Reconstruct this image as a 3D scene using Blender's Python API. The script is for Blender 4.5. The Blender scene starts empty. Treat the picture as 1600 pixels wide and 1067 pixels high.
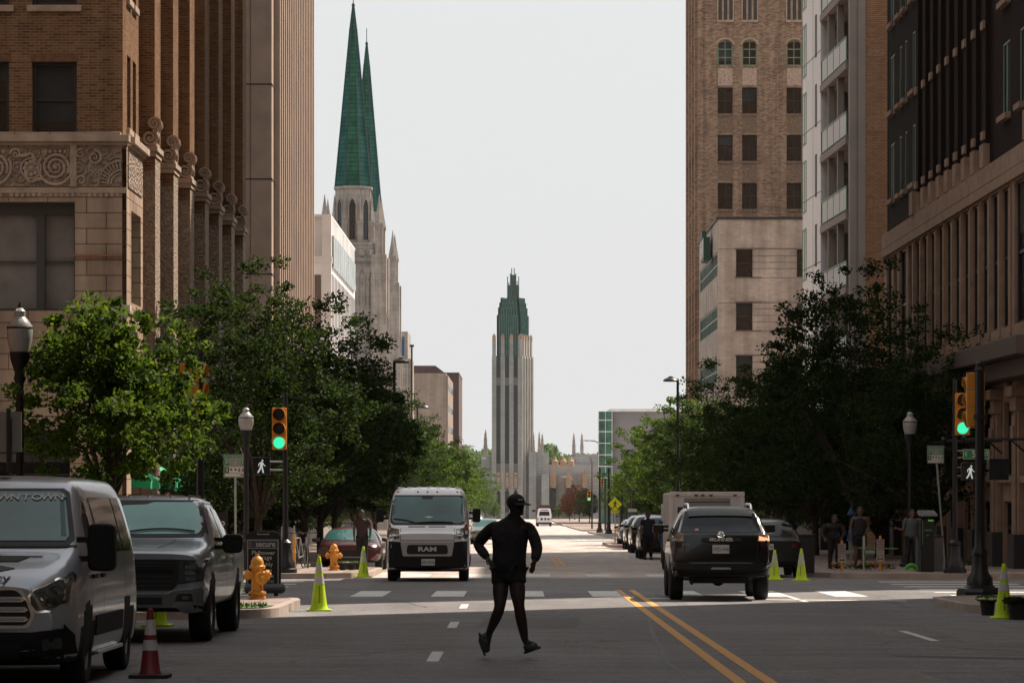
import bpy, math, random
import numpy as np
from mathutils import Vector, Matrix
from mathutils.bvhtree import BVHTree
from mathutils.geometry import delaunay_2d_cdt
SC = bpy.context.scene
COL = SC.collection
R = math.radians
# ------------------------------------------------------------------ camera
CAMZ = 1.65
F = 5000.0                                   # focal length in pixels of the 1600 px wide photograph
VPX, HZ = 808.0, 750.0                       # principal point of the level horizon
cd = bpy.data.cameras.new('camera'); cam = bpy.data.objects.new('camera', cd); COL.objects.link(cam)
cam.location = (0, 0, CAMZ); cam.rotation_euler = (R(90), 0, 0)
cd.sensor_width = 36; cd.sensor_fit = 'HORIZONTAL'; cd.lens = F / 1600 * 36
cd.shift_x = -(VPX - 800) / 1600; cd.shift_y = (HZ - 533.5) / 1600
cd.clip_start = 0.5; cd.clip_end = 9000
SC.camera = cam
# ------------------------------------------------------------------ light
SUN_AZ, SUN_EL = R(46), R(50)                # azimuth measured from straight ahead (+Y) towards the right (+X)
sd = Vector((math.sin(SUN_AZ) * math.cos(SUN_EL), math.cos(SUN_AZ) * math.cos(SUN_EL), math.sin(SUN_EL)))
sl = bpy.data.lights.new('sun', 'SUN'); sl.energy = 5.0; sl.angle = R(0.5); sl.color = (1, .87, .74)
so = bpy.data.objects.new('sun', sl); COL.objects.link(so); so.rotation_euler = sd.to_track_quat('Z', 'Y').to_euler()
W = bpy.data.worlds.new('World'); SC.world = W; W.use_nodes = True
nt = W.node_tree; nt.nodes.clear()
sky = nt.nodes.new('ShaderNodeTexSky'); sky.sky_type = 'NISHITA'; sky.sun_disc = False
sky.sun_elevation = SUN_EL; sky.sun_rotation = SUN_AZ; sky.dust_density = 6; sky.air_density = 1; sky.ozone_density = 1
hz_ = nt.nodes.new('ShaderNodeMix'); hz_.data_type = 'RGBA'; hz_.inputs[0].default_value = .86
hz_.inputs[7].default_value = (8.55, 8.7, 8.75, 1)          # thin bright overcast veil
bg = nt.nodes.new('ShaderNodeBackground'); bg.inputs[1].default_value = 0.0635
wo = nt.nodes.new('ShaderNodeOutputWorld')
nt.links.new(sky.outputs[0], hz_.inputs[6]); nt.links.new(hz_.outputs[2], bg.inputs[0]); nt.links.new(bg.outputs[0], wo.inputs[0])
SC.view_settings.view_transform = 'Standard'; SC.view_settings.look = 'None'
SC.view_settings.exposure = 0.66; SC.view_settings.gamma = 1
SC.render.engine = 'CYCLES'
SC.cycles.use_denoising = True
SC.cycles.max_bounces = 6; SC.cycles.diffuse_bounces = 3; SC.cycles.glossy_bounces = 3; SC.cycles.transmission_bounces = 4
SC.cycles.transparent_max_bounces = 6; SC.cycles.volume_bounces = 0
SC.cycles.caustics_reflective = False; SC.cycles.caustics_refractive = False
# ------------------------------------------------------------------ layout helpers
SL = 0.0106
def gz(y):
    if y <= 450: return -SL * y
    if y <= 650: return -SL * 450 - .0075 * (y - 450)
    return -SL * 450 - 1.5 - .032 * (y - 650)
def P(px, py, d): return Vector(((px - VPX) / F * d, d, CAMZ - (py - HZ) / F * d))
def PX(px, d): return (px - VPX) / F * d
def PZ(py, d): return CAMZ - (py - HZ) / F * d
def GD(py): return 8250.0 / (py - 803)       # distance of a street point from its row in the photo
PITCH = -math.atan(SL)
# ------------------------------------------------------------------ materials
MATS = {}
def nodes(name):
    m = bpy.data.materials.new(name); m.use_nodes = True
    n = m.node_tree; b = n.nodes['Principled BSDF']; MATS[name] = m
    return m, n, b
def mat(name, c, rough=.6, metal=0., var=0., vs=3., bump=0., bs=20., spec=.5, emit=None, coat=0.):
    m, n, b = nodes(name)
    b.inputs['Base Color'].default_value = (*c, 1); b.inputs['Roughness'].default_value = rough
    b.inputs['Metallic'].default_value = metal; b.inputs['Specular IOR Level'].default_value = spec
    if coat: b.inputs['Coat Weight'].default_value = coat; b.inputs['Coat Roughness'].default_value = .06
    if emit: b.inputs['Emission Color'].default_value = (*emit[0], 1); b.inputs['Emission Strength'].default_value = emit[1]
    if var or bump: tc = n.nodes.new('ShaderNodeTexCoord')
    if var:
        nz = n.nodes.new('ShaderNodeTexNoise'); nz.inputs['Scale'].default_value = vs; nz.inputs['Detail'].default_value = 5
        n.links.new(tc.outputs['Object'], nz.inputs['Vector'])
        rp = n.nodes.new('ShaderNodeValToRGB')
        rp.color_ramp.elements[0].position = .3; rp.color_ramp.elements[1].position = .7
        rp.color_ramp.elements[0].color = tuple(max(0, x * (1 - var)) for x in c) + (1,)
        rp.color_ramp.elements[1].color = tuple(min(1, x * (1 + var)) for x in c) + (1,)
        n.links.new(nz.outputs['Fac'], rp.inputs[0]); n.links.new(rp.outputs[0], b.inputs['Base Color'])
    if bump:
        nb = n.nodes.new('ShaderNodeTexNoise'); nb.inputs['Scale'].default_value = bs; nb.inputs['Detail'].default_value = 4
        n.links.new(tc.outputs['Object'], nb.inputs['Vector'])
        bp = n.nodes.new('ShaderNodeBump'); bp.inputs['Strength'].default_value = bump; bp.inputs['Distance'].default_value = .05
        n.links.new(nb.outputs['Fac'], bp.inputs['Height']); n.links.new(bp.outputs[0], b.inputs['Normal'])
    return m
def wallvec(n):
    "facade coordinates: (x,z) on fronts, (y,z) on flanks, (x,y) on flat tops"
    g = n.nodes.new('ShaderNodeNewGeometry'); s = n.nodes.new('ShaderNodeSeparateXYZ'); n.links.new(g.outputs['Position'], s.inputs[0])
    q = n.nodes.new('ShaderNodeSeparateXYZ'); n.links.new(g.outputs['True Normal'], q.inputs[0])
    def absgt(sock):
        a = n.nodes.new('ShaderNodeMath'); a.operation = 'ABSOLUTE'; n.links.new(sock, a.inputs[0])
        t = n.nodes.new('ShaderNodeMath'); t.operation = 'GREATER_THAN'; t.inputs[1].default_value = .7; n.links.new(a.outputs[0], t.inputs[0]); return t.outputs[0]
    mx = n.nodes.new('ShaderNodeMix'); mx.data_type = 'FLOAT'
    n.links.new(absgt(q.outputs[0]), mx.inputs[0]); n.links.new(s.outputs[0], mx.inputs[2]); n.links.new(s.outputs[1], mx.inputs[3])
    mz = n.nodes.new('ShaderNodeMix'); mz.data_type = 'FLOAT'
    n.links.new(absgt(q.outputs[2]), mz.inputs[0]); n.links.new(s.outputs[2], mz.inputs[2]); n.links.new(s.outputs[1], mz.inputs[3])
    c = n.nodes.new('ShaderNodeCombineXYZ'); n.links.new(mx.outputs[0], c.inputs[0]); n.links.new(mz.outputs[0], c.inputs[1])
    return c.outputs[0]
def brick(name, c1, c2, mortar, bw=.22, bh=.085, ms=.012, rough=.9, stain=.25, bump=.5, sc=1., off=.5):
    m, n, b = nodes(name); b.inputs['Roughness'].default_value = rough; b.inputs['Specular IOR Level'].default_value = .06
    v = wallvec(n)
    t = n.nodes.new('ShaderNodeTexBrick'); t.inputs['Scale'].default_value = 1; t.offset = off
    t.inputs['Brick Width'].default_value = bw; t.inputs['Row Height'].default_value = bh; t.inputs['Mortar Size'].default_value = ms
    t.inputs['Mortar Smooth'].default_value = .2; t.inputs['Bias'].default_value = -.1
    t.inputs['Color1'].default_value = (*c1, 1); t.inputs['Color2'].default_value = (*c2, 1); t.inputs['Mortar'].default_value = (*mortar, 1)
    n.links.new(v, t.inputs['Vector'])
    nz = n.nodes.new('ShaderNodeTexNoise'); nz.inputs['Scale'].default_value = .7 * sc; nz.inputs['Detail'].default_value = 6; nz.inputs['Roughness'].default_value = .65
    n.links.new(v, nz.inputs['Vector'])
    mp = n.nodes.new('ShaderNodeMapping'); mp.inputs['Scale'].default_value = (2.2, .12, 1); n.links.new(v, mp.inputs['Vector'])
    n2 = n.nodes.new('ShaderNodeTexNoise'); n2.inputs['Scale'].default_value = 1.3 * sc; n2.inputs['Detail'].default_value = 5; n.links.new(mp.outputs[0], n2.inputs['Vector'])
    av = n.nodes.new('ShaderNodeMath'); av.operation = 'MULTIPLY_ADD'; av.inputs[1].default_value = .5; hv = n.nodes.new('ShaderNodeMath'); hv.operation = 'MULTIPLY'; hv.inputs[1].default_value = .5
    n.links.new(n2.outputs['Fac'], hv.inputs[0]); n.links.new(nz.outputs['Fac'], av.inputs[0]); n.links.new(hv.outputs[0], av.inputs[2])
    mr = n.nodes.new('ShaderNodeMapRange'); mr.inputs[1].default_value = .36; mr.inputs[2].default_value = .62
    mr.inputs[3].default_value = 1 - stain * 1.3; mr.inputs[4].default_value = 1 + stain * .5; n.links.new(av.outputs[0], mr.inputs[0])
    mu = n.nodes.new('ShaderNodeMix'); mu.data_type = 'RGBA'; mu.blend_type = 'MULTIPLY'; mu.inputs[0].default_value = 1
    n.links.new(t.outputs['Color'], mu.inputs[6]); n.links.new(mr.outputs[0], mu.inputs[7]); n.links.new(mu.outputs[2], b.inputs['Base Color'])
    bp = n.nodes.new('ShaderNodeBump'); bp.inputs['Strength'].default_value = bump; bp.inputs['Distance'].default_value = .02; bp.invert = True
    n.links.new(t.outputs['Fac'], bp.inputs['Height']); n.links.new(bp.outputs[0], b.inputs['Normal'])
    return m
def carved(name, c, scale=5., depth=.09):
    "stone with carved low relief"
    m, n, b = nodes(name); b.inputs['Roughness'].default_value = .85
    v = wallvec(n)
    vo = n.nodes.new('ShaderNodeTexVoronoi'); vo.inputs['Scale'].default_value = scale; vo.feature = 'SMOOTH_F1'; n.links.new(v, vo.inputs['Vector'])
    vo.feature = 'F1'; vo.inputs['Randomness'].default_value = .45; vo.inputs['Scale'].default_value = scale * .62
    k = n.nodes.new('ShaderNodeMath'); k.operation = 'MULTIPLY'; k.inputs[1].default_value = 22; n.links.new(vo.outputs['Distance'], k.inputs[0])
    sn = n.nodes.new('ShaderNodeMath'); sn.operation = 'SINE'; n.links.new(k.outputs[0], sn.inputs[0])
    nn = n.nodes.new('ShaderNodeTexNoise'); nn.inputs['Scale'].default_value = scale * 2.5; n.links.new(v, nn.inputs['Vector'])
    mx = n.nodes.new('ShaderNodeMath'); mx.operation = 'MULTIPLY_ADD'; mx.inputs[1].default_value = .4; n.links.new(sn.outputs[0], mx.inputs[0]); n.links.new(nn.outputs['Fac'], mx.inputs[2])
    bp = n.nodes.new('ShaderNodeBump'); bp.inputs['Strength'].default_value = .9; bp.inputs['Distance'].default_value = depth
    n.links.new(mx.outputs[0], bp.inputs['Height']); n.links.new(bp.outputs[0], b.inputs['Normal'])
    nz = n.nodes.new('ShaderNodeTexNoise'); nz.inputs['Scale'].default_value = 6; nz.inputs['Detail'].default_value = 6; n.links.new(v, nz.inputs['Vector'])
    rp = n.nodes.new('ShaderNodeValToRGB'); rp.color_ramp.elements[0].position = .35; rp.color_ramp.elements[1].position = .65
    rp.color_ramp.elements[0].color = tuple(x * .6 for x in c) + (1,); rp.color_ramp.elements[1].color = (*c, 1)
    n.links.new(nz.outputs['Fac'], rp.inputs[0]); n.links.new(rp.outputs[0], b.inputs['Base Color'])
    return m
def leafmat(name, c, trans):
    m, n, b = nodes(name); b.inputs['Roughness'].default_value = .65; b.inputs['Specular IOR Level'].default_value = .12
    tc = n.nodes.new('ShaderNodeTexCoord'); nz = n.nodes.new('ShaderNodeTexNoise'); nz.inputs['Scale'].default_value = 1.1; nz.inputs['Detail'].default_value = 5
    n.links.new(tc.outputs['Object'], nz.inputs['Vector'])
    rp = n.nodes.new('ShaderNodeValToRGB'); rp.color_ramp.elements[0].position = .35; rp.color_ramp.elements[1].position = .68
    rp.color_ramp.elements[0].color = (c[0] * .6, c[1] * .65, c[2] * .7, 1); rp.color_ramp.elements[1].color = (c[0] * 1.5, c[1] * 1.3, c[2], 1)
    n.links.new(nz.outputs['Fac'], rp.inputs[0])
    gi = n.nodes.new('ShaderNodeNewGeometry'); rr = n.nodes.new('ShaderNodeValToRGB'); e = rr.color_ramp.elements; e[0].color = (.5, .55, .6, 1); e[1].color = (1.7, 1.5, 1.1, 1); m1 = e.new(.6); m1.color = (.95, 1, 1, 1)
    n.links.new(gi.outputs['Random Per Island'], rr.inputs[0]); mm = n.nodes.new('ShaderNodeMix'); mm.data_type = 'RGBA'; mm.blend_type = 'MULTIPLY'; mm.inputs[0].default_value = 1
    n.links.new(rp.outputs[0], mm.inputs[6]); n.links.new(rr.outputs[0], mm.inputs[7]); n.links.new(mm.outputs[2], b.inputs['Base Color'])
    tr = n.nodes.new('ShaderNodeBsdfTranslucent'); mt = n.nodes.new('ShaderNodeMix'); mt.data_type = 'RGBA'; mt.blend_type = 'MULTIPLY'; mt.inputs[0].default_value = 1; mt.inputs[6].default_value = (*trans, 1)
    n.links.new(rr.outputs[0], mt.inputs[7]); n.links.new(mt.outputs[2], tr.inputs[0])
    mx = n.nodes.new('ShaderNodeMixShader'); mx.inputs[0].default_value = .35
    o = n.nodes['Material Output']; n.links.new(b.outputs[0], mx.inputs[1]); n.links.new(tr.outputs[0], mx.inputs[2]); n.links.new(mx.outputs[0], o.inputs['Surface'])
    return m
# ------------------------------------------------------------------ objects
def tag(o, label=None, cat=None, group=None, kind=None):
    if label: o['label'] = label
    if cat: o['category'] = cat
    if group: o['group'] = group
    if kind: o['kind'] = kind
    return o
def thing(name, label, cat, loc=(0, 0, 0), rz=0., group=None, pitch=0.):
    o = bpy.data.objects.new(name, None); COL.objects.link(o); o.location = loc
    o.rotation_euler = (pitch, 0, rz); o.empty_display_size = .2
    return tag(o, label, cat, group)
def dup(o, loc=None, rz=None, label=None, parent=None, **kw):
    c = o.copy(); COL.objects.link(c)
    if parent is not None: c.parent = parent
    if loc is not None: c.location = loc
    if rz is not None: c.rotation_euler[2] = rz
    if label: c['label'] = label
    for k, v in kw.items(): c[k] = v
    for ch in list(KIDS.get(o.name, [])):
        d = dup(ch, parent=c); KIDS.setdefault(c.name, []).append(d)
    return c
KIDS = {}
class MB:
    def __init__(s): s.v = []; s.f = []; s.m = []; s.mi = 0
    def add(s, vs, fs):
        o = len(s.v); s.v += [tuple(p) for p in vs]; s.f += [tuple(i + o for i in f) for f in fs]; s.m += [s.mi] * len(fs); return s
    def box(s, x0, x1, y0, y1, z0, z1):
        if x0 > x1: x0, x1 = x1, x0
        if y0 > y1: y0, y1 = y1, y0
        if z0 > z1: z0, z1 = z1, z0
        return s.add([(x0, y0, z0), (x1, y0, z0), (x1, y1, z0), (x0, y1, z0), (x0, y0, z1), (x1, y0, z1), (x1, y1, z1), (x0, y1, z1)],
                     [(0, 3, 2, 1), (4, 5, 6, 7), (0, 1, 5, 4), (1, 2, 6, 5), (2, 3, 7, 6), (3, 0, 4, 7)])
    def prism(s, poly, axis, a, b):
        "poly in the two other axes; extruded along axis from a to b"
        n = len(poly)
        def mk(p, t): return {'x': (t, p[0], p[1]), 'y': (p[0], t, p[1]), 'z': (p[0], p[1], t)}[axis]
        vs = [mk(p, a) for p in poly] + [mk(p, b) for p in poly]
        fs = [tuple(range(n)), tuple(range(2 * n - 1, n - 1, -1))] + [(i, i + n, (i + 1) % n + n, (i + 1) % n) for i in range(n)]
        return s.add(vs, fs)
    def lathe(s, prof, n=16, c=(0, 0, 0), axis='z', cap=True):
        vs = []; fs = []
        for r, z in prof:
            for k in range(n):
                a = 2 * math.pi * k / n; u, w = r * math.cos(a), r * math.sin(a)
                p = {'z': (u, w, z), 'y': (u, z, w), 'x': (z, u, w)}[axis]
                vs.append((p[0] + c[0], p[1] + c[1], p[2] + c[2]))
        for j in range(len(prof) - 1):
            for k in range(n): fs.append((j * n + k, j * n + (k + 1) % n, (j + 1) * n + (k + 1) % n, (j + 1) * n + k))
        if cap:
            if prof[0][0] > 1e-4: fs.append(tuple(range(n - 1, -1, -1)))
            if prof[-1][0] > 1e-4: fs.append(tuple(range((len(prof) - 1) * n, len(prof) * n)))
        return s.add(vs, fs)
    def tube(s, path, r, n=8, flat=1.):
        path = [Vector(p) for p in path]; rs = r if hasattr(r, '__len__') else [r] * len(path)
        vs = []; fs = []; up = None
        for i, p in enumerate(path):
            t = (path[min(i + 1, len(path) - 1)] - path[max(i - 1, 0)]).normalized()
            if up is None: up = Vector((0, 1, 0)) if abs(t.y) < .8 else Vector((1, 0, 0))
            a = t.cross(up).normalized(); b = a.cross(t).normalized(); up = b
            for k in range(n):
                g = 2 * math.pi * k / n; vs.append(p + a * math.cos(g) * rs[i] + b * math.sin(g) * rs[i] * flat)
        for j in range(len(path) - 1):
            for k in range(n): fs.append((j * n + k, j * n + (k + 1) % n, (j + 1) * n + (k + 1) % n, (j + 1) * n + k))
        fs.append(tuple(range(n - 1, -1, -1))); fs.append(tuple(range((len(path) - 1) * n, len(path) * n)))
        return s.add(vs, fs)
    def build(s, name, mats, parent=None, smooth=False, bevel=0., loc=None):
        me = bpy.data.meshes.new(name); me.from_pydata(s.v, [], s.f)
        for m in (mats if isinstance(mats, (list, tuple)) else [mats]): me.materials.append(m)
        if any(s.m): me.polygons.foreach_set('material_index', s.m)
        me.validate()
        import bmesh as _b
        bm = _b.new(); bm.from_mesh(me); _b.ops.recalc_face_normals(bm, faces=bm.faces); bm.to_mesh(me); bm.free()
        o = bpy.data.objects.new(name, me); COL.objects.link(o)
        if parent is not None: o.parent = parent; KIDS.setdefault(parent.name, []).append(o)
        if loc is not None: o.location = loc
        if smooth:
            me.polygons.foreach_set('use_smooth', [True] * len(me.polygons))
            try: me.set_sharp_from_angle(angle=R(38))
            except Exception: pass
        if bevel:
            b = o.modifiers.new('bevel', 'BEVEL'); b.width = bevel; b.segments = 2; b.limit_method = 'ANGLE'; b.angle_limit = R(35); b.harden_normals = False
        return o
def struct(name, mb, m, **k):
    o = mb.build(name, m, **k); o['kind'] = 'structure'; return o
def text(name, body, size, m, parent, loc, rot=(R(90), 0, 0), depth=.004, align='CENTER', sx=1., offset=0.):
    c = bpy.data.curves.new(name, 'FONT'); c.body = body; c.size = size; c.extrude = depth; c.align_x = align; c.align_y = 'CENTER'; c.offset = offset
    t = bpy.data.objects.new(name, c); COL.objects.link(t)
    dg = bpy.context.evaluated_depsgraph_get(); me = bpy.data.meshes.new_from_object(t.evaluated_get(dg)); bpy.data.objects.remove(t)
    me.materials.clear(); me.materials.append(m)
    o = bpy.data.objects.new(name, me); COL.objects.link(o); o.parent = parent; o.location = loc; o.rotation_euler = rot; o.scale = (sx, 1, 1)
    KIDS.setdefault(parent.name, []).append(o)
    return o
# ------------------------------------------------------------------ palette
brick_brown = brick('brick_brown', (.235, .125, .06), (.11, .055, .03), (.25, .17, .11), bw=.24, bh=.075)
brick_tan = brick('brick_tan', (.36, .235, .16), (.15, .095, .068), (.30, .23, .18), bw=.30, bh=.11)
brick_orange = brick('brick_orange', (.42, .25, .15), (.31, .175, .10), (.23, .14, .09), bw=.24, bh=.085, stain=.12)
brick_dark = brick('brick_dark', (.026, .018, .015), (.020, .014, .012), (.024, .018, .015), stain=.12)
brick_pale = brick('brick_pale', (.42, .35, .30), (.35, .29, .25), (.40, .34, .29), bw=.4, bh=.13, stain=.35, sc=.6)
stone_block = brick('stone_block', (.40, .30, .225), (.34, .25, .185), (.13, .09, .07), bw=1.05, bh=.42, ms=.014, stain=.3, bump=.6)
stone = mat('stone', (.38, .285, .215), .85, var=.22, vs=2.5, bump=.3, bs=9)
stone_carved = carved('stone_carved', (.37, .275, .205), 4.2, .10)
stone_fine = carved('stone_fine', (.36, .27, .20), 4.6, .03)
concrete_tan = mat('concrete_tan', (.33, .26, .215), .85, var=.14, vs=.9, bump=.35, bs=14)
fin_tan = mat('fin_tan', (.44, .33, .26), .8, var=.12, vs=.6)
joint_dark = mat('joint_dark', (.06, .05, .045), .9)
limestone = brick('limestone', (.385, .365, .34), (.33, .31, .29), (.30, .26, .23), bw=1.3, bh=.6, ms=.02, stain=.3, bump=.3)
limestone_w = brick('limestone_warm', (.39, .355, .32), (.34, .305, .28), (.30, .25, .21), bw=1.1, bh=.55, ms=.02, stain=.3, bump=.3)
copper_teal = brick('copper_teal', (.036, .125, .108), (.026, .092, .085), (.006, .045, .04), bw=6, bh=.45, ms=.035, stain=.35, bump=.5, rough=.6, sc=1.6)
copper_green = brick('copper_green', (.042, .14, .088), (.03, .10, .07), (.008, .045, .03), bw=6, bh=.45, ms=.035, stain=.4, bump=.5, rough=.6, sc=1.6)
copper_dark = mat('copper_dark', (.014, .042, .040), .65, var=.4, vs=.5)
terracotta = mat('terracotta', (.42, .27, .18), .85, var=.3, vs=2, bump=.5, bs=4)
white_panel = mat('white_panel', (.86, .86, .87), .6, var=.06, vs=.3)
white_metal = mat('white_metal', (.76, .76, .75), .5, var=.12, vs=.5)
grey_conc = mat('grey_concrete', (.30, .26, .235), .85, var=.1, vs=.7)
glass_dark = mat('glass_dark', (.012, .013, .013), .12, spec=.5, var=.3, vs=.6)
glass_flank = mat('glass_flank', (.010, .011, .011), .5, spec=.04, var=.3, vs=.6)
glass_green = mat('glass_green', (.05, .14, .11), .1, spec=.6, var=.5, vs=.5)
frame_black = mat('frame_black', (.018, .018, .018), .5)
frame_green = mat('frame_green', (.16, .27, .18), .5)
frame_bronze = mat('frame_bronze', (.055, .055, .05), .5)
blind = mat('blind', (.20, .18, .165), .8, var=.2, vs=1.5)
black_metal = mat('black_metal', (.010, .010, .011), .42, spec=.4)
steel = mat('steel', (.32, .36, .34), .45, .6, var=.15, vs=4)
sign_yellow = mat('signal_yellow', (.60, .24, .02), .5, var=.08, vs=4)
lens_green = mat('lens_green', (.02, .5, .3), .4, emit=((.05, .92, .48), .62))
lens_dark = mat('lens_dark', (.006, .006, .006), .3)
walk_white = mat('walk_white', (.4, .42, .4), .5, emit=((.70, .80, .74), .30))
sign_green = mat('sign_green', (.015, .17, .07), .45)
sign_white = mat('sign_white', (.55, .56, .53), .5)
sign_grey = mat('sign_grey', (.36, .37, .34), .5)
ink = mat('ink', (.02, .02, .02), .6)
lime = mat('lime', (.50, .70, .01), .5, var=.14, vs=7, bump=.15, bs=40)
cone_red = mat('cone_red', (.17, .016, .022), .5, var=.12, vs=8)
reflect = mat('reflective_band', (.52, .52, .50), .45, var=.12, vs=12)
rubber = mat('rubber', (.016, .016, .016), .75, var=.2, vs=20)
hydrant_y = mat('hydrant_paint', (.62, .27, .03), .5, var=.2, vs=9, bump=.2, bs=30)
curb_mat = mat('curb_concrete', (.36, .29, .25), .85, var=.2, vs=2.2, bump=.3, bs=30)
walk_mat = brick('sidewalk_concrete', (.33, .27, .235), (.29, .235, .205), (.15, .12, .10), bw=1.5, bh=1.5, ms=.02, off=0., stain=.25, bump=.2)
paver_red = brick('paver_red', (.22, .12, .095), (.17, .09, .07), (.12, .08, .07), bw=.22, bh=.11, ms=.01, stain=.2)
bark = mat('bark', (.055, .042, .032), .9, var=.35, vs=9, bump=.7, bs=25)
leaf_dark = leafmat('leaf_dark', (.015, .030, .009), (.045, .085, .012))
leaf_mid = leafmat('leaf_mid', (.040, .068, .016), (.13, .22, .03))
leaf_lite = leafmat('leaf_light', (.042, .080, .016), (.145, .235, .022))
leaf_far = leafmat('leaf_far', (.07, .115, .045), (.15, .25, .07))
leaf_red = leafmat('leaf_red', (.10, .045, .032), (.18, .07, .04))
tan_wall = mat('tan_render', (.36, .30, .26), .85, var=.15, vs=.5)
maroon_wall = mat('maroon_wall', (.10, .06, .058), .85, var=.1, vs=.6)
awning_green = mat('awning_green', (.02, .42, .17), .7)
# ================================================================== STREET
def asphalt():
    m, n, b = nodes('asphalt'); b.inputs['Specular IOR Level'].default_value = .35
    g = n.nodes.new('ShaderNodeNewGeometry'); s = n.nodes.new('ShaderNodeSeparateXYZ'); n.links.new(g.outputs['Position'], s.inputs[0])
    def noise(sc, det=5, vec=None, rough=.6):
        z = n.nodes.new('ShaderNodeTexNoise'); z.inputs['Scale'].default_value = sc; z.inputs['Detail'].default_value = det; z.inputs['Roughness'].default_value = rough
        n.links.new(vec or g.outputs['Position'], z.inputs['Vector']); return z.outputs['Fac']
    mp = n.nodes.new('ShaderNodeMapping'); mp.inputs['Scale'].default_value = (1, .12, 1); n.links.new(g.outputs['Position'], mp.inputs['Vector'])
    big = noise(1.1, 4, mp.outputs[0]); mid = noise(.25, 3); fine = noise(26, 3, None, .8); gr = noise(90, 2, None, .9)
    def mr(x, a, b_, c, d):
        r = n.nodes.new('ShaderNodeMapRange'); r.inputs[1].default_value = a; r.inputs[2].default_value = b_; r.inputs[3].default_value = c; r.inputs[4].default_value = d
        n.links.new(x, r.inputs[0]); return r.outputs[0]
    def mul(a, b_):
        k = n.nodes.new('ShaderNodeMath'); k.operation = 'MULTIPLY'; n.links.new(a, k.inputs[0]); n.links.new(b_, k.inputs[1]); return k.outputs[0]
    k = mul(mul(mr(big, .3, .7, .70, 1.25), mr(mid, .3, .7, .82, 1.16)), mul(mr(fine, .25, .75, .62, 1.38), mr(gr, .2, .8, .55, 1.45)))
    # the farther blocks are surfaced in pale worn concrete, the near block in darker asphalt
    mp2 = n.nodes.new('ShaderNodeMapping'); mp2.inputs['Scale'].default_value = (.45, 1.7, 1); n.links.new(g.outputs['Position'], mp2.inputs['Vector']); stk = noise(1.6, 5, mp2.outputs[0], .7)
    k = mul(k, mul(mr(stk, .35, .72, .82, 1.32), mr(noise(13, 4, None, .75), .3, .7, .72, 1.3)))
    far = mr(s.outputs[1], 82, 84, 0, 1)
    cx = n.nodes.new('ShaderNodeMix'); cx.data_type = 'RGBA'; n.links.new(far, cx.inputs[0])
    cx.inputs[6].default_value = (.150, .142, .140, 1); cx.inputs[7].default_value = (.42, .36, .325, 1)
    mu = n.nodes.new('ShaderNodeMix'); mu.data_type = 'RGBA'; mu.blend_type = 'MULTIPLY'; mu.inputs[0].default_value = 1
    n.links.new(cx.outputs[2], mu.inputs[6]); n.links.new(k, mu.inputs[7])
    # cracks
    v = n.nodes.new('ShaderNodeTexVoronoi'); v.feature = 'DISTANCE_TO_EDGE'; v.inputs['Scale'].default_value = .22
    dn = n.nodes.new('ShaderNodeTexNoise'); dn.inputs['Scale'].default_value = .9; dn.inputs['Detail'].default_value = 4; n.links.new(g.outputs['Position'], dn.inputs['Vector'])
    mxv = n.nodes.new('ShaderNodeMix'); mxv.data_type = 'VECTOR'; mxv.inputs[0].default_value = .45
    n.links.new(g.outputs['Position'], mxv.inputs[4]); n.links.new(dn.outputs['Color'], mxv.inputs[5]); n.links.new(mxv.outputs[1], v.inputs['Vector'])
    ck = mr(v.outputs['Distance'], .0, .005, .55, 1)
    mu2 = n.nodes.new('ShaderNodeMix'); mu2.data_type = 'RGBA'; mu2.blend_type = 'MULTIPLY'; mu2.inputs[0].default_value = 1
    n.links.new(mu.outputs[2], mu2.inputs[6]); n.links.new(ck, mu2.inputs[7]); n.links.new(mu2.outputs[2], b.inputs['Base Color'])
    n.links.new(mr(big, .3, .7, .62, .85), b.inputs['Roughness'])
    bp = n.nodes.new('ShaderNodeBump'); bp.inputs['Strength'].default_value = .5; bp.inputs['Distance'].default_value = .01
    n.links.new(gr, bp.inputs['Height']); n.links.new(bp.outputs[0], b.inputs['Normal'])
    return m
asph = asphalt()
def paint(name, c, wear=.45):
    m, n, b = nodes(name); b.inputs['Roughness'].default_value = .7
    g = n.nodes.new('ShaderNodeNewGeometry'); z = n.nodes.new('ShaderNodeTexNoise'); z.inputs['Scale'].default_value = 9; z.inputs['Detail'].default_value = 7; z.inputs['Roughness'].default_value = .75
    n.links.new(g.outputs['Position'], z.inputs['Vector'])
    rp = n.nodes.new('ShaderNodeValToRGB'); rp.color_ramp.elements[0].position = wear - .08; rp.color_ramp.elements[1].position = wear + .08
    rp.color_ramp.elements[0].color = (.20, .17, .15, 1); rp.color_ramp.elements[1].color = (*c, 1)
    n.links.new(z.outputs['Fac'], rp.inputs[0]); n.links.new(rp.outputs[0], b.inputs['Base Color']); return m
paint_white = paint('paint_white', (.62, .62, .58), .40); paint_yellow = paint('paint_yellow', (.62, .30, .055), .36)
tar_ = 0
tar = mat('tar', (.02, .019, .018), .6)
YS = [-40, 0, 20, 40, 60, 80, 100, 150, 200, 300, 400, 450, 500, 550, 600, 650, 700, 900, 1200, 1700, 4000]
g = MB()
for a, b_ in zip(YS[:-1], YS[1:]):
    g.add([(-1500, a, gz(a) - .02), (1500, a, gz(a) - .02), (1500, b_, gz(b_) - .02), (-1500, b_, gz(b_) - .02)], [(0, 1, 2, 3)])
struct('ground', g, mat('ground_soil', (.10, .10, .06), .95, var=.3, vs=.05))
g = MB()
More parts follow.
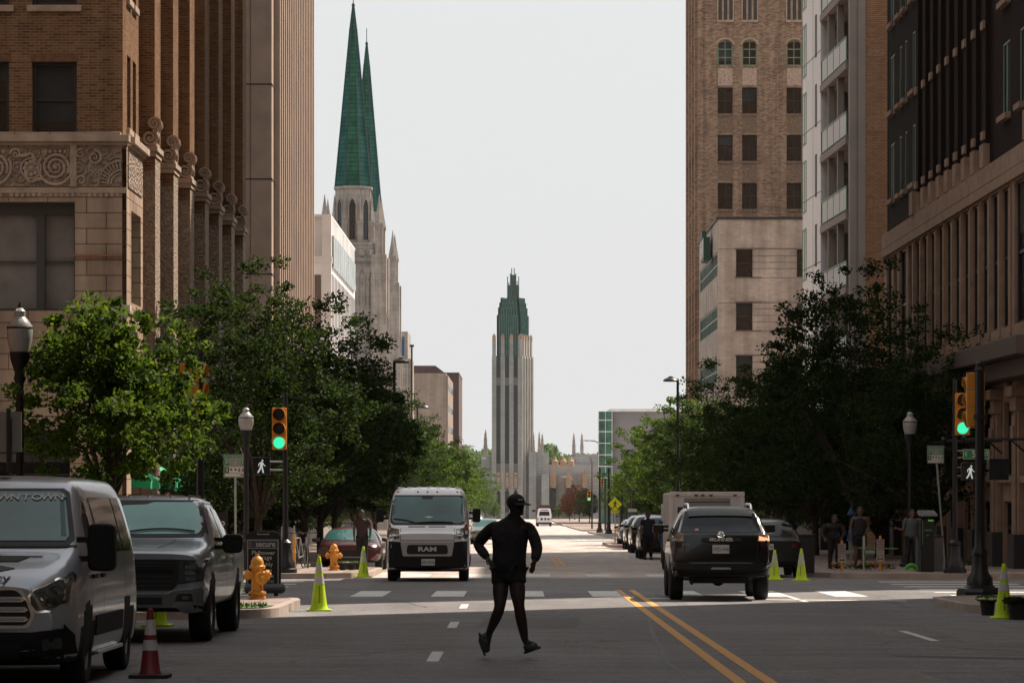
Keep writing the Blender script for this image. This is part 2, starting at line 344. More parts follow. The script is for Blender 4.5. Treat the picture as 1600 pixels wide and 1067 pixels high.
def strip(mb, x0, x1, y0, y1, dz, X0b=None, X1b=None):
    ys = [y0] + [y for y in YS if y0 < y < y1] + [y1]
    for a, b_ in zip(ys[:-1], ys[1:]):
        mb.add([(x0, a, gz(a) + dz), (x1, a, gz(a) + dz), (x1, b_, gz(b_) + dz), (x0, b_, gz(b_) + dz)], [(0, 1, 2, 3)])
strip(g, -6.5, 10.2, -30, 1150, 0)
for y0, y1 in ((60, 81.5), (176, 192), (290, 306), (408, 424)):
    strip(g, -160, -6.5, y0, y1, 0); strip(g, 10.2, 160, y0, y1, 0)
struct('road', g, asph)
# ---- sidewalks: raised blocks with real kerbs; corner bulb-outs with rounded ends
def rounded(pts, rad):
    out = []; n = len(pts)
    for i, p in enumerate(pts):
        r = rad[i] if hasattr(rad, '__len__') else rad
        if r <= 0: out.append(p); continue
        a = Vector(pts[i - 1]); b = Vector(p); c = Vector(pts[(i + 1) % n])
        u = (a - b).normalized(); w = (c - b).normalized(); r = min(r, (a - b).length * .49, (c - b).length * .49)
        for k in range(6):
            t = k / 5; q0 = b + u * r * (1 - t); q1 = b + w * r * t
            out.append(tuple(q0 * (1 - t) + q1 * t))
    return out
def slab(name, poly, h=.14, lip=.17, wm=None):
    "sidewalk following the slope of the street: kerb ring and paving"
    H = h
    top = MB(); n = len(poly)
    cen = Vector((sum(p[0] for p in poly) / n, sum(p[1] for p in poly) / n))
    o = [Vector(p) for p in poly]
    inner = []
    for i in range(n):
        a, b, c = o[i - 1], o[i], o[(i + 1) % n]
        d1 = (b - a); d2 = (c - b)
        if d1.length < 1e-6: d1 = d2
        if d2.length < 1e-6: d2 = d1
        n1 = Vector((-d1.y, d1.x)).normalized(); n2 = Vector((-d2.y, d2.x)).normalized()
        m = (n1 + n2); m = m.normalized() if m.length > 1e-6 else n1
        inner.append(b + m * lip / max(.5, m.dot(n1)))
    if (Vector(inner[0]) - cen).length > (o[0] - cen).length + .05: inner = [b * 2 - i_ for b, i_ in zip(o, inner)]
    k = MB(); vs = [(p.x, p.y, gz(p.y) - .1) for p in o] + [(p.x, p.y, gz(p.y) + H) for p in o] + [(p.x, p.y, gz(p.y) + H) for p in inner]
    k.add(vs, [(i, (i + 1) % n, (i + 1) % n + n, i + n) for i in range(n)] + [(i + n, (i + 1) % n + n, (i + 1) % n + 2 * n, i + 2 * n) for i in range(n)])
    struct('kerb', k, curb_mat)
    t = MB(); t.add([(p.x, p.y, gz(p.y) + H - .004) for p in inner], [tuple(range(n))])
    struct('sidewalk', t, wm or walk_mat)
# polygons counter-clockwise
slab('near_left', rounded([(-30, -30), (-6.3, -30), (-6.3, 49), (-3.85, 51), (-3.85, 60), (-30, 60)], [0, 0, .5, .8, 3.2, 0]))
slab('near_right', rounded([(40, 69.5), (13.2, 69.5), (12.4, 60), (7.5, 60), (7.5, 53.2), (10.0, 51), (10.0, -30), (40, -30)], [0, .5, .5, 3.2, 1.2, .5, 0, 0]))
slab('far_left', rounded([(-60, 81.5), (-3.8, 81.5), (-3.8, 91), (-6.3, 94), (-6.3, 168), (-4.2, 170), (-4.2, 176), (-60, 176)], [0, 3., .8, .5, .5, .8, 3, 0]))
slab('far_right', rounded([(60, 176), (4.6, 176), (4.6, 158), (7.3, 156), (7.3, 108), (8.6, 106), (8.6, 92), (7.6, 90), (7.6, 81.5), (60, 81.5)], [0, 3, .8, .5, 1, 1, .5, .8, 3, 0]))
for y0, y1 in ((192, 290), (306, 408), (424, 640)):
    slab('left', rounded([(-60, y0), (-6, y0), (-6, y1), (-60, y1)], [0, 3, 3, 0]))
    slab('right', rounded([(60, y1), (6.3, y1), (6.3, y0), (60, y0)], [0, 3, 3, 0]))
# ---- markings
def mk(name, quads, m, dz=.004):
    b = MB()
    for q in quads: b.add([(x, y, gz(y) + dz) for x, y in q], [(0, 1, 2, 3)])
    return struct(name, b, m)
def rect(x0, x1, y0, y1): return [(x0, y0), (x1, y0), (x1, y1), (x0, y1)]
def gp(px, py): d = GD(py); return (PX(px, d), d)
for dx in (0, .30):
    b = MB(); strip(b, 2.12 + dx, 2.25 + dx, 8, 69.5, .004); struct('centre_line', b, paint_yellow)
    b = MB(); strip(b, 1.25 + dx * .7, 1.36 + dx * .7, 98, 122, .004); struct('centre_line', b, paint_yellow)
for y0 in (13, 24, 35.8, 46.4, 56): mk('lane_marking', [rect(-1.02, -.88, y0, y0 + 2.6)], paint_white)
for y0 in (16, 28.5, 41.6, 60): mk('lane_marking', [rect(5.38, 5.5, y0, y0 + (3.6 if y0 < 50 else 9))], paint_white)
mk('stop_line', [[(2.55, 62.4), (7.4, 60.6), (7.4, 61.1), (2.55, 62.9)]], paint_white)
for i in range(7):                         # crosswalk over the avenue, this side
    x = -3.35 + i * 1.62; mk('crosswalk_bar', [[(x, 64), (x + .66, 64), (x + .66, 68.7), (x, 68.7)]], paint_white)
for i in range(7):
    x = -3.0 + i * 1.62; mk('crosswalk_bar', [[(x, 84.6), (x + .66, 84.6), (x + .66, 88), (x, 88)]], paint_white)
for i in range(7):                         # crosswalk over the side street, right
    y = 62 + i * 2.6; mk('crosswalk_bar', [rect(8.8, 11.8, y, y + .7)], paint_white)
for i in range(7):
    y = 62 + i * 2.6; mk('crosswalk_bar', [rect(-8.2, -5.2, y, y + .7)], paint_white)
for y, x0 in ((93.5, -3.6), (98, -3.6)):
    for i in range(8): mk('crosswalk_bar', [rect(x0 + i * 1.4, x0 + i * 1.4 + .8, y, y + .35)], paint_white)
for y in (170, 196, 204, 232, 262, 310, 340, 380):
    for i in range(6): mk('lane_marking', [rect(-4 + i * 1.9, -3.1 + i * 1.9, y, y + 1.6)], paint_white)
for y in range(118, 400, 13): mk('lane_marking', [rect(4.05, 4.15, y, y + 4)], paint_white)
# tar seam beside the centre line and a dark smear on the right
b = MB(); random.seed(4)
pts = [gp(968, 921), gp(985, 932), gp(1000, 948), gp(1016, 972), (1.85, 44), (1.8, 40), (1.66, 36), (1.72, 33), (1.6, 30), (1.65, 26), (1.5, 20)]
for (x0, y0), (x1, y1) in zip(pts[:-1], pts[1:]):
    w = .035; b.add([(x0 - w, y0, gz(y0) + .003), (x0 + w, y0, gz(y0) + .003), (x1 + w, y1, gz(y1) + .003), (x1 - w, y1, gz(y1) + .003)], [(0, 1, 2, 3)])
struct('road_seam', b, tar)
mk('road_stain', [[(4.35, 37.1), (6.9, 35.6), (6.9, 36.2), (4.4, 37.5)]], tar, .003)
for i, q in enumerate(([(-2.9, 25), (-1.9, 24.7), (-1.7, 29.5), (-2.8, 29.8)], [(3.0, 27.5), (4.3, 27.3), (4.2, 34), (3.1, 34.2)], [(-.6, 47), (.9, 46.6), (1.0, 51), (-.5, 51.3)], [(5.8, 41), (7.2, 41.3), (7.1, 47.5), (5.9, 47.2)], [(-3.4, 71), (-1.2, 71.3), (-1.3, 77), (-3.4, 76.6)])):
    mk('road_patch', [q], mat('patch_%s' % 'abcde'[i], ((.14, .13, .125), (.20, .185, .175), (.145, .135, .13), (.19, .175, .165), (.15, .14, .135))[i], .85, var=.25, vs=8, bump=.4, bs=60), .002)
rs = random.Random(5)
for i in range(9):
    x, y = rs.uniform(-3.5, 7), rs.uniform(22, 58); b = MB(); pts = [(x, y)]; a = rs.choice((rs.uniform(-.3, .3), rs.uniform(1.2, 1.9)))
    for k in range(rs.randint(6, 13)): a += rs.uniform(-.4, .4); pts.append((pts[-1][0] + math.cos(a) * .35, pts[-1][1] + math.sin(a) * .8))
    for (x0, y0), (x1, y1) in zip(pts[:-1], pts[1:]): w = .012; b.add([(x0 - w, y0 - w, gz(y0) + .0035), (x0 + w, y0 + w, gz(y0) + .0035), (x1 + w, y1 + w, gz(y1) + .0035), (x1 - w, y1 - w, gz(y1) + .0035)], [(0, 1, 2, 3)])
    struct('road_crack', b, tar)
g = MB(); g.add([(x, y, gz(y) + .150) for x, y in ((-6.0, 49.6), (-4.1, 51.5), (-4.0, 53), (-9, 53), (-9, 49.6))], [(0, 1, 2, 3, 4)])
random.seed(8)
for i in range(2600):
    x = random.uniform(-8.9, -4.1); y = random.uniform(49.7, 52.9)
    if y - 49.6 < (x + 6.0): continue
    a = random.uniform(0, 6.3); h = random.uniform(.04, .09); z = gz(y) + .15; dx, dy = math.cos(a) * .012, math.sin(a) * .012
    g.add([(x - dx, y - dy, z), (x + dx, y + dy, z), (x + random.uniform(-.03, .03), y + random.uniform(-.03, .03), z + h)], [(0, 1, 2)])
tag(g.build('grass', mat('grass_blades', (.07, .15, .02), .7, var=.3, vs=6)), 'short green grass patch on the near left corner behind the grey pickup', 'grass', kind='stuff')
# ================================================================== BUILDINGS
WR = random.Random(6); BL = [mat('blind_%s' % n_, c_, .8, var=.2, vs=2) for n_, c_ in (('dim', (.026, .025, .024)), ('grey', (.042, .04, .037)), ('warm', (.035, .03, .025)))]
class Fr:
    "facade frame: a along the wall, z up, d outward"
    def __init__(s, o, u, n): s.o = Vector(o); s.u = Vector(u).normalized(); s.n = Vector(n).normalized()
    def p(s, a, z, d=0.): v = s.o + s.u * a + s.n * d; return (v.x, v.y, v.z + z)
    def box(s, mb, a0, a1, z0, z1, d0, d1):
        c = [s.p(a, z, d) for z in (z0, z1) for a, d in ((a0, d0), (a1, d0), (a1, d1), (a0, d1))]
        mb.add(c, [(0, 3, 2, 1), (4, 5, 6, 7), (0, 1, 5, 4), (1, 2, 6, 5), (2, 3, 7, 6), (3, 0, 4, 7)])
    def quad(s, mb, a0, a1, z0, z1, d): mb.add([s.p(a0, z0, d), s.p(a1, z0, d), s.p(a1, z1, d), s.p(a0, z1, d)], [(0, 1, 2, 3)])
    def wall(s, mb, a0, a1, z0, z1, holes, dep=.25, d=0.):
        hs = [h for h in holes if h[0] < a1 and h[1] > a0 and h[2] < z1 and h[3] > z0]
        xs = sorted({a0, a1, *[min(max(h[i], a0), a1) for h in hs for i in (0, 1)]}); zs = sorted({z0, z1, *[min(max(h[i], z0), z1) for h in hs for i in (2, 3)]})
        for j in range(len(zs) - 1):
            zc = (zs[j] + zs[j + 1]) / 2; run = None
            for i in range(len(xs) - 1):
                xc = (xs[i] + xs[i + 1]) / 2
                inh = any(h[0] < xc < h[1] and h[2] < zc < h[3] for h in hs)
                if not inh and run is None: run = xs[i]
                if inh and run is not None: s.quad(mb, run, xs[i], zs[j], zs[j + 1], d); run = None
            if run is not None: s.quad(mb, run, xs[-1], zs[j], zs[j + 1], d)
        for h in hs:
            x0, x1, y0, y1 = h[:4]
            c = [(x0, y0), (x1, y0), (x1, y1), (x0, y1)]
            for i in range(4):
                (p, q), (r_, t) = c[i], c[(i + 1) % 4]
                mb.add([s.p(p, q, d), s.p(r_, t, d), s.p(r_, t, d - dep), s.p(p, q, d - dep)], [(0, 1, 2, 3)])
    def window(s, par, x0, x1, z0, z1, d, fm, gm, cols=1, rows=2, fw=.06, bar=.035, name='window', pane_mat=None, low=None, thick=.05):
        if abs(s.n.x) > .5 and gm is glass_dark: gm = glass_flank
        f = MB()
        s.box(f, x0, x0 + fw, z0, z1, d - thick, d); s.box(f, x1 - fw, x1, z0, z1, d - thick, d)
        s.box(f, x0 + fw, x1 - fw, z0, z0 + fw, d - thick, d); s.box(f, x0 + fw, x1 - fw, z1 - fw, z1, d - thick, d)
        for i in range(1, cols):
            x = x0 + (x1 - x0) * i / cols; s.box(f, x - bar / 2, x + bar / 2, z0 + fw, z1 - fw, d - thick, d - .005)
        for i in range(1, rows):
            z = z0 + (z1 - z0) * (i / rows if low is None else low); s.box(f, x0 + fw, x1 - fw, z - bar * .7, z + bar * .7, d - thick, d - .008)
        w = f.build(name, fm, par)
        g = MB(); s.quad(g, x0 + .02, x1 - .02, z0 + .02, z1 - .02, d - thick - .012); g.build('pane', gm, w)
        if gm in (glass_dark, glass_flank) and name == 'window' and WR.random() < .4:
            k_ = WR.choice((.2, .35, .5, .75)); g = MB(); s.quad(g, x0 + fw, x1 - fw, z1 - fw - (z1 - z0) * k_, z1 - fw, d - thick - .006); g.build('blind', WR.choice(BL), w)
        return w
def spiral(mb, fr, a, z, d, r, turns=1.6, th=.05, start=0., hand=1, n=22, r0=.12):
    pts = []; rr = []
    for i in range(n):
        t = i / (n - 1); ang = start + hand * t * turns * 2 * math.pi; q = r * (1 - t * (1 - r0))
        pts.append(fr.p(a + math.cos(ang) * q, z + math.sin(ang) * q, d)); rr.append(th * (1 - .55 * t))
    mb.tube(pts, rr, 5)
    c = fr.p(a, z, d); mb.add(*ball(c, r * r0 * 1.3, 6, 4))
def ball(c, r, n=10, m=6, sx=1, sy=1, sz=1):
    vs = []; fs = []
    for j in range(m + 1):
        th = math.pi * j / m
        for k in range(n):
            a = 2 * math.pi * k / n; vs.append((c[0] + sx * r * math.sin(th) * math.cos(a), c[1] + sy * r * math.sin(th) * math.sin(a), c[2] + sz * r * math.cos(th)))
    for j in range(m):
        for k in range(n): fs.append((j * n + k, (j + 1) * n + k, (j + 1) * n + (k + 1) % n, j * n + (k + 1) % n))
    return vs, fs
def roof(mb, x0, x1, y0, y1, z): mb.add([(x0, y0, z), (x1, y0, z), (x1, y1, z), (x0, y1, z)], [(0, 1, 2, 3)])
roof_mat = mat('roof_gravel', (.2, .19, .18), .9)
# ------------------------------------------------------------------ 1 the carved brick tower on the left
def brick_tower_left():
    d0 = 86.; s = F / d0; X = -10.6; ZT = 46
    t = thing('brick_tower', 'brown brick tower with carved stone base and scroll topped piers at left', 'building', (0, 0, 0))
    N = Fr((X, d0, 0), (-1, 0, 0), (0, -1, 0))            # a grows to the left
    ax = lambda px: -(PX(px, d0) - X); zz = lambda py: PZ(py, d0)
    wins = []; per = 106 / s; sp = 205 / s
    zc = zz(215)
    wh = []
    for r_ in range(-0, 10):
        for c in range(9):
            a0 = ax(120) + c * per; wh.append((a0, a0 + 70 / s, zc + .02 + r_ * sp, zc + .02 + 117 / s + r_ * sp))
    b = MB(); L = ax(120) + 9 * per + 1
    N.wall(b, 0, L, zc, ZT, wh, .28)
    Wf = Fr((X, d0, 0), (0, 1, 0), (1, 0, 0))             # flank on the avenue
    ww = []
    for r_ in range(10):
        for a0, a1 in ((.95, 1.75), (2.25, 3.0)): ww.append((a0, a1, zc + .35 + r_ * sp, zc + 2.35 + r_ * sp))
    Wf.wall(b, 0, 3.6, zc, ZT, ww, .28)
    REC = .40; YE = 38.4
    pit = [7.6 + 5 * k for k in range(7)]                 # outer near edge of each pier (distance from the corner)
    Wf.wall(b, 3.6, YE, 6.0, ZT, [], .2, -REC - .35)
    Wf.quad(b, 3.6, 3.6, zc, ZT, 0)
    b.add([Wf.p(3.6, zc, 0), Wf.p(3.6, zc, -REC - .35), Wf.p(3.6, ZT, -REC - .35), Wf.p(3.6, ZT, 0)], [(0, 1, 2, 3)])
    b.add([(X, d0 + YE, zc - 5), (X - L, d0 + YE, zc - 5), (X - L, d0 + YE, ZT), (X, d0 + YE, ZT)], [(0, 1, 2, 3)])
    wl = b.build('wall', brick_brown, t)
    rb = MB(); roof(rb, X - L, X - REC, d0, d0 + YE, ZT - .2); rb.build('roof', roof_mat, t)
    # brick piers above the scrolls
    for k, a in enumerate(pit):
        zt = PZ(205, 93.6) - .25
        q = MB(); Wf.box(q, a, a + 1.5, zt - .9, ZT, -REC - .36, 0); q.build('brick_pier', brick_brown, t)
        q = MB(); Wf.box(q, a + .02, a + 1.3, -1.3, zt - .35, -REC - .5, .012)
        pr = q.build('stone_pier', stone_fine, t)
        c = MB(); Wf.box(c, a - .16, a + 1.45, zt - .35, zt - .2, -REC - .2, .10); Wf.box(c, a - .1, a + 1.4, zt - .5, zt - .35, -REC - .2, .05)
        E = Fr((X - REC, d0 + a, 0), (1, 0, 0), (0, -1, 0))
        for (ca, cz, rr, st, hd_) in ((.26, zt + .04, .25, 1.2, -1), (.38, zt + .46, .20, -1.2, 1)):
            spiral(c, E, ca, cz, .07, rr, 2.0, .058, st, hd_, 34, .1); spiral(c, E, ca, cz, -.3, rr, 1.0, .06, st, hd_, 16, .6); c.lathe([(rr * .9, d0 + a + .03), (rr * .95, d0 + a + .7)], 16, (X - REC + ca, 0, cz), 'y')
        c.prism([(X - REC + .42, zt + .0), (X - REC + .5, zt + .3), (X - REC + .48, zt + .5), (X - REC + .3, zt + .5), (X - REC + .24, zt + .2)], 'y', d0 + a + .04, d0 + a + .66)
        c.prism([(X - REC - .1, zt - .19), (X - REC + .46, zt - .19), (X - REC + .44, zt + .1), (X - REC - .05, zt + .05)], 'y', d0 + a - .04, d0 + a + .7)
        c.build('scroll', stone, t)
        # tall window bay between piers
        a1 = a + 1.5
        z0, z1 = 3.2, zt - 2.3
        if k < 7:
            m_ = MB(); Wf.box(m_, a1, a1 + 3.5, zt - 2.2, zt - .75, -REC - .3, -REC + .02); m_.build('carved_panel', stone_carved, t)
            m_ = MB(); Wf.box(m_, a1, a1 + .5, -1.3, zt - 2.2, -REC - .3, -REC - .02); Wf.box(m_, a1 + 3.0, a1 + 3.5, -1.3, zt - 2.2, -REC - .3, -REC - .02); Wf.box(m_, a1, a1 + 3.5, 2.6, 3.1, -REC - .3, -REC + .06); m_.build('stone_jamb', stone, t)
            Wf.window(t, a1 + .5, a1 + 3.0, 3.1, zt - 2.2, -REC - .2, frame_bronze, glass_dark, 2, 3)
            Wf.window(t, a1 + .5, a1 + 3.0, -.9, 2.6, -REC - .2, frame_black, glass_dark, 2, 2)
            for r_ in range(9):
                z = zc + 2.2 + r_ * sp
                if z + 2 < ZT: Wf.window(t, a1 + .8, a1 + 2.6, z, z + 2, -REC - .33, frame_black, glass_dark, 2, 2)
    for h in wh[:2] + wh[9:11] + wh[18:20]:
        N.window(t, h[0], h[1], h[2], h[3], -.16, frame_black, glass_dark, 1, 2, .1, .06)
    for h in wh:
        if h in wh[:2] + wh[9:11] + wh[18:20]: continue
        N.window(t, h[0], h[1], h[2], h[3], -.16, frame_black, glass_dark, 1, 2, .1, .06)
    for h in ww: Wf.window(t, h[0], h[1], h[2], h[3], -.16, frame_black, glass_dark, 1, 2, .07, .05)
    q = MB()
    for h in wh:
        if h[2] > zc + .5: N.box(q, h[0] - .13, h[1] + .13, h[2] - .17, h[2], -.1, .09)
    for h in ww: Wf.box(q, h[0] - .1, h[1] + .1, h[2] - .17, h[2], -.1, .09)
    q.build('window_sills', stone, t, bevel=.01)['kind'] = 'stuff'
    # soldier courses over the windows
    q = MB()
    for h in wh:
        n = 15; w = (h[1] - h[0] + .1) / n
        for i in range(n): N.box(q, h[0] - .05 + i * w + .008, h[0] - .05 + (i + 1) * w - .008, h[3], h[3] + .2, -.1, .008)
    q.build('soldier_courses', mat('soldier_brick', (.16, .08, .04), .9, var=.35, vs=6), t)['kind'] = 'stuff'
    # ---- stone base, side street front
    zt = zz(215); zf0, zf1 = zz(292), zz(233)
    b = MB(); N.wall(b, 0, L, -1.4, zt, [(ax(118), ax(118) + 5.6, zz(486), zz(316)), (ax(118) + 7.2, ax(118) + 12.8, zz(486), zz(316)), (1.4, 6.6, -1.0, 3.0), (8, 13, -1., 3.)], .45, .12)
    Wf.wall(b, -.12, 3.6, -1.4, zt, [(.9, 3.1, zz(470), zz(325)), (.9, 3.1, -1, 3.0)], .45, .12)
    b.add([Wf.p(3.6, -1.4, .12), Wf.p(3.6, -1.4, -.6), Wf.p(3.6, zt, -.6), Wf.p(3.6, zt, .12)], [(0, 1, 2, 3)])
    b.build('stone_base', stone_block, t)
    q = MB(); N.box(q, -.2, L, zt - .14, zt + .05, -.1, .30); N.box(q, -.16, L, zt - .22, zt - .145, -.1, .2)
    for i in range(16): N.box(q, ax(190) + i * .95, ax(190) + i * .95 + .93, zt + .051, zt + .12, -.1, .24 if i % 3 else .27)
    Wf.box(q, .301, 3.8, zt - .14, zt + .05, -.1, .30); Wf.box(q, .2, 3.7, zt - .22, zt - .145, -.1, .2)
    N.box(q, -.13, L, zz(303), zz(294), .1, .16); q.build('cornice', stone, t, bevel=.015)
    # carved frieze: background relief and rosettes, volutes, fans
    q = MB(); N.box(q, .02, L, zf0, zf1, .1, .15); Wf.box(q, .1, 3.3, zf0, zf1, .1, .15); fz = q.build('frieze', stone_carved, t)
    q = MB(); hgt = zf1 - zf0; zm = (zf0 + zf1) / 2; a = ax(190) + hgt * .28; k = 0
    random.seed(2)
    fan = (ax(191), zf0 + .06)
    for ring in (.28, .36, .62): q.tube([N.p(fan[0] + math.cos(g_) * ring, fan[1] + math.sin(g_) * ring, .17) for g_ in np.linspace(0, math.pi * .5, 10)], .025, 5)
    for g_ in np.linspace(.08, 1.5, 9): q.tube([N.p(fan[0] + math.cos(g_) * .38, fan[1] + math.sin(g_) * .38, .17), N.p(fan[0] + math.cos(g_) * .6, fan[1] + math.sin(g_) * .6, .17)], .018, 4)
    def rosette(a, z, r_):
        for rr in (r_, r_ * .28): q.tube([N.p(a + math.cos(g_) * rr, z + math.sin(g_) * rr, .18) for g_ in np.linspace(0, 2 * math.pi, 20)], r_ * .10, 5)
        for g_ in np.linspace(0, 2 * math.pi, 9)[:-1]: q.add(*ball(N.p(a + math.cos(g_) * r_ * .62, z + math.sin(g_) * r_ * .62, .17), r_ * .26, 7, 4, 1, .5, 1))
        q.add(*ball(N.p(a, z, .18), r_ * .24, 8, 5))
    def leaf(a, z, g0, ln):
        pts = [N.p(a + math.cos(g0 + i * .12) * ln * i / 5, z + math.sin(g0 + i * .12) * ln * i / 5, .165) for i in range(6)]; q.tube(pts, [.03, .05, .06, .055, .04, .01], 5)
    rosette(ax(143 + 7), zm - .08, .17); spiral(q, N, ax(149), zm + .26, .18, .2, 1.7, .045, 1.5); spiral(q, N, ax(128), zf0 + .16, .17, .13, 1.4, .035); spiral(q, N, ax(127), zf1 - .14, .17, .13, 1.4, .035, 2, -1)
    for px in (88, -8, -104, -200): 
        spiral(q, N, ax(px), zm, .165, .38, 2.6, .042, 3.6, -1, 40, .12); q.tube([N.p(ax(px) + math.cos(g_) * .46, zm + math.sin(g_) * .46, .17) for g_ in np.linspace(2.6, 6.9, 20)], .04, 5)
        rosette(ax(px - 38), zm - .03, .27); spiral(q, N, ax(px - 62), zf1 - .15, .17, .15, 1.5, .035)
        for z_, g0 in ((zf0 + .1, .6), (zf0 + .1, 2.4), (zf1 - .12, -.7), (zf1 - .12, -2.3)): leaf(ax(px - 38), z_, g0, .42)
        for i in range(5): q.add(*ball(N.p(ax(px) + (i - 2) * .13, zf1 - .09, .17), .05, 6, 4))
    for px in (103, 23, -73): N.box(q, ax(px) - .006, ax(px) + .006, zf0, zf1, .1, .165)
    N.box(q, ax(121), ax(111), zf0 - .02, zf1 + .1, .1, .19)
    for i in range(26):
        if i % 7 < 6: q.add(*ball(N.p(ax(190) + .09 + i * .15, zz(301.5) - .07, .13), .062, 9, 4, 1, .5, 1))
    for i in range(22): q.tube([N.p(ax(118) + .1 + i * .22, zf1 + .05, .15), N.p(ax(118) + .2 + i * .22, zf1 + .17, .15), N.p(ax(118) + .31 + i * .22, zf1 + .05, .15)], .015, 4)
    q.build('carving', stone, fz, smooth=True)
    # big first-floor window with blinds
    for k in range(2):
        a0 = ax(118) + k * 7.2
        fw = MB(); z0, z1 = zz(486), zz(316)
        N.box(fw, a0, a0 + 5.6, z1 - .32, z1, -.32, -.2); N.box(fw, a0, a0 + .07, z0, z1 - .32, -.32, -.2)
        for px in (62,): N.box(fw, a0 + ax(px) - ax(118) - .11, a0 + ax(px) - ax(118) + .11, z0, z1 - .32, -.32, -.17)
        N.box(fw, a0 + 3.0, a0 + 3.15, z0, z1 - .32, -.32, -.2); N.box(fw, a0 + .07, a0 + 5.6, zz(409), zz(407), -.32, -.24); N.box(fw, a0, a0 + 5.6, z0, z0 + .08, -.32, -.2)
        w = fw.build('window', frame_bronze, t); g = MB(); N.quad(g, a0, a0 + 5.6, z0, z1, -.34); g.build('pane', blind, w)
    Wf.window(t, .9, 3.1, zz(470), zz(325), -.2, frame_bronze, glass_green, 2, 3)
    for a0, a1 in ((1.4, 6.6), (8, 13)): N.window(t, a0, a1, -1.0, 3.0, -.25, frame_black, glass_dark, 3, 2, low=.7)
    Wf.window(t, .9, 3.1, -1, 3.0, -.25, frame_black, glass_dark, 2, 2, low=.7)
    q = MB(); N.box(q, -.25, 1.35, zz(487), zz(478), .1, .45); N.box(q, -.2, 1.3, zz(495), zz(487.2), .1, .35)
    for i in range(11): N.box(q, -.15 + i * .13, -.08 + i * .13, zz(499), zz(495.2), .1, .3)
    N.box(q, 0., .16, 3.1, zz(499), .12, .2); N.box(q, .9, 1.06, 3.1, zz(499), .12, .2); N.box(q, .16, .9, zz(510), zz(499.2), .12, .19)
    q.build('balcony_ledge', mat('pale_stone', (.5, .47, .43), .8, var=.15, vs=3), t)
    q = MB(); N.box(q, 0, 1.45, zz(401.5), zz(399), .12, .2); q.build('ledge', mat('rust_strip', (.3, .13, .05), .8), t)
    return t
brick_tower_left()
def awning(loc_a, wd, label, X, dep, z0, grp='green fabric awnings along the brick tower'):
    a = thing('awning', label, 'awning', (X + .02, loc_a, gz(loc_a)), group=grp)
    q = MB(); z1 = z0 + .62
    q.add([(0, 0, z1), (dep, 0, z0 + .15), (dep, wd, z0 + .15), (0, wd, z1), (0, 0, z1 - .03), (dep, 0, z0 + .12), (dep, wd, z0 + .12), (0, wd, z1 - .03)],
          [(0, 1, 2, 3), (7, 6, 5, 4), (0, 4, 5, 1), (2, 6, 7, 3)])
    q.build('canopy', awning_green, a)
    v = MB(); n = int(wd / .18)
    for i in range(n):
        y = i * wd / n; w = wd / n; v.add([(dep, y, z0 + .15), (dep, y + w, z0 + .15), (dep, y + w, z0 - .07), (dep, y + w * .5, z0 - .12), (dep, y, z0 - .07), (dep - .012, y, z0 + .15), (dep - .012, y + w, z0 + .15), (dep - .012, y + w, z0 - .07), (dep - .012, y + w * .5, z0 - .12), (dep - .012, y, z0 - .07)], [(0, 1, 2, 3, 4), (9, 8, 7, 6, 5)])
    v.add([(0, 0, z1), (dep, 0, z0 + .15), (dep, 0, z0 - .07), (0, 0, z0 - .07), (0, -.012, z1), (dep, -.012, z0 + .15), (dep, -.012, z0 - .07), (0, -.012, z0 - .07)], [(0, 1, 2, 3), (7, 6, 5, 4)])
    v.build('valance', awning_green, a)
    f = MB(); f.tube([(0, .05, z0 - .05), (dep, .05, z0)], .015, 5); f.tube([(0, wd - .05, z0 - .05), (dep, wd - .05, z0)], .015, 5); f.build('bracket', black_metal, a)
for i, y in enumerate((88.9, 95.1, 100.1, 105.1)):
    awning(y, 3.3 if i else 2.4, ('green awning nearest the street corner of the carved brick tower', 'green awning between the first two carved piers of the brick tower', 'green awning in the third bay along the brick tower flank', 'green awning in the fourth bay, just before the large projecting awning')[i], -10.95, .75, 2.35 + .1)
awning(110.6, 1.7, 'large green awning projecting farthest over the sidewalk by the brick tower', -10.6, 1.85, 2.35)
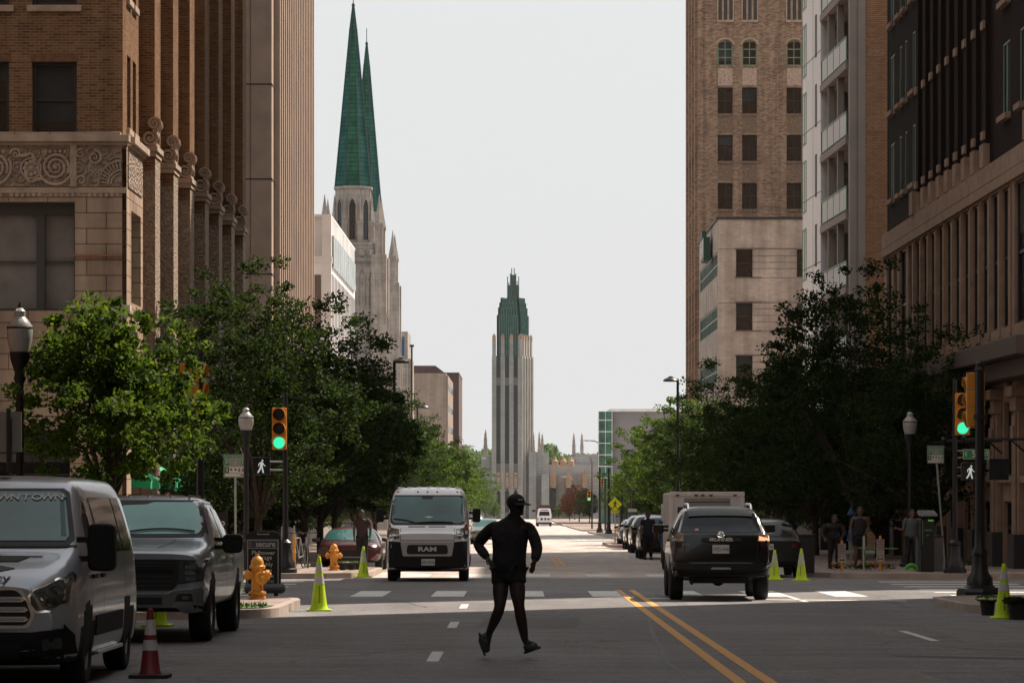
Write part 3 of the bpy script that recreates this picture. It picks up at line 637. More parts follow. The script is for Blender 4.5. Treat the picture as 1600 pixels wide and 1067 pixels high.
# ------------------------------------------------------------------ 2 ribbed concrete office tower
def ribbed():
    t = thing('office_tower', 'tall ribbed tan concrete office tower behind the carved brick tower', 'building')
    X = -10.6; d = 138.; ZT = 58; Y1 = 164
    b = MB(); b.box(X - 26, X - .12, d, Y1, -2.5, ZT); b.box(X - .12, X, d + .0, d + .9, -2.5, ZT); b.build('wall', concrete_tan, t)
    q = MB(); q.add([(X - .18, d - .01, -2), (X + .02, d + .18, -2), (X + .02, d + .18, ZT), (X - .18, d - .01, ZT), (X + .02, d + .9, -2), (X + .02, d + .9, ZT)], [(0, 1, 2, 3), (1, 4, 5, 2)]); q.build('chamfer', fin_tan, t)
    j = MB()
    for k in range(13):
        z = PZ(280, d) + 4.09 * (k - 4); j.box(X - 26, X - .1, d - .012, d + .02, z - .03, z + .03); j.box(X - .14, X + .04, d - .012, Y1, z - .035, z + .035)
    for px in (391,): j.box(PX(px, d) - .012, PX(px, d) + .012, d - .012, d + .02, -2, ZT)
    j.build('joints', joint_dark, t)['kind'] = 'stuff'
    y = d + 1.3; k = 0
    while y < Y1 - .3:
        f = MB(); f.box(X - .12, X + .02 + .26, y, y + .34, -2.4, ZT); f.build('fin', fin_tan, t)
        y += 1.22; k += 1
    q = MB(); q.box(X - .1, X + .35, d + .95, Y1 + .1, -2.6, 2.4); q.build('shop_front', frame_black, t)  # black panel stands in for the shade on the shop level
    q = MB(); q.box(X - 26, X - .2, d - .1, d, -2.6, 2.0); q.build('shop_front', frame_black, t)
    g = MB(); g.box(X - .14, X - .05, d + .9, Y1, -2.4, ZT - .4); g.build('glazing', glass_dark, t)
    m = MB(); z = 1.5
    while z < ZT: m.box(X - .13, X + .0, d + .92, Y1, z, z + .9); z += 4.09
    m.build('spandrels', mat('spandrel_brown', (.16, .11, .085), .8), t)['kind'] = 'stuff'
ribbed()
# ------------------------------------------------------------------ 3 white low building with glass top
def white_left():
    t = thing('white_building', 'low white panelled building with rooftop glass rail beside the green spires', 'building')
    X = -10.6; d = 182.; s = F / d; zt = PZ(335, d); Y1 = 209
    b = MB(); zl = PZ(410, d)
    b.box(X - 22, X, d, Y1, -3, zl); b.build('wall', white_panel, t)
    c = MB(); c.box(X - .5, X + .03, d - .03, d + .5, -3, zt); c.box(X - 22, X + .05, d - .05, d + .1, zl - .02, zl + .35); c.box(X - 22, X + .02, d - .04, d + .2, zt - .14, zt); c.box(X - .2, X + .02, d, Y1, zt - .14, zt); c.box(X - .6, X + .06, d + .5, Y1, zl, zl + .35)
    for k in range(6): c.box(X - 2.2 - k * 3.2, X - 2.05 - k * 3.2, d - .02, d + .12, zl, zt)
    c.build('frame', white_metal, t)
    p = MB(); p.box(X - 2.0, X - .5, d + .02, d + .05, zl + .35, zt - .14); p.box(X - 3, X - 2.25, d + .0, d + .04, zl + .35, zl + 1.4)
    y = d + .6
    while y < Y1 - 1: p.box(X - .03, X + .01, y, y + .9, zl + .35, zt - .16); y += 1.0
    p.build('screen_panel', mat('screen_white', (.6, .61, .6), .4, var=.2, vs=.4), t)
    g = MB(); y = d + 1
    while y < Y1 - 2: g.box(X + .02, X + .12, y, y + 2.0, zl - .2, zl + 1.6); y += 2.25
    g.build('glass_rail', mat('glass_rail', (.30, .34, .33), .2, var=.3, vs=.5), t)
    q = MB(); y = d + 1.
    while y < Y1: q.box(X, X + .05, y, y + .16, -3, zl - .6); y += 1.5
    q.build('mullions', mat('mullion_grey', (.25, .24, .23), .6), t)['kind'] = 'stuff'
    q = MB(); q.box(X - .1, X + .2, d + .6, Y1, -3, 2.2); q.box(X - 20, X - .6, d - .12, d, -3, 2.2); q.build('shop_front', frame_black, t)  # ground floor shade put in as black panels along the shop level
    q = MB(); q.box(X - 2.6, X - .55, d - .02, d + .0, zl - 4.2, zl - .7); q.build('window', mat('window_brown', (.14, .115, .10), .3), t)
white_left()
# ------------------------------------------------------------------ 4 gothic church with two copper spires
def octo(r, n=8, ph=R(22.5)): return [(r * math.cos(ph + i * 2 * math.pi / n), r * math.sin(ph + i * 2 * math.pi / n)) for i in range(n)]
def pinnacle(q, x, y, z0, w, h):
    q.box(x - w / 2, x + w / 2, y - w / 2, y + w / 2, z0, z0 + h * .5)
    q.box(x - w * .62, x + w * .62, y - w * .62, y + w * .62, z0 + h * .47, z0 + h * .52)
    q.lathe([(w * .62, z0 + h * .52), (w * .3, z0 + h * .75), (.02, z0 + h)], 4, (x, y, 0))
def gothic():
    t = thing('gothic_church', 'pale stone gothic church with twin green copper spires', 'church')
    for i, (d, pxc, ptip, pbase, hw) in enumerate(((320., 552, 8, 293, 27.5), (366., 573, 68, 333, 23))):
        s = F / d; xc = PX(pxc, d); zb, zt = PZ(pbase, d), PZ(ptip, d); r = hw / s
        sp = MB(); cop = [copper_teal, copper_green]
        H = zt - zb; r1 = r / math.cos(R(22.5)) * 1.0
        lv = [(r1, 0), (r1 * .205, H * .86), (r1 * .24, H * .862), (r1 * .24, H * .868), (r1 * .19, H * .87), (r1 * .05, H * .995)]
        ring = [[(xc + x * rr / 1, d + y * rr, zb + z) for x, y in octo(1)] for rr, z in lv]
        vs = [p for rg in ring for p in rg]; sp.v = vs
        for j in range(len(lv) - 1):
            for k in range(8): sp.f.append((j * 8 + k, j * 8 + (k + 1) % 8, (j + 1) * 8 + (k + 1) % 8, (j + 1) * 8 + k)); sp.m.append(k % 2)
        so_ = sp.build('spire', cop, t)
        rb = MB()
        for k in range(8): rb.tube([ring[0][k], ring[1][k]], [.09, .05], 4); rb.tube([ring[4][k], ring[5][k]], [.05, .03], 4)
        rb.tube([(xc, d, zt - .2), (xc, d, zt + 1.0 + .7 * i)], .045, 5); rb.lathe([(.18, zt - .1), (.18, zt), (.05, zt + .2)], 8, (xc, d, 0))
        rb.build('ridge', copper_dark, so_)
        # octagonal belfry
        b = MB(); zl = PZ(384 if i == 0 else 430, d); ro = r1 * 1.0
        b.prism([(xc + x * ro, d + y * ro) for x, y in octo(1)], 'z', zl, zb - .02)
        b.prism([(xc + x * ro * 1.08, d + y * ro * 1.08) for x, y in octo(1)], 'z', zb - .25, zb - .0)
        b.prism([(xc + x * ro * 1.1, d + y * ro * 1.1) for x, y in octo(1)], 'z', zl - 1.8, zl + .2)
        bel = b.build('belfry', limestone, t)
        for k in range(8):
            a = R(45 * k - 90); nx, ny = math.cos(a), math.sin(a)
            if ny > .3: continue
            fr = Fr((xc + nx * ro * .924, d + ny * ro * .924, 0), (-ny, nx, 0), (nx, ny, 0)); w = ro * .17; zh = zl + (zb - zl) * .78
            g = MB(); pts = [(-w, zl + .5), (w, zl + .5), (w, zh - .8), (w * .6, zh - .25), (0, zh), (-w * .6, zh - .25), (-w, zh - .8)]
            g.add([fr.p(x, z, .03) for x, z in pts], [tuple(range(7))]); wn = g.build('lancet_window', glass_dark, t)
            f = MB(); f.tube([fr.p(x * 1.25, z + (0.12 if z > zh - 1 else 0), .06) for x, z in [pts[1], pts[2], pts[3], pts[4], pts[5], pts[6], pts[0]]], .1, 5)
            f.build('frame', limestone_w, wn)
        pq = MB()
        for k in range(8):
            a = R(22.5 + 45 * k); pinnacle(pq, xc + math.cos(a) * ro * 1.05, d + math.sin(a) * ro * 1.05, zl - .5, .5, (zb - zl) * .95)
        pq.build('pinnacles', limestone_w, t)['kind'] = 'stuff'
        # square tower
        hw_ = PX(600, d) - PX(552, d); b = MB(); zt2 = zl - .1
        b.box(xc - hw_ * .86, xc + hw_ * .86, d - hw_ * .86, d + hw_ * .86, -4, zt2); b.box(xc - hw_ * .92, xc + hw_ * .92, d - hw_ * .92, d + hw_ * .92, zt2 - 1.7, zt2 - 1.3); b.box(xc - hw_ * .9, xc + hw_ * .9, d - hw_ * .9, d + hw_ * .9, zt2, zt2 + .25)
        tw = b.build('tower', limestone, t)
        b = MB()
        for sx in (-1, 1):
            for sy in (-1, 1):
                x, y = xc + sx * hw_ * .88, d + sy * hw_ * .88
                b.box(x - .75, x + .75, y - .75, y + .75, -4, zt2 - 1.0); b.box(x - .85, x + .85, y - .85, y + .85, -4, zt2 - 13)
                pinnacle(b, x, y, zt2 - 1, .75, 6.0)
                b.box(x - .45 + sx * .4, x + .45 + sx * .4, y - .45, y + .45, -4, zt2 - 9); pinnacle(b, x + sx * .4, y, zt2 - 9, .7, 4.0)
        b.build('buttresses', limestone_w, tw)['kind'] = 'stuff'
        fr = Fr((xc, d - hw_ * .86, 0), (1, 0, 0), (0, -1, 0)); b = MB()
        for k in range(5):
            x = -2 + k * 1.0 ; b.tube([fr.p(x - .32, zt2 - 6, .05), fr.p(x - .32, zt2 - 3.2, .05), fr.p(x, zt2 - 2.4, .05), fr.p(x + .32, zt2 - 3.2, .05), fr.p(x + .32, zt2 - 6, .05)], .07, 4)
            b.add(*ball(fr.p(x, zt2 - .8, 0), .4, 8, 5))
        for z in (zt2 - 9, zt2 - 14): fr.box(b, -hw_ * .86, hw_ * .86, z, z + .25, 0, .12)
        b.build('tracery', limestone_w, tw)
    # nave between and beside the towers, with the big dark arched window on the near side
    x0 = PX(552, 320) - 3; b = MB(); b.box(x0 - 16, PX(552, 320) + 2.3, 322, 366, -5, 9); b.box(x0 - 18, x0 + 2, 312, 322, -5, 11); b.build('nave', limestone, t)
    g = MB(); fr = Fr((PX(563, 310) , 311.9, 0), (1, 0, 0), (0, -1, 0)); g.add([fr.p(-3.4 + x, z, .02) for x, z in ((-1.2, 3), (1.2, 3), (1.2, 8), (.7, 9.4), (0, 10.2), (-.7, 9.4), (-1.2, 8))], [tuple(range(7))]); g.build('arched_window', glass_dark, t)
gothic()
# ------------------------------------------------------------------ 5 plain buildings left, farther off
def far_left():
    t = thing('parish_building', 'slim pale building with a blue window behind the gothic church', 'building')
    d = 420.; x0, x1 = PX(560, d), PX(637, d); b = MB(); b.box(x0, x1, d, d + 12, -6, PZ(518, d)); b.box(x1 - .001, PX(642, d), d + 1, d + 12, -6, PZ(560, d)); b.build('wall', limestone_w, t)
    b = MB(); b.box(PX(626, d), PX(632, d), d - .05, d + .1, PZ(556, d), PZ(526, d)); b.build('window', mat('glass_blue', (.03, .09, .2), .15), t)
    b = MB(); b.tube([(PX(643, d), d + 1, 0), (PX(643, d), d + 1, PZ(538, d))], .12, 6); b.lathe([(.3, PZ(538, d) - .3), (.3, PZ(538, d))], 8, (PX(643, d), d + 1, 0)); b.build('flue', frame_black, t)
    t = thing('office_block', 'windowless pale masonry block at the end of the left tree row', 'building')
    d = 455.; b = MB(); b.box(PX(560, d), PX(697, d), d, 492, -8, PZ(583, d)); b.box(PX(697, d) - .6, PX(697, d) + .25, d + .6, 492, -8, PZ(586, d)); b.build('wall', brick('block_brick', (.36, .30, .255), (.32, .265, .225), (.3, .25, .21), bw=.8, bh=.4, ms=.02, stain=.2, sc=.4), t)
    b = MB(); x0, x1 = PX(645, d), PX(697, d); b.prism([(x0, PZ(583.2, d)), (x1, PZ(583.2, d)), (x1 - 1.6, PZ(570, d)), (x0 - 3, PZ(570, d))], 'y', d + 3, d + 20); b.build('roof', maroon_wall, t)
    b = MB(); x0 = PX(697, d); q = MB(); z = PZ(590, d)
    while z > -4: q.box(x0 + .2, x0 + .28, d + 3, 490, z - 1.6, z - .8); z -= 3
    q.build('windows', glass_dark, t)['kind'] = 'stuff'
    t = thing('brown_office_block', 'dark brown flat topped block right behind the pale masonry block', 'building')
    d = 500.; b = MB(); b.box(PX(600, d), PX(717, d), d, 530, -10, PZ(583, d)); b.build('wall', maroon_wall, t)
    b = MB(); b.box(PX(600, d), PX(717.5, d), d - .1, 530.1, PZ(584, d), PZ(582, d)); b.build('parapet', frame_black, t)
far_left()
# ------------------------------------------------------------------ 6 art deco church at the end of the avenue
deco_stone = brick('deco_stone', (.41, .40, .39), (.37, .36, .35), (.27, .25, .235), bw=2.4, bh=.9, ms=.05, stain=.2, sc=.3, bump=.15)
def deco():
    t = thing('deco_church', 'tall art deco church tower with green crown closing the avenue', 'church')
    d = 960.; s = F / d; X = lambda p: PX(p, d); Z = lambda p: PZ(p, d)
    xl, xr, xe = X(768.5), X(816), X(834); base = -24; D = xr - xl
    # the tower is turned: north face 768-816, west flank 816-834 seen obliquely
    rot = math.atan2(xe - xr, D * .93)
    c = Vector(((xl + xr) / 2, d + D / 2))
    fN = Fr((xl, d, 0), (1, 0, 0), (0, -1, 0)); fW = Fr((xr, d, 0), ((xe - xr), D * .93, 0), (D * .93, -(xe - xr), 0))
    body = [(xl, d), (xr, d), (xe, d + D * .93), (xl + (xe - xr), d + D * .93)]
    def pr(mb, k, z0, z1, dx=0):
        cx = sum(p[0] for p in body) / 4; cy = sum(p[1] for p in body) / 4
        mb.prism([(cx + (x - cx) * k, cy + (y - cy) * k) for x, y in body], 'z', z0, z1)
    b = MB(); pr(b, .93, base, Z(556)); b.build('tower_core', mat('deco_glass', (.018, .022, .022), .5, var=.3, vs=.2), t)
    for fr, n, L in ((fN, 4, D), (fW, 5, math.hypot(xe - xr, D * .93))):
        cw = .58 if n == 4 else .5
        for k in range(n):
            w = L / n * cw; a = (L - w) * k / (n - 1); tp = Z(532)
            q = MB(); fr.box(q, a, a + w, base, Z(556), -.9, .0); fr.box(q, a + w * .08, a + w * .92, Z(556), Z(530), -1.2, -.35); fr.box(q, a + w * .2, a + w * .8, Z(530), Z(526), -1.2, -.5); fr.box(q, a + w * .36, a + w * .64, Z(526), Z(521.5), -.9, -.6)
            fr.box(q, a + w * .42, a + w * .58, base + 18, Z(560), 0, .1)
            q.build('pier', deco_stone if n == 4 else mat('deco_pale', (.44, .41, .38), .85, var=.1, vs=.3), t)  # west flank piers take a lighter stone colour for the sun on them
            q = MB(); fr.box(q, a + w * .1, a + w * .9, Z(531), Z(524), -.4, -.3); fr.box(q, a + w * .3, a + w * .7, Z(524), Z(522), -.6, -.45); q.build('finial', terracotta, t)
        for z0, z1 in ((724, 900), (590, 602)):
            q = MB(); fr.box(q, .2, L - .2, Z(z1) if z1 < 900 else base, Z(z0), -.75, -.25); q.build('spandrel', MATS.get('deco_spandrel') or mat('deco_spandrel', (.16, .15, .145), .85), t)
    q = MB()
    for k in range(3):
        L = D; w = L / 4 * .58; a = (L - w) * (k + .5) / 3 + w / 2
        fN.box(q, a - .55, a + .55, Z(762), Z(738), -.3, .35); q.add(*ball(fN.p(a, Z(741), .5), .5, 8, 6)); fN.box(q, a - .35, a + .35, Z(760), Z(745), .3, .6)
    q.build('figures', terracotta, t)['kind'] = 'stuff'
    for k in range(3):
        L = D; w = L / 4 * .58; a = (L - w) * (k + .5) / 3 + w / 2
        g = MB(); g.add([fN.p(a + x, Z(z), -.2) for x, z in ((-.7, 800), (.7, 800), (.7, 771), (0, 764), (-.7, 771))], [tuple(range(5))]); g.build('lancet_window', glass_dark, t)
        g = MB(); g.tube([fN.p(a + x, Z(z), -.1) for x, z in ((.9, 800), (.9, 770), (0, 761), (-.9, 770), (-.9, 800))], .22, 5); g.build('arch', deco_stone, t)
    # green crown: stepped
    b = MB(); b.mi = 0
    pr(b, .73, Z(556), Z(494)); pr(b, .67, Z(494), Z(482)); pr(b, .61, Z(482), Z(474)); pr(b, .55, Z(474), Z(468))
    cr = b.build('crown', copper_dark, t)
    q = MB(); cx = sum(p[0] for p in body) / 4; cy = sum(p[1] for p in body) / 4
    for k_, z0, z1, n in ((.74, 556, 492, 10), (.68, 494, 480, 8), (.62, 482, 472, 7), (.56, 474, 464.5, 6)):
        pts = [Vector((cx + (x - cx) * k_, cy + (y - cy) * k_)) for x, y in body]
        for e in range(4):
            a_, b_ = pts[e], pts[(e + 1) % 4]
            for i in range(n + 1):
                p = a_ + (b_ - a_) * i / n; q.box(p.x - .16, p.x + .16, p.y - .16, p.y + .16, Z(z0), Z(z1))
    q.build('ribs', mat('copper_rib', (.06, .16, .135), .6, var=.3, vs=.8), cr)['kind'] = 'stuff'
    q = MB()
    for px, zt in ((793, 434), (795, 443), (797.5, 429), (799.5, 421), (803.5, 421), (806, 429), (808, 441), (810.5, 434)):
        x = X(px); q.box(x - .13, x + .13, cy - 2.0, cy + 2.0, Z(468), Z(zt)); q.box(x - .13, x + .13, cy - 1.0, cy + 1.0, Z(zt), Z(zt - 3))
    fins = q.build('fins', mat('copper_fin', (.045, .10, .08), .5), cr)
    g = MB(); g.box(X(793), X(810.5), cy - .1, cy + .1, Z(468), Z(444)); g.box(X(797), X(806), cy - .15, cy + .15, Z(468), Z(428)); g.build('lantern_glass', mat('lantern_glass', (.20, .28, .22), .3, var=.3, vs=.5), cr)
    # low wings
    w = MB(); st = deco_stone
    for x0, x1, z, dy in ((752, 769, 712, 4), (826, 838, 705, 2), (836, 858, 706, 5), (846, 858, 740, -2), (858, 872, 742, 8), (900, 938, 708, 30), (720, 770, 742, 20), (872, 886, 742, 8), (886, 905, 741, 8), (905, 925, 740, 8), (925, 945, 741, 8)):
        w.box(X(x0), X(x1), d + dy, d + dy + 28, base, Z(z))
    w.build('wing', st, t)
    w = MB(); w.box(X(820), X(940), d + 20, d + 40, base, Z(725)); w.build('hall', mat('hall_grey', (.33, .31, .30), .8, var=.1, vs=.3), t)
    w = MB(); w.box(X(859), X(882), d + 22, d + 34, Z(725), Z(721)); w.build('hall_roof', frame_black, t)
    for x0, x1, zb, zt in ((755, 761.5, 720, 671), (823, 829, 725, 672), (832, 836, 720, 676), (840.5, 845, 710, 674), (845, 850, 710, 677), (897, 902.5, 712, 674), (910, 915.5, 712, 674)):
        q = MB(); xc = X((x0 + x1) / 2); r_ = (X(x1) - X(x0)) / 2; yc = d + 6 if x0 < 890 else d + 34
        h = Z(zt) - Z(zb)
        for f0, f1, k in ((0, .5, 1), (.5, .74, .82), (.74, .9, .55), (.9, 1, .25)): q.box(xc - r_ * k, xc + r_ * k, yc - r_ * k, yc + r_ * k, Z(zb) + h * f0, Z(zb) + h * f1)
        q.build('turret', mat('turret_stone', (.38, .32, .28), .85, var=.2, vs=.5) if 'turret_stone' not in MATS else MATS['turret_stone'], t)
    for x0, x1 in ((859, 869), (885, 894), (911, 918)):
        q = MB(); q.box(X(x0), X(x1), d + 3.5, d + 9, Z(762), Z(738)); q.box(X(x0) + .5, X(x1) - .5, d + 3.5, d + 9, Z(738), Z(733)); q.build('ornament', terracotta, t)
        q = MB(); q.box(X(x0), X(x1), d + 5, d + 9, Z(806), Z(762)); q.build('window', glass_dark, t)
    for px in (868, 881, 893):
        q = MB(); q.lathe([(1.0, Z(728)), (1.0, Z(720)), (.5, Z(717)), (.15, Z(712))], 10, (X(px), d + 12, 0)); q.build('urn', terracotta, t)
deco()
# ------------------------------------------------------------------ 7 glass building beyond the right trees
def glassb():
    t = thing('glass_office', 'grey office block with green glass flank beyond the right hand trees', 'building')
    d = 470.; x0 = PX(957, d); x1 = x0 + 16; b = MB(); zt = PZ(643, d); b.box(x0, x1, d, d + 44, -8, zt); b.build('wall', mat('office_grey', (.25, .24, .25), .8, var=.1, vs=.4), t)
    b = MB(); b.box(x0 - .4, x1, d - .3, d + 44, zt, zt + .4)
    for k in range(6): b.box(x0 - .25, x0, d - .1, d + 44, PZ(657 + k * 18, d), PZ(655.5 + k * 18, d)); b.box(x0 - .2, x0 + 1.8 * 0 + .0, d, d + 44, 0, .1)
    for k in range(6): b.box(x0, x0 + 0.05, d - .12, d, 0, 1)
    b.build('floor_bands', white_metal, t)['kind'] = 'stuff'
    g = MB(); g.box(x0 - .12, x0 + .02, d + .02, d + 44, -8, zt - .3); g.build('glass_flank', mat('glass_slate', (.10, .12, .14), .15, var=.4, vs=.3), t)
    m = MB(); y = d + 1
    while y < d + 44: m.box(x0 - .2, x0 - .1, y, y + .2, -8, zt); y += 3.2
    m.build('mullions', mat('mullion_slate', (.2, .22, .22), .5), t)['kind'] = 'stuff'
    fr = Fr((x0 - 2.1, d - 1, 0), (1, 0, 0), (0, -1, 0)); g = MB(); fr.box(g, 0, 2.05, -8, zt, -1.2, 0); g.build('stair_glass', glass_green, t)
    m = MB()
    for k in range(6): fr.box(m, 0, 2.05, PZ(657 + k * 18, d), PZ(655.8 + k * 18, d), 0, .05)
    fr.box(m, 0, .08, -8, zt, 0, .04); fr.box(m, 1.0, 1.06, -8, zt, 0, .04); fr.box(m, 1.97, 2.05, -8, zt, 0, .04); m.build('stair_frame', white_metal, t)
glassb()
# ------------------------------------------------------------------ 8 brown brick tower (right, far)
def brown_right():
    t = thing('brown_brick_tower', 'tall brown brick tower with arched green framed top windows at right', 'building')
    d = 248.; s = F / d; X0 = PX(1090, d); ZT = 50; N = Fr((X0, d, 0), (1, 0, 0), (0, -1, 0)); L = 22
    ax = lambda p: PX(p, d) - X0; Z = lambda p: PZ(p, d)
    holes = []; rows = [(286, 327), (211, 252), (137, 178)]; cols = [(1121.5, 1145), (1159.5, 1183), (1229, 1252.5), (1267, 1291), (1337, 1360), (1375, 1398)]
    for c0, c1 in cols:
        for r0, r1 in rows + [(360, 400), (434, 474), (508, 548)]: holes.append((ax(c0), ax(c1), Z(r1), Z(r0)))
    arch = [(ax(c0), ax(c1), Z(103), Z(64)) for c0, c1 in cols]
    b = MB(); N.wall(b, 0, L, -5, ZT, holes + arch, .3)
    E = Fr((X0, d, 0), (0, 1, 0), (-1, 0, 0)); E.quad(b, 0, 15, -5, ZT, 0)
    b.build('wall', brick_tan, t)
    b = MB()
    for k in range(4): a = .3 + k * 4; E.box(b, a, a + 1.0, -5, ZT, 0, .22); N.box(b, 0, .28, -5, ZT, 0, .01) if k == 0 else None
    for a in (ax(1213.5),): N.box(b, a, a + .12, -5, Z(50), 0, .07)
    N.box(b, 0.0, ax(1099) , -5, ZT, 0, .09)
    b.build('pilasters', brick_tan, t)['kind'] = 'stuff'
    for h in holes: N.window(t, *h, -.2, frame_black, glass_dark, 2, 2, .05, .045)
    for h in arch:
        w = N.window(t, h[0], h[1], h[2], h[3], -.16, frame_green, glass_dark, 2, 3, .09, .05)
        q = MB(); x0, x1, z0, z1 = h; xc = (x0 + x1) / 2; r_ = (x1 - x0) / 2; zs = z1 - r_
        for sgn in (-1, 1):
            pts = [(xc + sgn * r_, zs)] + [(xc + sgn * r_ * math.cos(g), zs + r_ * math.sin(g)) for g in np.linspace(.15, math.pi / 2, 7)] + [(xc + sgn * r_, z1 + .0)]
            q.add([N.p(x, z, .003) for x, z in pts] , [tuple(range(len(pts)))])
        q.build('arch_spandrel', brick_tan, t)
        q = MB(); q.tube([N.p(xc + math.cos(g) * r_ * 1.22, zs + .1 + math.sin(g) * r_ * 1.1, .04) for g in np.linspace(.25, math.pi - .25, 12)], .09, 5); q.build('hood_mould', stone, t)
        for k in range(3):
            q = MB(); a = x0 + .04 + k * .42; N.box(q, a, a + .28, z1 + 1.6, z1 + 5, -.05, .012); q.build('grille_window', mat('grille', (.05, .04, .035), .6, var=.5, vs=12) if 'grille' not in MATS else MATS['grille'], t)
            q = MB(); N.box(q, a - .09, a + .0, z1 + 1.45, z1 + 5, 0, .08); N.box(q, a + .28, a + .36, z1 + 1.45, z1 + 5, 0, .08); N.box(q, a - .06, a + .33, z1 + 1.42, z1 + 1.6, 0, .1); q.build('grille_surround', stone, t)
    q = MB()
    for c0, c1 in cols: N.box(q, ax(c0) + .02, ax(c1) - .02, Z(134), Z(107), -.1, .03)
    q.build('terracotta_panels', carved('terracotta_panel', (.62, .45, .36), 6, .05), t)['kind'] = 'stuff'
    q = MB()
    for c0, c1 in cols:
        for r0, r1 in rows[:-1] + [(360, 400), (434, 474)]:
            pass
        for r0, r1 in rows + [(360, 400)]:
            N.box(q, ax(c0) + .01, ax(c1) - .01, Z(r1 + 30), Z(r1 + 4), -.1, .012); N.box(q, ax(c0) - .04, ax(c1) + .04, Z(r1 + 3.5), Z(r1), -.1, .10)
    q.build('spandrel_panels', carved('spandrel_panel', (.24, .16, .11), 3, .05), t)['kind'] = 'stuff'
    b = MB(); roof(b, X0, X0 + L, d, d + 15, ZT); b.build('roof', roof_mat, t)
brown_right()
# ------------------------------------------------------------------ 9 pale low brick building
def pale_right():
    t = thing('pale_brick_building', 'low pale brick building with ribbon windows before the brown tower', 'building')
    d = 223.; X0 = PX(1122, d); Z = lambda p: PZ(p, d); ax = lambda p: PX(p, d) - X0; zt = Z(342); L = 13
    N = Fr((X0, d, 0), (1, 0, 0), (0, -1, 0)); E = Fr((X0, d, 0), (0, 1, 0), (-1, 0, 0))
    hs = []
    for k in range(4):
        y0, y1 = 389.5 + k * 83, 433 + k * 83
        hs += [(ax(1150), ax(1176), Z(y1), Z(y0)), (ax(1245), ax(1271), Z(y1), Z(y0)), (ax(1330), ax(1356), Z(y1), Z(y0))]
    b = MB(); N.wall(b, 0, L, -4, zt, hs, .28)
    eh = []
    for k in range(4): eh.append((.9, 22.5, PZ(430 + k * 84, d), PZ(392 + k * 84, d)))
    E.wall(b, 0, 23.2, -4, zt, eh, .08); b.build('wall', brick_pale, t)
    b = MB(); N.box(b, -.15, L, zt - .05, zt + .12, -.2, .12); E.box(b, 0.2, 23.2, zt - .05, zt + .12, -.2, .12); b.build('coping', frame_black, t)
    b = MB()
    for k in range(4):
        y0, y1 = 389.5 + k * 83, 433 + k * 83
        for y in (y0 - 1.5, y0 + 10, y0 + 20, y0 + 30, y1 + 1.): N.box(b, ax(1176), ax(1245), Z(y + .7), Z(y), 0, .012)
        for y in (y0 - 1.5, y1): N.box(b, ax(1148), ax(1190), Z(y + 1.5), Z(y), 0, .06)
    N.box(b, .0, L, Z(474), Z(473.2), 0, .012); N.box(b, 0, L, Z(389.5), Z(388.8), 0, .01)
    b.build('string_courses', mat('dark_joint', (.12, .10, .09), .8), t)['kind'] = 'stuff'
    for h in hs: N.window(t, *h, -.2, frame_black, glass_dark, 1, 2, .07, .06)
    for i, h in enumerate(eh):
        for k in range(6):
            a = h[0] + k * 3.6; E.window(t, a, a + 3.6, h[2], h[3], -.06, frame_green, glass_dark, 2, 2, .10, .08, thick=.012)
        
    b = MB(); roof(b, X0, X0 + L, d, d + 23, zt - .1); b.build('roof', roof_mat, t)
    s = thing('building_sign', 'small green and white sign high on the flank of the pale brick building', 'sign', (X0 - .3, d + 6, PZ(378, d)))
    b = MB(); b.box(-.35, .1, 0, 3.4, -.85, .8); b.box(-.42, -.1, 1, 2.2, .8, 1.3); b.build('backing', mat('sign_deep_green', (.012, .05, .04), .5), s)
    for y, z0, z1 in ((.2, -.6, .7), (1.0, -.2, .6), (1.8, -.7, .1), (2.6, -.6, .7)): b = MB(); b.box(-.41, -.36, y, y + .5, z0, z1); b.build('sign_letter', sign_white, s)
pale_right()
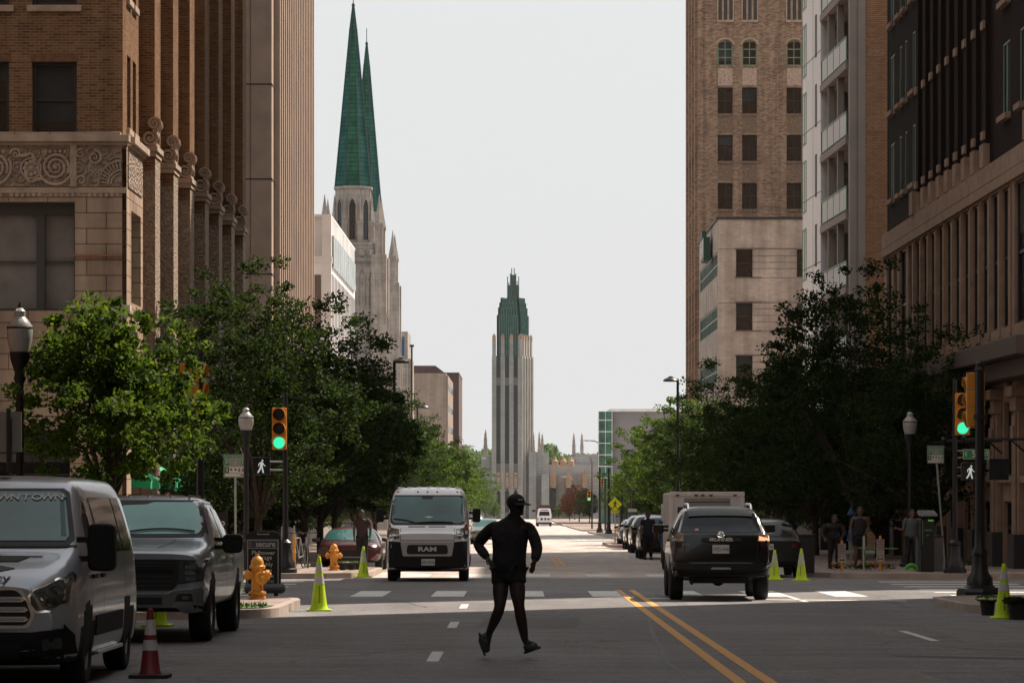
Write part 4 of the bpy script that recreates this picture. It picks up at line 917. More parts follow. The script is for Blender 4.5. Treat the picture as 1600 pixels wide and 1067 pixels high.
# ------------------------------------------------------------------ 10 white residential building with balconies
def balcony_b():
    t = thing('apartment_building', 'white apartment block with stacked balconies and an orange brick end wall', 'building')
    d = 134.; sl_ = -.036; X0 = 13.94; ZT = 62; Z = lambda p: PZ(p, d); fl = 117.3 / (F / d)
    u = Vector((sl_, 1, 0)).normalized(); E = Fr((X0, d, 0), u, (-u.y, u.x, 0)); N = Fr((X0, d, 0), (1, 0, 0), (0, -1, 0))
    yb = 8.8; L = 10.2                                    # balcony bay length, full length
    b = MB(); ax = lambda p: PX(p, d) - X0
    N.quad(b, 0, ax(1352), -3, ZT, 0.0); N.box(b, ax(1352) - .3, ax(1352), -3, ZT, -.3, .05); E.quad(b, 0, .5, -3, ZT, 0)
    b.build('concrete_wall', grey_conc, t)
    b = MB(); N.quad(b, ax(1352), 20, -3, ZT, 0); b.build('brick_wall', brick_orange, t)
    b = MB()
    for k in range(14):
        z = Z(317) + (k - 7) * fl
        n = 40
        for i in range(n): N.box(b, ax(1352) + .1 + i * .1, ax(1352) + .19 + i * .1, z - .16, z + .16, 0, .012)
    b.build('soldier_courses', mat('soldier_orange', (.34, .19, .12), .9, var=.3, vs=9), t)['kind'] = 'stuff'
    # recess back wall, white wing
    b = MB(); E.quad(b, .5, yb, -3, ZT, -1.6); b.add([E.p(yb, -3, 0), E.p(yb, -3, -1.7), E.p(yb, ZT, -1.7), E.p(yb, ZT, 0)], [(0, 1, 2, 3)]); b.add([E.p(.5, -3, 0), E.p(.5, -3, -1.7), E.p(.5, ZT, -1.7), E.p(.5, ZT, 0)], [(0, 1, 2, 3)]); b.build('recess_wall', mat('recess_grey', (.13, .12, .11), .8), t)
    w = MB(); E.box(w, yb, L + 5, -3, ZT, -2, .08); w.build('white_wall', white_panel, t)
    m = MB()
    for k in range(20):
        z = -1.2 + k * fl; E.box(m, yb, L + 5, z, z + .035, .08, .085)
    for a in (yb + 2.6,): E.box(m, a, a + .04, -3, ZT, .08, .085)
    m.build('panel_joints', joint_dark, t)['kind'] = 'stuff'
    for k in range(14):
        z = -2.2 + k * fl
        E.window(t, L + 3.6, L + 4.95, z + .5, z + 2.9, .11, frame_green, glass_dark, 2, 1, .08, .08)
        E.window(t, yb + 1.3, yb + 1.75, z + .9, z + 2.8, .11, frame_black, glass_dark, 1, 1, .05)
    for k in range(17):
        z = Z(317) + (k - 7) * fl - .4
        if z < -1: continue
        s = MB(); E.box(s, .5, yb, z - .22, z + .08, -1.6, .12); sb = s.build('balcony_slab', grey_conc, t)
        r_ = MB(); E.box(r_, .55, yb - .1, z + 1.12, z + 1.17, .04, .09); E.box(r_, .55, yb - .1, z + .16, z + .2, .04, .09)
        for i in range(5): E.box(r_, .55 + i * 2.0, .60 + i * 2.0, z + .08, z + 1.15, .04, .09)
        rl = r_.build('railing', frame_green, t)
        g = MB()
        for i in range(int((yb - .9) / .22)): E.box(g, .68 + i * .22, .79 + i * .22, z + .22, z + 1.1, .05, .075)
        g.build('balusters', mat('baluster_white', (.85, .85, .84), .5) if 'baluster_white' not in MATS else MATS['baluster_white'], rl)
        pm = MATS.get('post_tan') or mat('post_tan', (.34, .30, .27), .7)
        for a_ in (3.6, 6.6): c = MB(); E.box(c, a_, a_ + .2, z + .08, z + fl - .22, -.25, .03); c.build('post', pm, t)
    b = MB(); b.add([E.p(0, ZT, 0), E.p(L + 5, ZT, 0), (40, d + 20, ZT), (34, d, ZT)], [(0, 1, 2, 3)]); b.add([(34, d, -3), (34, d, ZT), (40, d + 20, ZT), (40, d + 20, -3)], [(0, 1, 2, 3)]); b.add([E.p(L + 5, -3, 0), E.p(L + 5, ZT, 0), (40, d + 20, ZT), (40, d + 20, -3)], [(0, 1, 2, 3)]); b.build('rear_wall', brick_orange, t)
balcony_b()
t_ = thing('shop_canopy', 'dark flat canopy and shop front at the foot of the white apartment block', 'canopy', (14.3, 135, gz(135))); q = MB(); q.box(-1.5, -1.0, 0, 14, 0, 3.6); q.build('shop_front', frame_black, t_); q = MB(); q.box(-2.1, -.9, -.3, 14, 3.6, 3.85); q.build('roof', frame_black, t_)  # dark panel and slab added in place of the shade at street level
# ------------------------------------------------------------------ 11 dark brick building on the right corner
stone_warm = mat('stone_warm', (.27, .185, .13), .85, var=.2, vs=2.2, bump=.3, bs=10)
def dark_right():
    t = thing('dark_brick_building', 'dark brick building over a carved stone colonnade at the right edge', 'building')
    X = 14.; Y0 = 84.; E = Fr((X, Y0, 0), (0, 1, 0), (-1, 0, 0)); L = 37; ZB = PZ(372, 121.) + .0
    N = Fr((X, Y0, 0), (1, 0, 0), (0, -1, 0))
    Zs = ZB                                         # underside of the brick / top of the upper stone storey
    # levels measured at the far end (d=121) : upper storey 372-592, ledge 600-640, piers below
    z = lambda p: PZ(p, 121.)
    zA, zB, zC = z(365), z(593), z(650)
    ZT = 24
    wl = []
    rows = [12.1 + k * 3.28 for k in range(4)]
    for zr in rows:
        for a0 in (2.2, 4.6, 9.2, 28.5, 30.8, 32.6, 35.0): pass
    b = MB()
    holes = []
    for zr in rows:
        for a0, w in ((2.3, .8), (4.4, .8), (7.0, 1.35), (28.2, 1.3), (31.0, .7), (32.6, .7), (34.8, 1.3)): holes.append((a0, a0 + w, zr, zr + 2.1))
    E.wall(b, 0, L, zA, ZT, holes, .12, -.02); N.quad(b, 0, 16, zA, ZT, 0); b.add([(X, Y0 + L, -2), (X + 16, Y0 + L, -2), (X + 16, Y0 + L, ZT), (X, Y0 + L, ZT)], [(0, 1, 2, 3)])
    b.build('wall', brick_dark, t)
    q = MB()
    for i in range(9): a = 10.8 + i * 2.0; E.box(q, a, a + .75, zA - .3, ZT, -.02, .12)
    q.build('brick_ribs', brick_dark, t)['kind'] = 'stuff'
    q = MB()
    for zr in rows:
        for i in range(9): a = 10.8 + i * 2.0; E.box(q, a + .1, a + .65, zr - .35, zr - .1, -.1, .19)
    for h in holes: E.box(q, h[0] - .12, h[1] + .12, h[2] - .16, h[2], -.1, .16)
    for i in range(9): a = 10.8 + i * 2.0; E.box(q, a - .02, a + .77, zA - .05, zA + .65, 0, .2)
    q.build('stone_blocks', stone_warm, t)['kind'] = 'stuff'
    for h in holes: E.window(t, h[0], h[1], h[2], h[3], -.03, frame_green, glass_dark, 2 if h[1] - h[0] > 1 else 1, 1, .05, .07, thick=.03)
    # unseen slab added above the corner to shape the sun band on the road
    u = MB(); u.box(X + .3, X + 9, Y0 + .01, Y0 + 14, ZT, ZT + 34); u.build('upper_storeys', brick_dark, t)
    rb = MB(); roof(rb, X, X + 16, Y0, Y0 + L, ZT - .02); rb.build('roof', roof_mat, t)
    # upper stone storey with deep windows
    us = MB(); hh = []; a = 1.0
    pat = [(1.0, 1.3), (3.1, 2.2)] + [(6.3 + i * 2.0, 1.4) for i in range(11)] + [(28.6, 1.0), (30.2, 2.0), (33.0, 1.0), (34.7, 1.5)]
    hh = [(p, p + w, zB + .55, zA - 1.0) for p, w in pat]
    E.wall(us, 0, L, zB, zA - .06, hh, .13, .12); N.wall(us, 0, 16, -1.6, zA - .06, [], .3, .12)
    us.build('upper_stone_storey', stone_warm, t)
    for h in hh: E.window(t, h[0], h[1], h[2], h[3], .03, frame_black, glass_dark, 1, 2, .07, .06)
    q = MB()
    for i in range(12): a = 5.78 + i * 2.0; E.box(q, a, a + .36, zB + .3, zA - 1.1, .1, .17)
    E.box(q, 0, L, zA - .95, zA - .65, .1, .24); E.box(q, 0, L, zA - .62, zA - .1, .1, .22)
    for a in (1.9, 27): E.box(q, a, a + .9, zA - .1, zA + .7, .05, .3)
    q.build('mullion_piers', stone_warm, t)['kind'] = 'stuff'
    # dark ledge
    q = MB(); E.box(q, -.6, L + .3, zB - .5, zB, -.2, 1.0); E.box(q, -.3, L, zB - 1.0, zB - .51, -.2, .6); q.build('ledge', mat('ledge_dark', (.075, .055, .045), .8), t, bevel=.03)
    q = MB(); hs = []; bay = 4.05; fr0 = .6
    for i in range(9): hs.append((fr0 + i * bay + 1.25, fr0 + i * bay + 3.65, z(745), zC - .2)); 
    for i in range(9): hs.append((fr0 + i * bay + 1.1, fr0 + i * bay + 3.8, -2, z(775)))
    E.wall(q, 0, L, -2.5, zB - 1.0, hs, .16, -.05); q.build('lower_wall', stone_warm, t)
    for h in hs[:9]: E.window(t, h[0], h[1], h[2], h[3], -.17, frame_black, glass_dark, 2, 2, .08, .06)
    for h in hs[9:]: E.window(t, h[0], h[1], h[2], h[3], -.17, frame_black, glass_dark, 2, 2, .08, .06, low=.75, name='shop_window')
    q = MB()
    for i in range(9): a = fr0 + i * bay; E.box(q, a + 2.2, a + 2.7, zC + .25, zC + 1.0, -.05, .02)
    q.build('vent_panels', mat('vent_dark', (.04, .03, .025), .7), t)['kind'] = 'stuff'
    for i in range(10):
        a = fr0 + i * bay - .05; q = MB()
        E.box(q, a, a + .95, -2.2, zC - .1, -.05, .13); E.box(q, a + .2, a + .75, -1.0, zC - .6, .13, .2); E.box(q, a - .12, a + 1.07, zC - .1, zC + .2, -.05, .34); E.box(q, a - .05, a + 1.0, zC - .5, zC - .1, -.05, .22)
        E.box(q, a + .2, a + .75, zC - 1.3, zC - .9, .2, .25)
        pr = q.build('pier', stone_warm, t, bevel=.025)
        q = MB(); E.box(q, a - .08, a + 1.03, -2.5, z(812), -.04, .26); q.build('plinth', mat('plinth_black', (.03, .028, .027), .5) if 'plinth_black' not in MATS else MATS['plinth_black'], pr)
        q = MB(); E.box(q, a + 1.0, a + 3.95, z(753), z(745), -.05, .12); q.build('sill', stone_warm, t, bevel=.02)
        zb_ = z(705) + .0; q = MB(); q.tube([E.p(a + .45, zb_, .5), E.p(a + .45, zb_, 2.1)], .035, 6); q.tube([E.p(a + .45, zb_ - .35, .5), E.p(a + .45, zb_, .9)], .03, 5); q.add(*ball(E.p(a + .45, zb_ + .02, 2.12), .09, 8, 5)); q.build('flag_bracket', black_metal, t)
dark_right()
# ------------------------------------------------------------------ unseen blocks added outside the picture to shade the street and darken reflections
def block(name, label, x0, x1, y0, y1, h, m, side):
    t = thing(name, label, 'building'); b = MB(); b.box(x0, x1, y0, y1, -2, h); b.build('wall', m, t)
    fx = x0 if side > 0 else x1; fr = Fr((fx, y0, 0), (0, 1, 0), (-side, 0, 0)); q = MB(); s = MB(); z = 1.0
    while z < min(h, 40) - 3:
        y = 1.5
        while y < (y1 - y0) - 2: fr.box(q, y, y + 1.4, z, z + 2.1, -.1, .015); fr.box(s, y - .1, y + 1.5, z - .15, z, -.1, .09); y += 2.9
        z += 3.7
    q.build('window_glass', glass_dark, t)['kind'] = 'stuff'; s.build('window_sills', stone, t)['kind'] = 'stuff'
block('stone_office_block', 'tan stone office block on the near right street corner', 14.0, 44, -180, 68.5, 58, stone_block, 1)
block('brick_office_block', 'brown brick office block on the near left street corner', -44, -11.2, -180, 58, 34, brick_brown, -1)
block('closing_office_block', 'tan office block closing the avenue far behind the camera', -70, 70, -330, -300, 70, stone_block, 1)  # added to shut out bright sky behind the camera
# ================================================================== TREES
def leaf_mesh(name, rng, centers, crad, per, leaf, mat_, flat=.7):
    n = len(centers) * per
    c = np.repeat(np.array(centers), per, 0); cr = np.repeat(np.array(crad), per)
    v = rng.normal(size=(n, 3)); v /= np.linalg.norm(v, axis=1)[:, None]
    r = rng.random(n) ** .45
    p = c + v * (r * cr)[:, None] * np.array([1, 1, flat])
    # each leaf: a folded kite
    d = rng.normal(size=(n, 3)) + np.array([0, 0, -.25]); d /= np.linalg.norm(d, axis=1)[:, None]
    q = rng.normal(size=(n, 3)) + np.array([0, 0, 1.0]); w = np.cross(d, q); w /= np.linalg.norm(w, axis=1)[:, None] + 1e-9
    s = leaf * (.6 + .8 * rng.random(n))[:, None]
    a = p - d * s * .5; b = p + w * s * .33; e = p + d * s * .5; f = p - w * s * .33
    V = np.stack([a, b, e, f], 1).reshape(-1, 3)
    me = bpy.data.meshes.new(name); me.vertices.add(4 * n); me.vertices.foreach_set('co', V.ravel().astype(np.float32))
    me.loops.add(4 * n); me.loops.foreach_set('vertex_index', np.arange(4 * n, dtype=np.int32))
    me.polygons.add(n); me.polygons.foreach_set('loop_start', np.arange(0, 4 * n, 4, dtype=np.int32)); me.polygons.foreach_set('loop_total', np.full(n, 4, dtype=np.int32))
    me.materials.append(mat_); me.update(calc_edges=True)
    return me
def tree_proto(seed, H, trunk_h, rx, rz, nclump, per, leaf, lm, crad=(.35, .75), lean=0., trunk_r=.14):
    rng = np.random.default_rng(seed); cz = trunk_h + rz * .86
    cen = []; rad = []
    lobes = rng.normal(size=(9, 3)); lobes /= np.linalg.norm(lobes, axis=1)[:, None]; la = .68 + .5 * rng.random(9)
    while len(cen) < nclump:
        v = rng.normal(size=3); v /= np.linalg.norm(v)
        k = (np.clip(lobes @ v, 0, 1) ** 4 * la).sum() / max(.35, (np.clip(lobes @ v, 0, 1) ** 4).sum())
        r = rng.random() ** .38 * (k + .12)
        x, y, z = v * r * np.array([rx, rx, rz])
        if z < -rz * .82 + .25 * rng.random(): continue
        if z < 0: x *= 1.15; y *= 1.15
        cen.append((x + lean * (z + rz) * .1, y, cz + z)); rad.append(rng.uniform(*crad) * (1.25 if r < .7 else .85))
    me = leaf_mesh('crown', rng, cen, rad, per, leaf, lm)
    # bare sprigs poking out are made by the small outer clumps; trunk with limbs
    t = MB(); top = Vector((lean * .3, 0, trunk_h))
    t.tube([(0, 0, -.25), (0, 0, .05), (.02, .01, trunk_h * .5), tuple(top)], [trunk_r * 1.5, trunk_r * 1.1, trunk_r * .9, trunk_r * .8], 9)
    order = rng.permutation(len(cen))[:15]
    for i in order:
        c = Vector(cen[i]); m1 = top.lerp(c, .35) + Vector((0, 0, .35)); m2 = top.lerp(c, .7) + Vector((0, 0, .2))
        st = top - Vector((0, 0, rng.random() * trunk_h * .22))
        t.tube([st, m1, m2, c], [trunk_r * .55, trunk_r * .36, trunk_r * .2, .012], 6)
    return me, t
PROTO = {}
def proto(key, **k):
    me, tb = tree_proto(**k); tr = tb.build('trunk', bark, None, smooth=True); tm = tr.data; bpy.data.objects.remove(tr)
    PROTO[key] = (me, tm)
def tree(key, name, label, X, Y, H=None, sc=1., sz=None, rz=0., group=None, z=None, lm=None):
    me, tm = PROTO[key]; zz = gz(Y) + .12 if z is None else z
    r = thing(name, label, 'tree', (X, Y, zz), rz, group); r.scale = (sc, sc, sz or sc)
    for nm, d in (('crown', me), ('trunk', tm)):
        o = bpy.data.objects.new(nm, d); COL.objects.link(o); o.parent = r
        if nm == 'crown' and lm: o.material_slots[0].link = 'OBJECT'; o.material_slots[0].material = lm
    return r
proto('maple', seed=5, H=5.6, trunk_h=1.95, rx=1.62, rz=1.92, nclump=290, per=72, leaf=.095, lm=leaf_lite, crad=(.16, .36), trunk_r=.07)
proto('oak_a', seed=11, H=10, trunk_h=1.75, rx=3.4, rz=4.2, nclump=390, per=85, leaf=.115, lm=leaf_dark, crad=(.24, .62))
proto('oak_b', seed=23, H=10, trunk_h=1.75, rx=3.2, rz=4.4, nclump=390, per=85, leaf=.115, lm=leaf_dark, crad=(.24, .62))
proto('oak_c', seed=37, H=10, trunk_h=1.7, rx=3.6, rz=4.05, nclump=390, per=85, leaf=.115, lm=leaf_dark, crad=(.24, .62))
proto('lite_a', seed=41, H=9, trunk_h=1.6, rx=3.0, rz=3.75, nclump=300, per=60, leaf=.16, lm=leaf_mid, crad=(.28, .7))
tree('maple', 'maple_tree', 'small bright green maple behind the parked passenger van at left', -6.55, 51.6, sc=1.0, sz=.99)
GL = 'street trees lining the left side of the avenue'; GR = 'street trees lining the right side of the avenue'
left = [(-7.6, 94, 'oak_b', 1.0, 1.02, 'large dark street tree nearest the walk signal on the far left corner'),
        (-6.9, 104, 'oak_a', 1.02, 1.03, 'dark street tree with the tallest crown in the left row'),
        (-7.0, 114, 'oak_c', .95, 1.0, 'dark street tree third along the left row from the far corner'),
        (-7.2, 126, 'oak_b', .92, .93, 'dark street tree fourth along the left row, above the yellow hydrant'),
        (-7.0, 139, 'oak_a', .9, .9, 'dark street tree fifth along the left row, left of the white cargo van'),
        (-6.8, 153, 'oak_c', .85, .86, 'dark street tree sixth along the left row, behind the white cargo van'),
        (-6.6, 168, 'oak_b', .85, .84, 'street tree at the end of the first block on the left'),
        (-7.2, 198, 'lite_a', 1.1, 1.1, 'lighter green street tree opening the second block on the left'),
        (-7.4, 214, 'oak_a', .85, .88, 'street tree second in the second block on the left'),
        (-7.2, 232, 'lite_a', 1.1, 1.1, 'lighter green street tree in the middle of the second block on the left'),
        (-7.2, 252, 'lite_a', 1.15, 1.08, 'lighter green street tree over the roof of the white cargo van'),
        (-7.2, 275, 'lite_a', 1.1, 1.05, 'lighter green street tree at the end of the second block on the left'),
        (-7.2, 312, 'lite_a', 1.1, 1.05, 'pale green street tree opening the third block on the left'),
        (-7.4, 345, 'lite_a', 1.1, 1.1, 'pale green street tree farthest along the left row')]
random.seed(3)
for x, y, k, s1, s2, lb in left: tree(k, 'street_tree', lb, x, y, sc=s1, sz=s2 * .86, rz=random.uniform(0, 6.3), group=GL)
right = [(12.4, 96, 'oak_a', .92, .84, 'dark street tree behind the parking sign on the far right corner'),
         (11.4, 107, 'oak_b', 1.06, 1.10, 'dark street tree second from the far right corner'),
         (11.0, 118, 'oak_c', 1.0, .98, 'dark street tree third from the far right corner'),
         (10.6, 130, 'oak_a', 1.0, .98, 'dark street tree fourth along the right row'),
         (10.0, 143, 'oak_b', .98, .92, 'dark street tree above the black suv on the right'),
         (9.4, 157, 'oak_c', .95, .90, 'dark street tree before the end of the first block on the right'),
         (9.4, 171, 'lite_a', 1.1, 1.05, 'bright green street tree behind the boxy utility truck'),
         (9.6, 200, 'lite_a', 1.05, 1.02, 'bright green street tree opening the second block on the right'),
         (9.8, 222, 'oak_a', .9, .93, 'dark green street tree in the second block on the right'),
         (10.6, 246, 'lite_a', .9, 1.0, 'tall bright green street tree beside the glass office block'),
         (11.2, 270, 'oak_b', .75, .85, 'dark green street tree behind the yellow pedestrian sign'),
         (11.4, 312, 'lite_a', .8, .8, 'green street tree opening the third block on the right'),
         (11.6, 345, 'lite_a', .75, .72, 'green street tree farthest along the right row')]
for i, (x, y) in enumerate(((-9.2, 99), (-9.1, 109), (-9.2, 120), (-9.0, 132), (-9.0, 145), (-8.9, 158))):
    tree('oak_c', 'young_tree', ('low young tree against the brick tower, nearest the far left corner', 'low young tree against the carved piers of the brick tower', 'low young tree at the far end of the brick tower', 'low young tree before the alley of the ribbed tower', 'low young tree at the foot of the ribbed tower', 'low young tree at the far end of the ribbed tower')[i], x, y, sc=.52, sz=.50, rz=i * 1.3, group='low young trees close to the left facades')
for i, (x, y) in enumerate(((12.6, 112), (12.2, 124), (11.8, 137), (11.6, 150), (11.4, 164), (12., 180))):
    tree('oak_c', 'young_tree', ('low young tree beside the dark colonnade', 'low young tree at the end of the dark colonnade', 'low young tree before the white apartment block shop front', 'low young tree at the far corner of the white apartment block', 'low young tree beyond the white apartment block', 'low young tree at the far right corner of the first block')[i], x, y, sc=.56, sz=.52, rz=i * 1.1, group='low young trees close to the right facades')
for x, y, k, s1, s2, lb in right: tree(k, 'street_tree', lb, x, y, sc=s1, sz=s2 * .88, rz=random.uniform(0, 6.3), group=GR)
# far end: smaller trees and shrubs round the church, each on its own
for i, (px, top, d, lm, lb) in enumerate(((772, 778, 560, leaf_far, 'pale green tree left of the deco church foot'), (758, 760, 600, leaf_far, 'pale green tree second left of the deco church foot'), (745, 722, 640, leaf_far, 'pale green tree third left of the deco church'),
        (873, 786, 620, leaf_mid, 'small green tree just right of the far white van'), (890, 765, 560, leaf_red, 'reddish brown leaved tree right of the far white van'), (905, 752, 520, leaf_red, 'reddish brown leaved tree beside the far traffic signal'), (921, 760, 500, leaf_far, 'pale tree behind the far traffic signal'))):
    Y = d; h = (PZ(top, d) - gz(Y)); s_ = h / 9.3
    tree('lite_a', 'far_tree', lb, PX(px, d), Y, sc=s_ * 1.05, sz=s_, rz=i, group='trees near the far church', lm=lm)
# distant wooded rise behind the church
rng = np.random.default_rng(9); cen = []; rad = []
for i in range(420):
    px = rng.uniform(640, 1010); d = rng.uniform(1180, 1320); top = 708 + 7 * math.sin(px * .05) + 5 * math.sin(px * .13) + rng.uniform(-3, 20)
    cen.append((PX(px, d), d, PZ(top + 6, d))); rad.append(rng.uniform(2.5, 4.5))
    cen.append((PX(px, d), d, PZ(top + 30, d))); rad.append(rng.uniform(3, 5.5))
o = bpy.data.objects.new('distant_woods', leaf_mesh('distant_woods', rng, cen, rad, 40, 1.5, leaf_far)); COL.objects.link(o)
tag(o, 'hazy green woods on the rise behind the deco church', 'woods', kind='stuff')
h = MB(); h.add([(-900, 1330, -60), (900, 1330, -60), (900, 1500, 4), (-900, 1500, 4), (900, 2600, -2), (-900, 2600, -2)], [(0, 1, 2, 3), (3, 2, 4, 5)]); struct('hills', h, mat('hill_green', (.05, .08, .04), .95, var=.4, vs=.02))
# ================================================================== STREET FURNITURE
def G(x, y, up=.14): return (x, y, gz(y) + up)
# ---- traffic signals
def signal_head(par, x, y, z, rz, lit=None, sc=1., vl=.2):
    "three section yellow head; lens centres .34 apart; faces -Y when rz = 0"
    m = Matrix.Translation((x, y, z)) @ Matrix.Rotation(rz, 4, 'Z') @ Matrix.Scale(sc, 4)
    def place(o): o.matrix_local = m; return o
    b = MB()
    for k in range(3): b.box(-.18, .18, 0, .2, (k - 1.5) * .355 + .005, (k - .5) * .355 - .005)
    b.box(-.165, .165, .01, .19, -.53, .53); h = place(b.build('signal_head', sign_yellow, par, bevel=.012))
    for k in range(3):
        zc = (1 - k) * .355
        v = MB(); n = 18; vs = []
        for i in range(n + 1):
            a = R(-50) + R(280) * i / n; ln = vl if 0.15 < i / n < .85 else vl * .4
            vs += [(math.cos(a) * .148, 0, zc + math.sin(a) * .148), (math.cos(a) * .155, -ln, zc + math.sin(a) * .155), (math.cos(a) * .163, 0, zc + math.sin(a) * .163), (math.cos(a) * .163, -ln, zc + math.sin(a) * .163)]
        for i in range(n): v.f += [(i * 4, i * 4 + 4, i * 4 + 5, i * 4 + 1), (i * 4 + 2, i * 4 + 3, i * 4 + 7, i * 4 + 6), (i * 4 + 1, i * 4 + 5, i * 4 + 7, i * 4 + 3)]
        v.v = vs; v.m = [0] * len(v.f); hood = v.build('visor', sign_yellow, h)
        l = MB(); l.lathe([(.145, -.015), (.12, -.03), (0, -.035)], 20, (0, 0, zc), 'y', cap=False); l.build('lens', lens_green if lit == k else lens_dark, h)
    return h
def walk_box(par, x, y, z, lit=True, s=.42):
    b = MB(); b.box(x - s / 2, x + s / 2, y, y + .2, z - s / 2, z + s / 2); b.box(x - s / 2 - .02, x + s / 2 + .02, y - .1, y, z + s / 2 - .02, z + s / 2 + .01); w = b.build('walk_signal', black_metal, par, bevel=.015)
    if lit: walker(w, x, y - .006, z, s * .8, walk_white)
    return w
def walker(par, x, y, z, h, m, face=-1, name='walking_figure'):
    "the walking man pictogram"
    k = h / 10.
    def T(u, v): return (x + u * k, y, z + v * k)
    b = MB()
    def poly(pts): b.add([T(*p) for p in pts], [tuple(range(len(pts)))])
    b.add([T(.75 + .72 * math.cos(a), 4.1 + .72 * math.sin(a)) for a in np.linspace(0, 6.283, 13)[:-1]], [tuple(range(12))])
    poly([(-.7, 3.0), (.9, 3.2), (1.2, 2.2), (.9, -.2), (-.9, -.2), (-.8, 1.6)])
    poly([(-.7, 3.0), (-2.1, 1.7), (-2.3, -.1), (-1.7, -.1), (-1.5, 1.3), (-.6, 2.0)])
    poly([(1.1, 2.9), (1.9, 1.2), (3.1, .3), (2.8, -.2), (1.4, .8), (.8, 2.0)])
    poly([(-.9, -.1), (.2, -.1), (-.6, -2.6), (-2.2, -5), (-3.1, -4.7), (-1.7, -2.2)])
    poly([(-.1, -.1), (.95, -.1), (1.3, -2.2), (2.0, -4.9), (1.0, -5.1), (.3, -2.6)])
    return b.build(name, m, par)
def base_pole(par, h, r=.085, name='pole', rt=None):
    b = MB(); b.lathe([(.30, -.02), (.30, .10), (.26, .12), (.25, .26), (.17, .38), (.15, .7), (.17, .72), (.17, .78), (r * 1.15, .86), (r, 1.2), (rt or r * .85, h), (rt or r * .85, h + .02), (.05, h + .06)], 12)
    return b.build(name, black_metal, par, smooth=True)
def signal_pole(label, px, d, h, y_off=0):
    return thing('traffic_signal', label, 'traffic signal', (PX(px, d), d, gz(d) + .14), group='traffic signals at the intersection')
s = F / 81.5
t = signal_pole('black signal pole showing a green light and white walking figure on far left corner', 446, 82.5, 0); d = 82.3; base_pole(t, PZ(625, d) - gz(d), .07)
lx = lambda px, d, t: PX(px, d) - t.location.x
lz = lambda py, d, t: PZ(py, d) - t.location.z
signal_head(t, lx(436, d, t), -.18, lz(669.5, d, t), 0, 2, 1.02); walk_box(t, lx(408, d, t), -.1, lz(728, d, t), s=.44)
for y, x_ in ((721, 416), (734, 416), (645, 436), (690, 436)): b = MB(); b.tube([(lx(x_, d, t), .02, lz(y, d, t)), (0, 0, lz(y, d, t))], .022, 6); b.build('bracket', steel, t)
d = 82.3; t = signal_pole('black signal pole showing a green light and E 5TH street sign on far right corner', 1492, d, 0); base_pole(t, PZ(605, d) - gz(d), .07)
signal_head(t, lx(1502.5, d, t), -.18, lz(647, d, t), 0, 2, 1.02); walk_box(t, lx(1515, d, t), -.12, lz(737, d, t), s=.44)
for y in (730, 743, 704, 715): b = MB(); b.tube([(0, 0, lz(y, d, t)), (lx(1506, d, t), 0, lz(y, d, t))], .018, 6); b.build('bracket', steel, t)
q = thing('street_name_sign', 'green street name plate reading E 5TH ST at right', 'sign', (PX(1524, d), d - .15, PZ(709.5, d)))
b = MB(); b.box(-.34, .34, 0, .02, -.13, .13); b.build('plate', sign_green, q)
b = MB(); b.box(-.335, .335, -.003, .0, .112, .122); b.box(-.335, .335, -.003, 0, -.122, -.112); b.box(-.335, -.325, -.003, 0, -.122, .122); b.box(.325, .335, -.003, 0, -.122, .122); b.build('border', sign_white, q)
text('lettering', 'E', .15, sign_white, q, (-.26, -.004, 0)); text('lettering', '5', .24, sign_white, q, (-.06, -.004, 0)); text('lettering', 'TH', .12, sign_white, q, (.10, -.004, .035)); text('lettering', 'ST', .15, sign_white, q, (.25, -.004, 0))
# near right pole
d = 62.6; t = signal_pole('tall black signal pole with yellow heads turned sideways on near right corner', 1531, d, 0); base_pole(t, PZ(580, d) - gz(d), .10)
b = MB(); b.lathe([(.46, -.2), (.46, -.0), (.42, .06), (.3, .09)], 8); b.build('base_plinth', black_metal, t); b = MB(); b.lathe([(.12, lz(578, d, t)), (.09, lz(573, d, t)), (0, lz(571, d, t))], 10); b.build('pole_cap', black_metal, t); b = MB(); b.lathe([(.13, lz(655, d, t)), (.13, lz(648, d, t))], 10, (0, 0, 0)); b.build('pole_collar', black_metal, t)
signal_head(t, lx(1527.5, d, t), .32, lz(623, d, t), R(176), None, .98); signal_head(t, lx(1519, d, t), .62, lz(627, d, t), R(-84), None, .95, .09)
b = MB(); b.box(lx(1545, d, t), lx(1575, d, t), -.1, .3, lz(750, d, t), lz(718, d, t)); b.box(lx(1544, d, t), lx(1576, d, t), -.12, .32, lz(718, d, t), lz(716.5, d, t)); b.tube([(0, 0, lz(735, d, t)), (lx(1547, d, t), .1, lz(735, d, t))], .03, 6); b.build('control_box', black_metal, t, bevel=.03)
# near left pole
d = 62.8; t = signal_pole('signal pole with yellow heads turned away partly hidden by the maple', 313, d, 0); base_pole(t, PZ(560, d) - gz(d), .075)
signal_head(t, lx(314.5, d, t), .12, lz(612, d, t), R(80), None, 1.05, .10); signal_head(t, lx(299, d, t), .1, lz(612, d, t), R(168), None, 1.05, .10)
for y in (575, 650): b = MB(); b.tube([(0, 0, lz(y, d, t)), (lx(300, d, t), .1, lz(y, d, t))], .025, 6); b.build('bracket', black_metal, t)
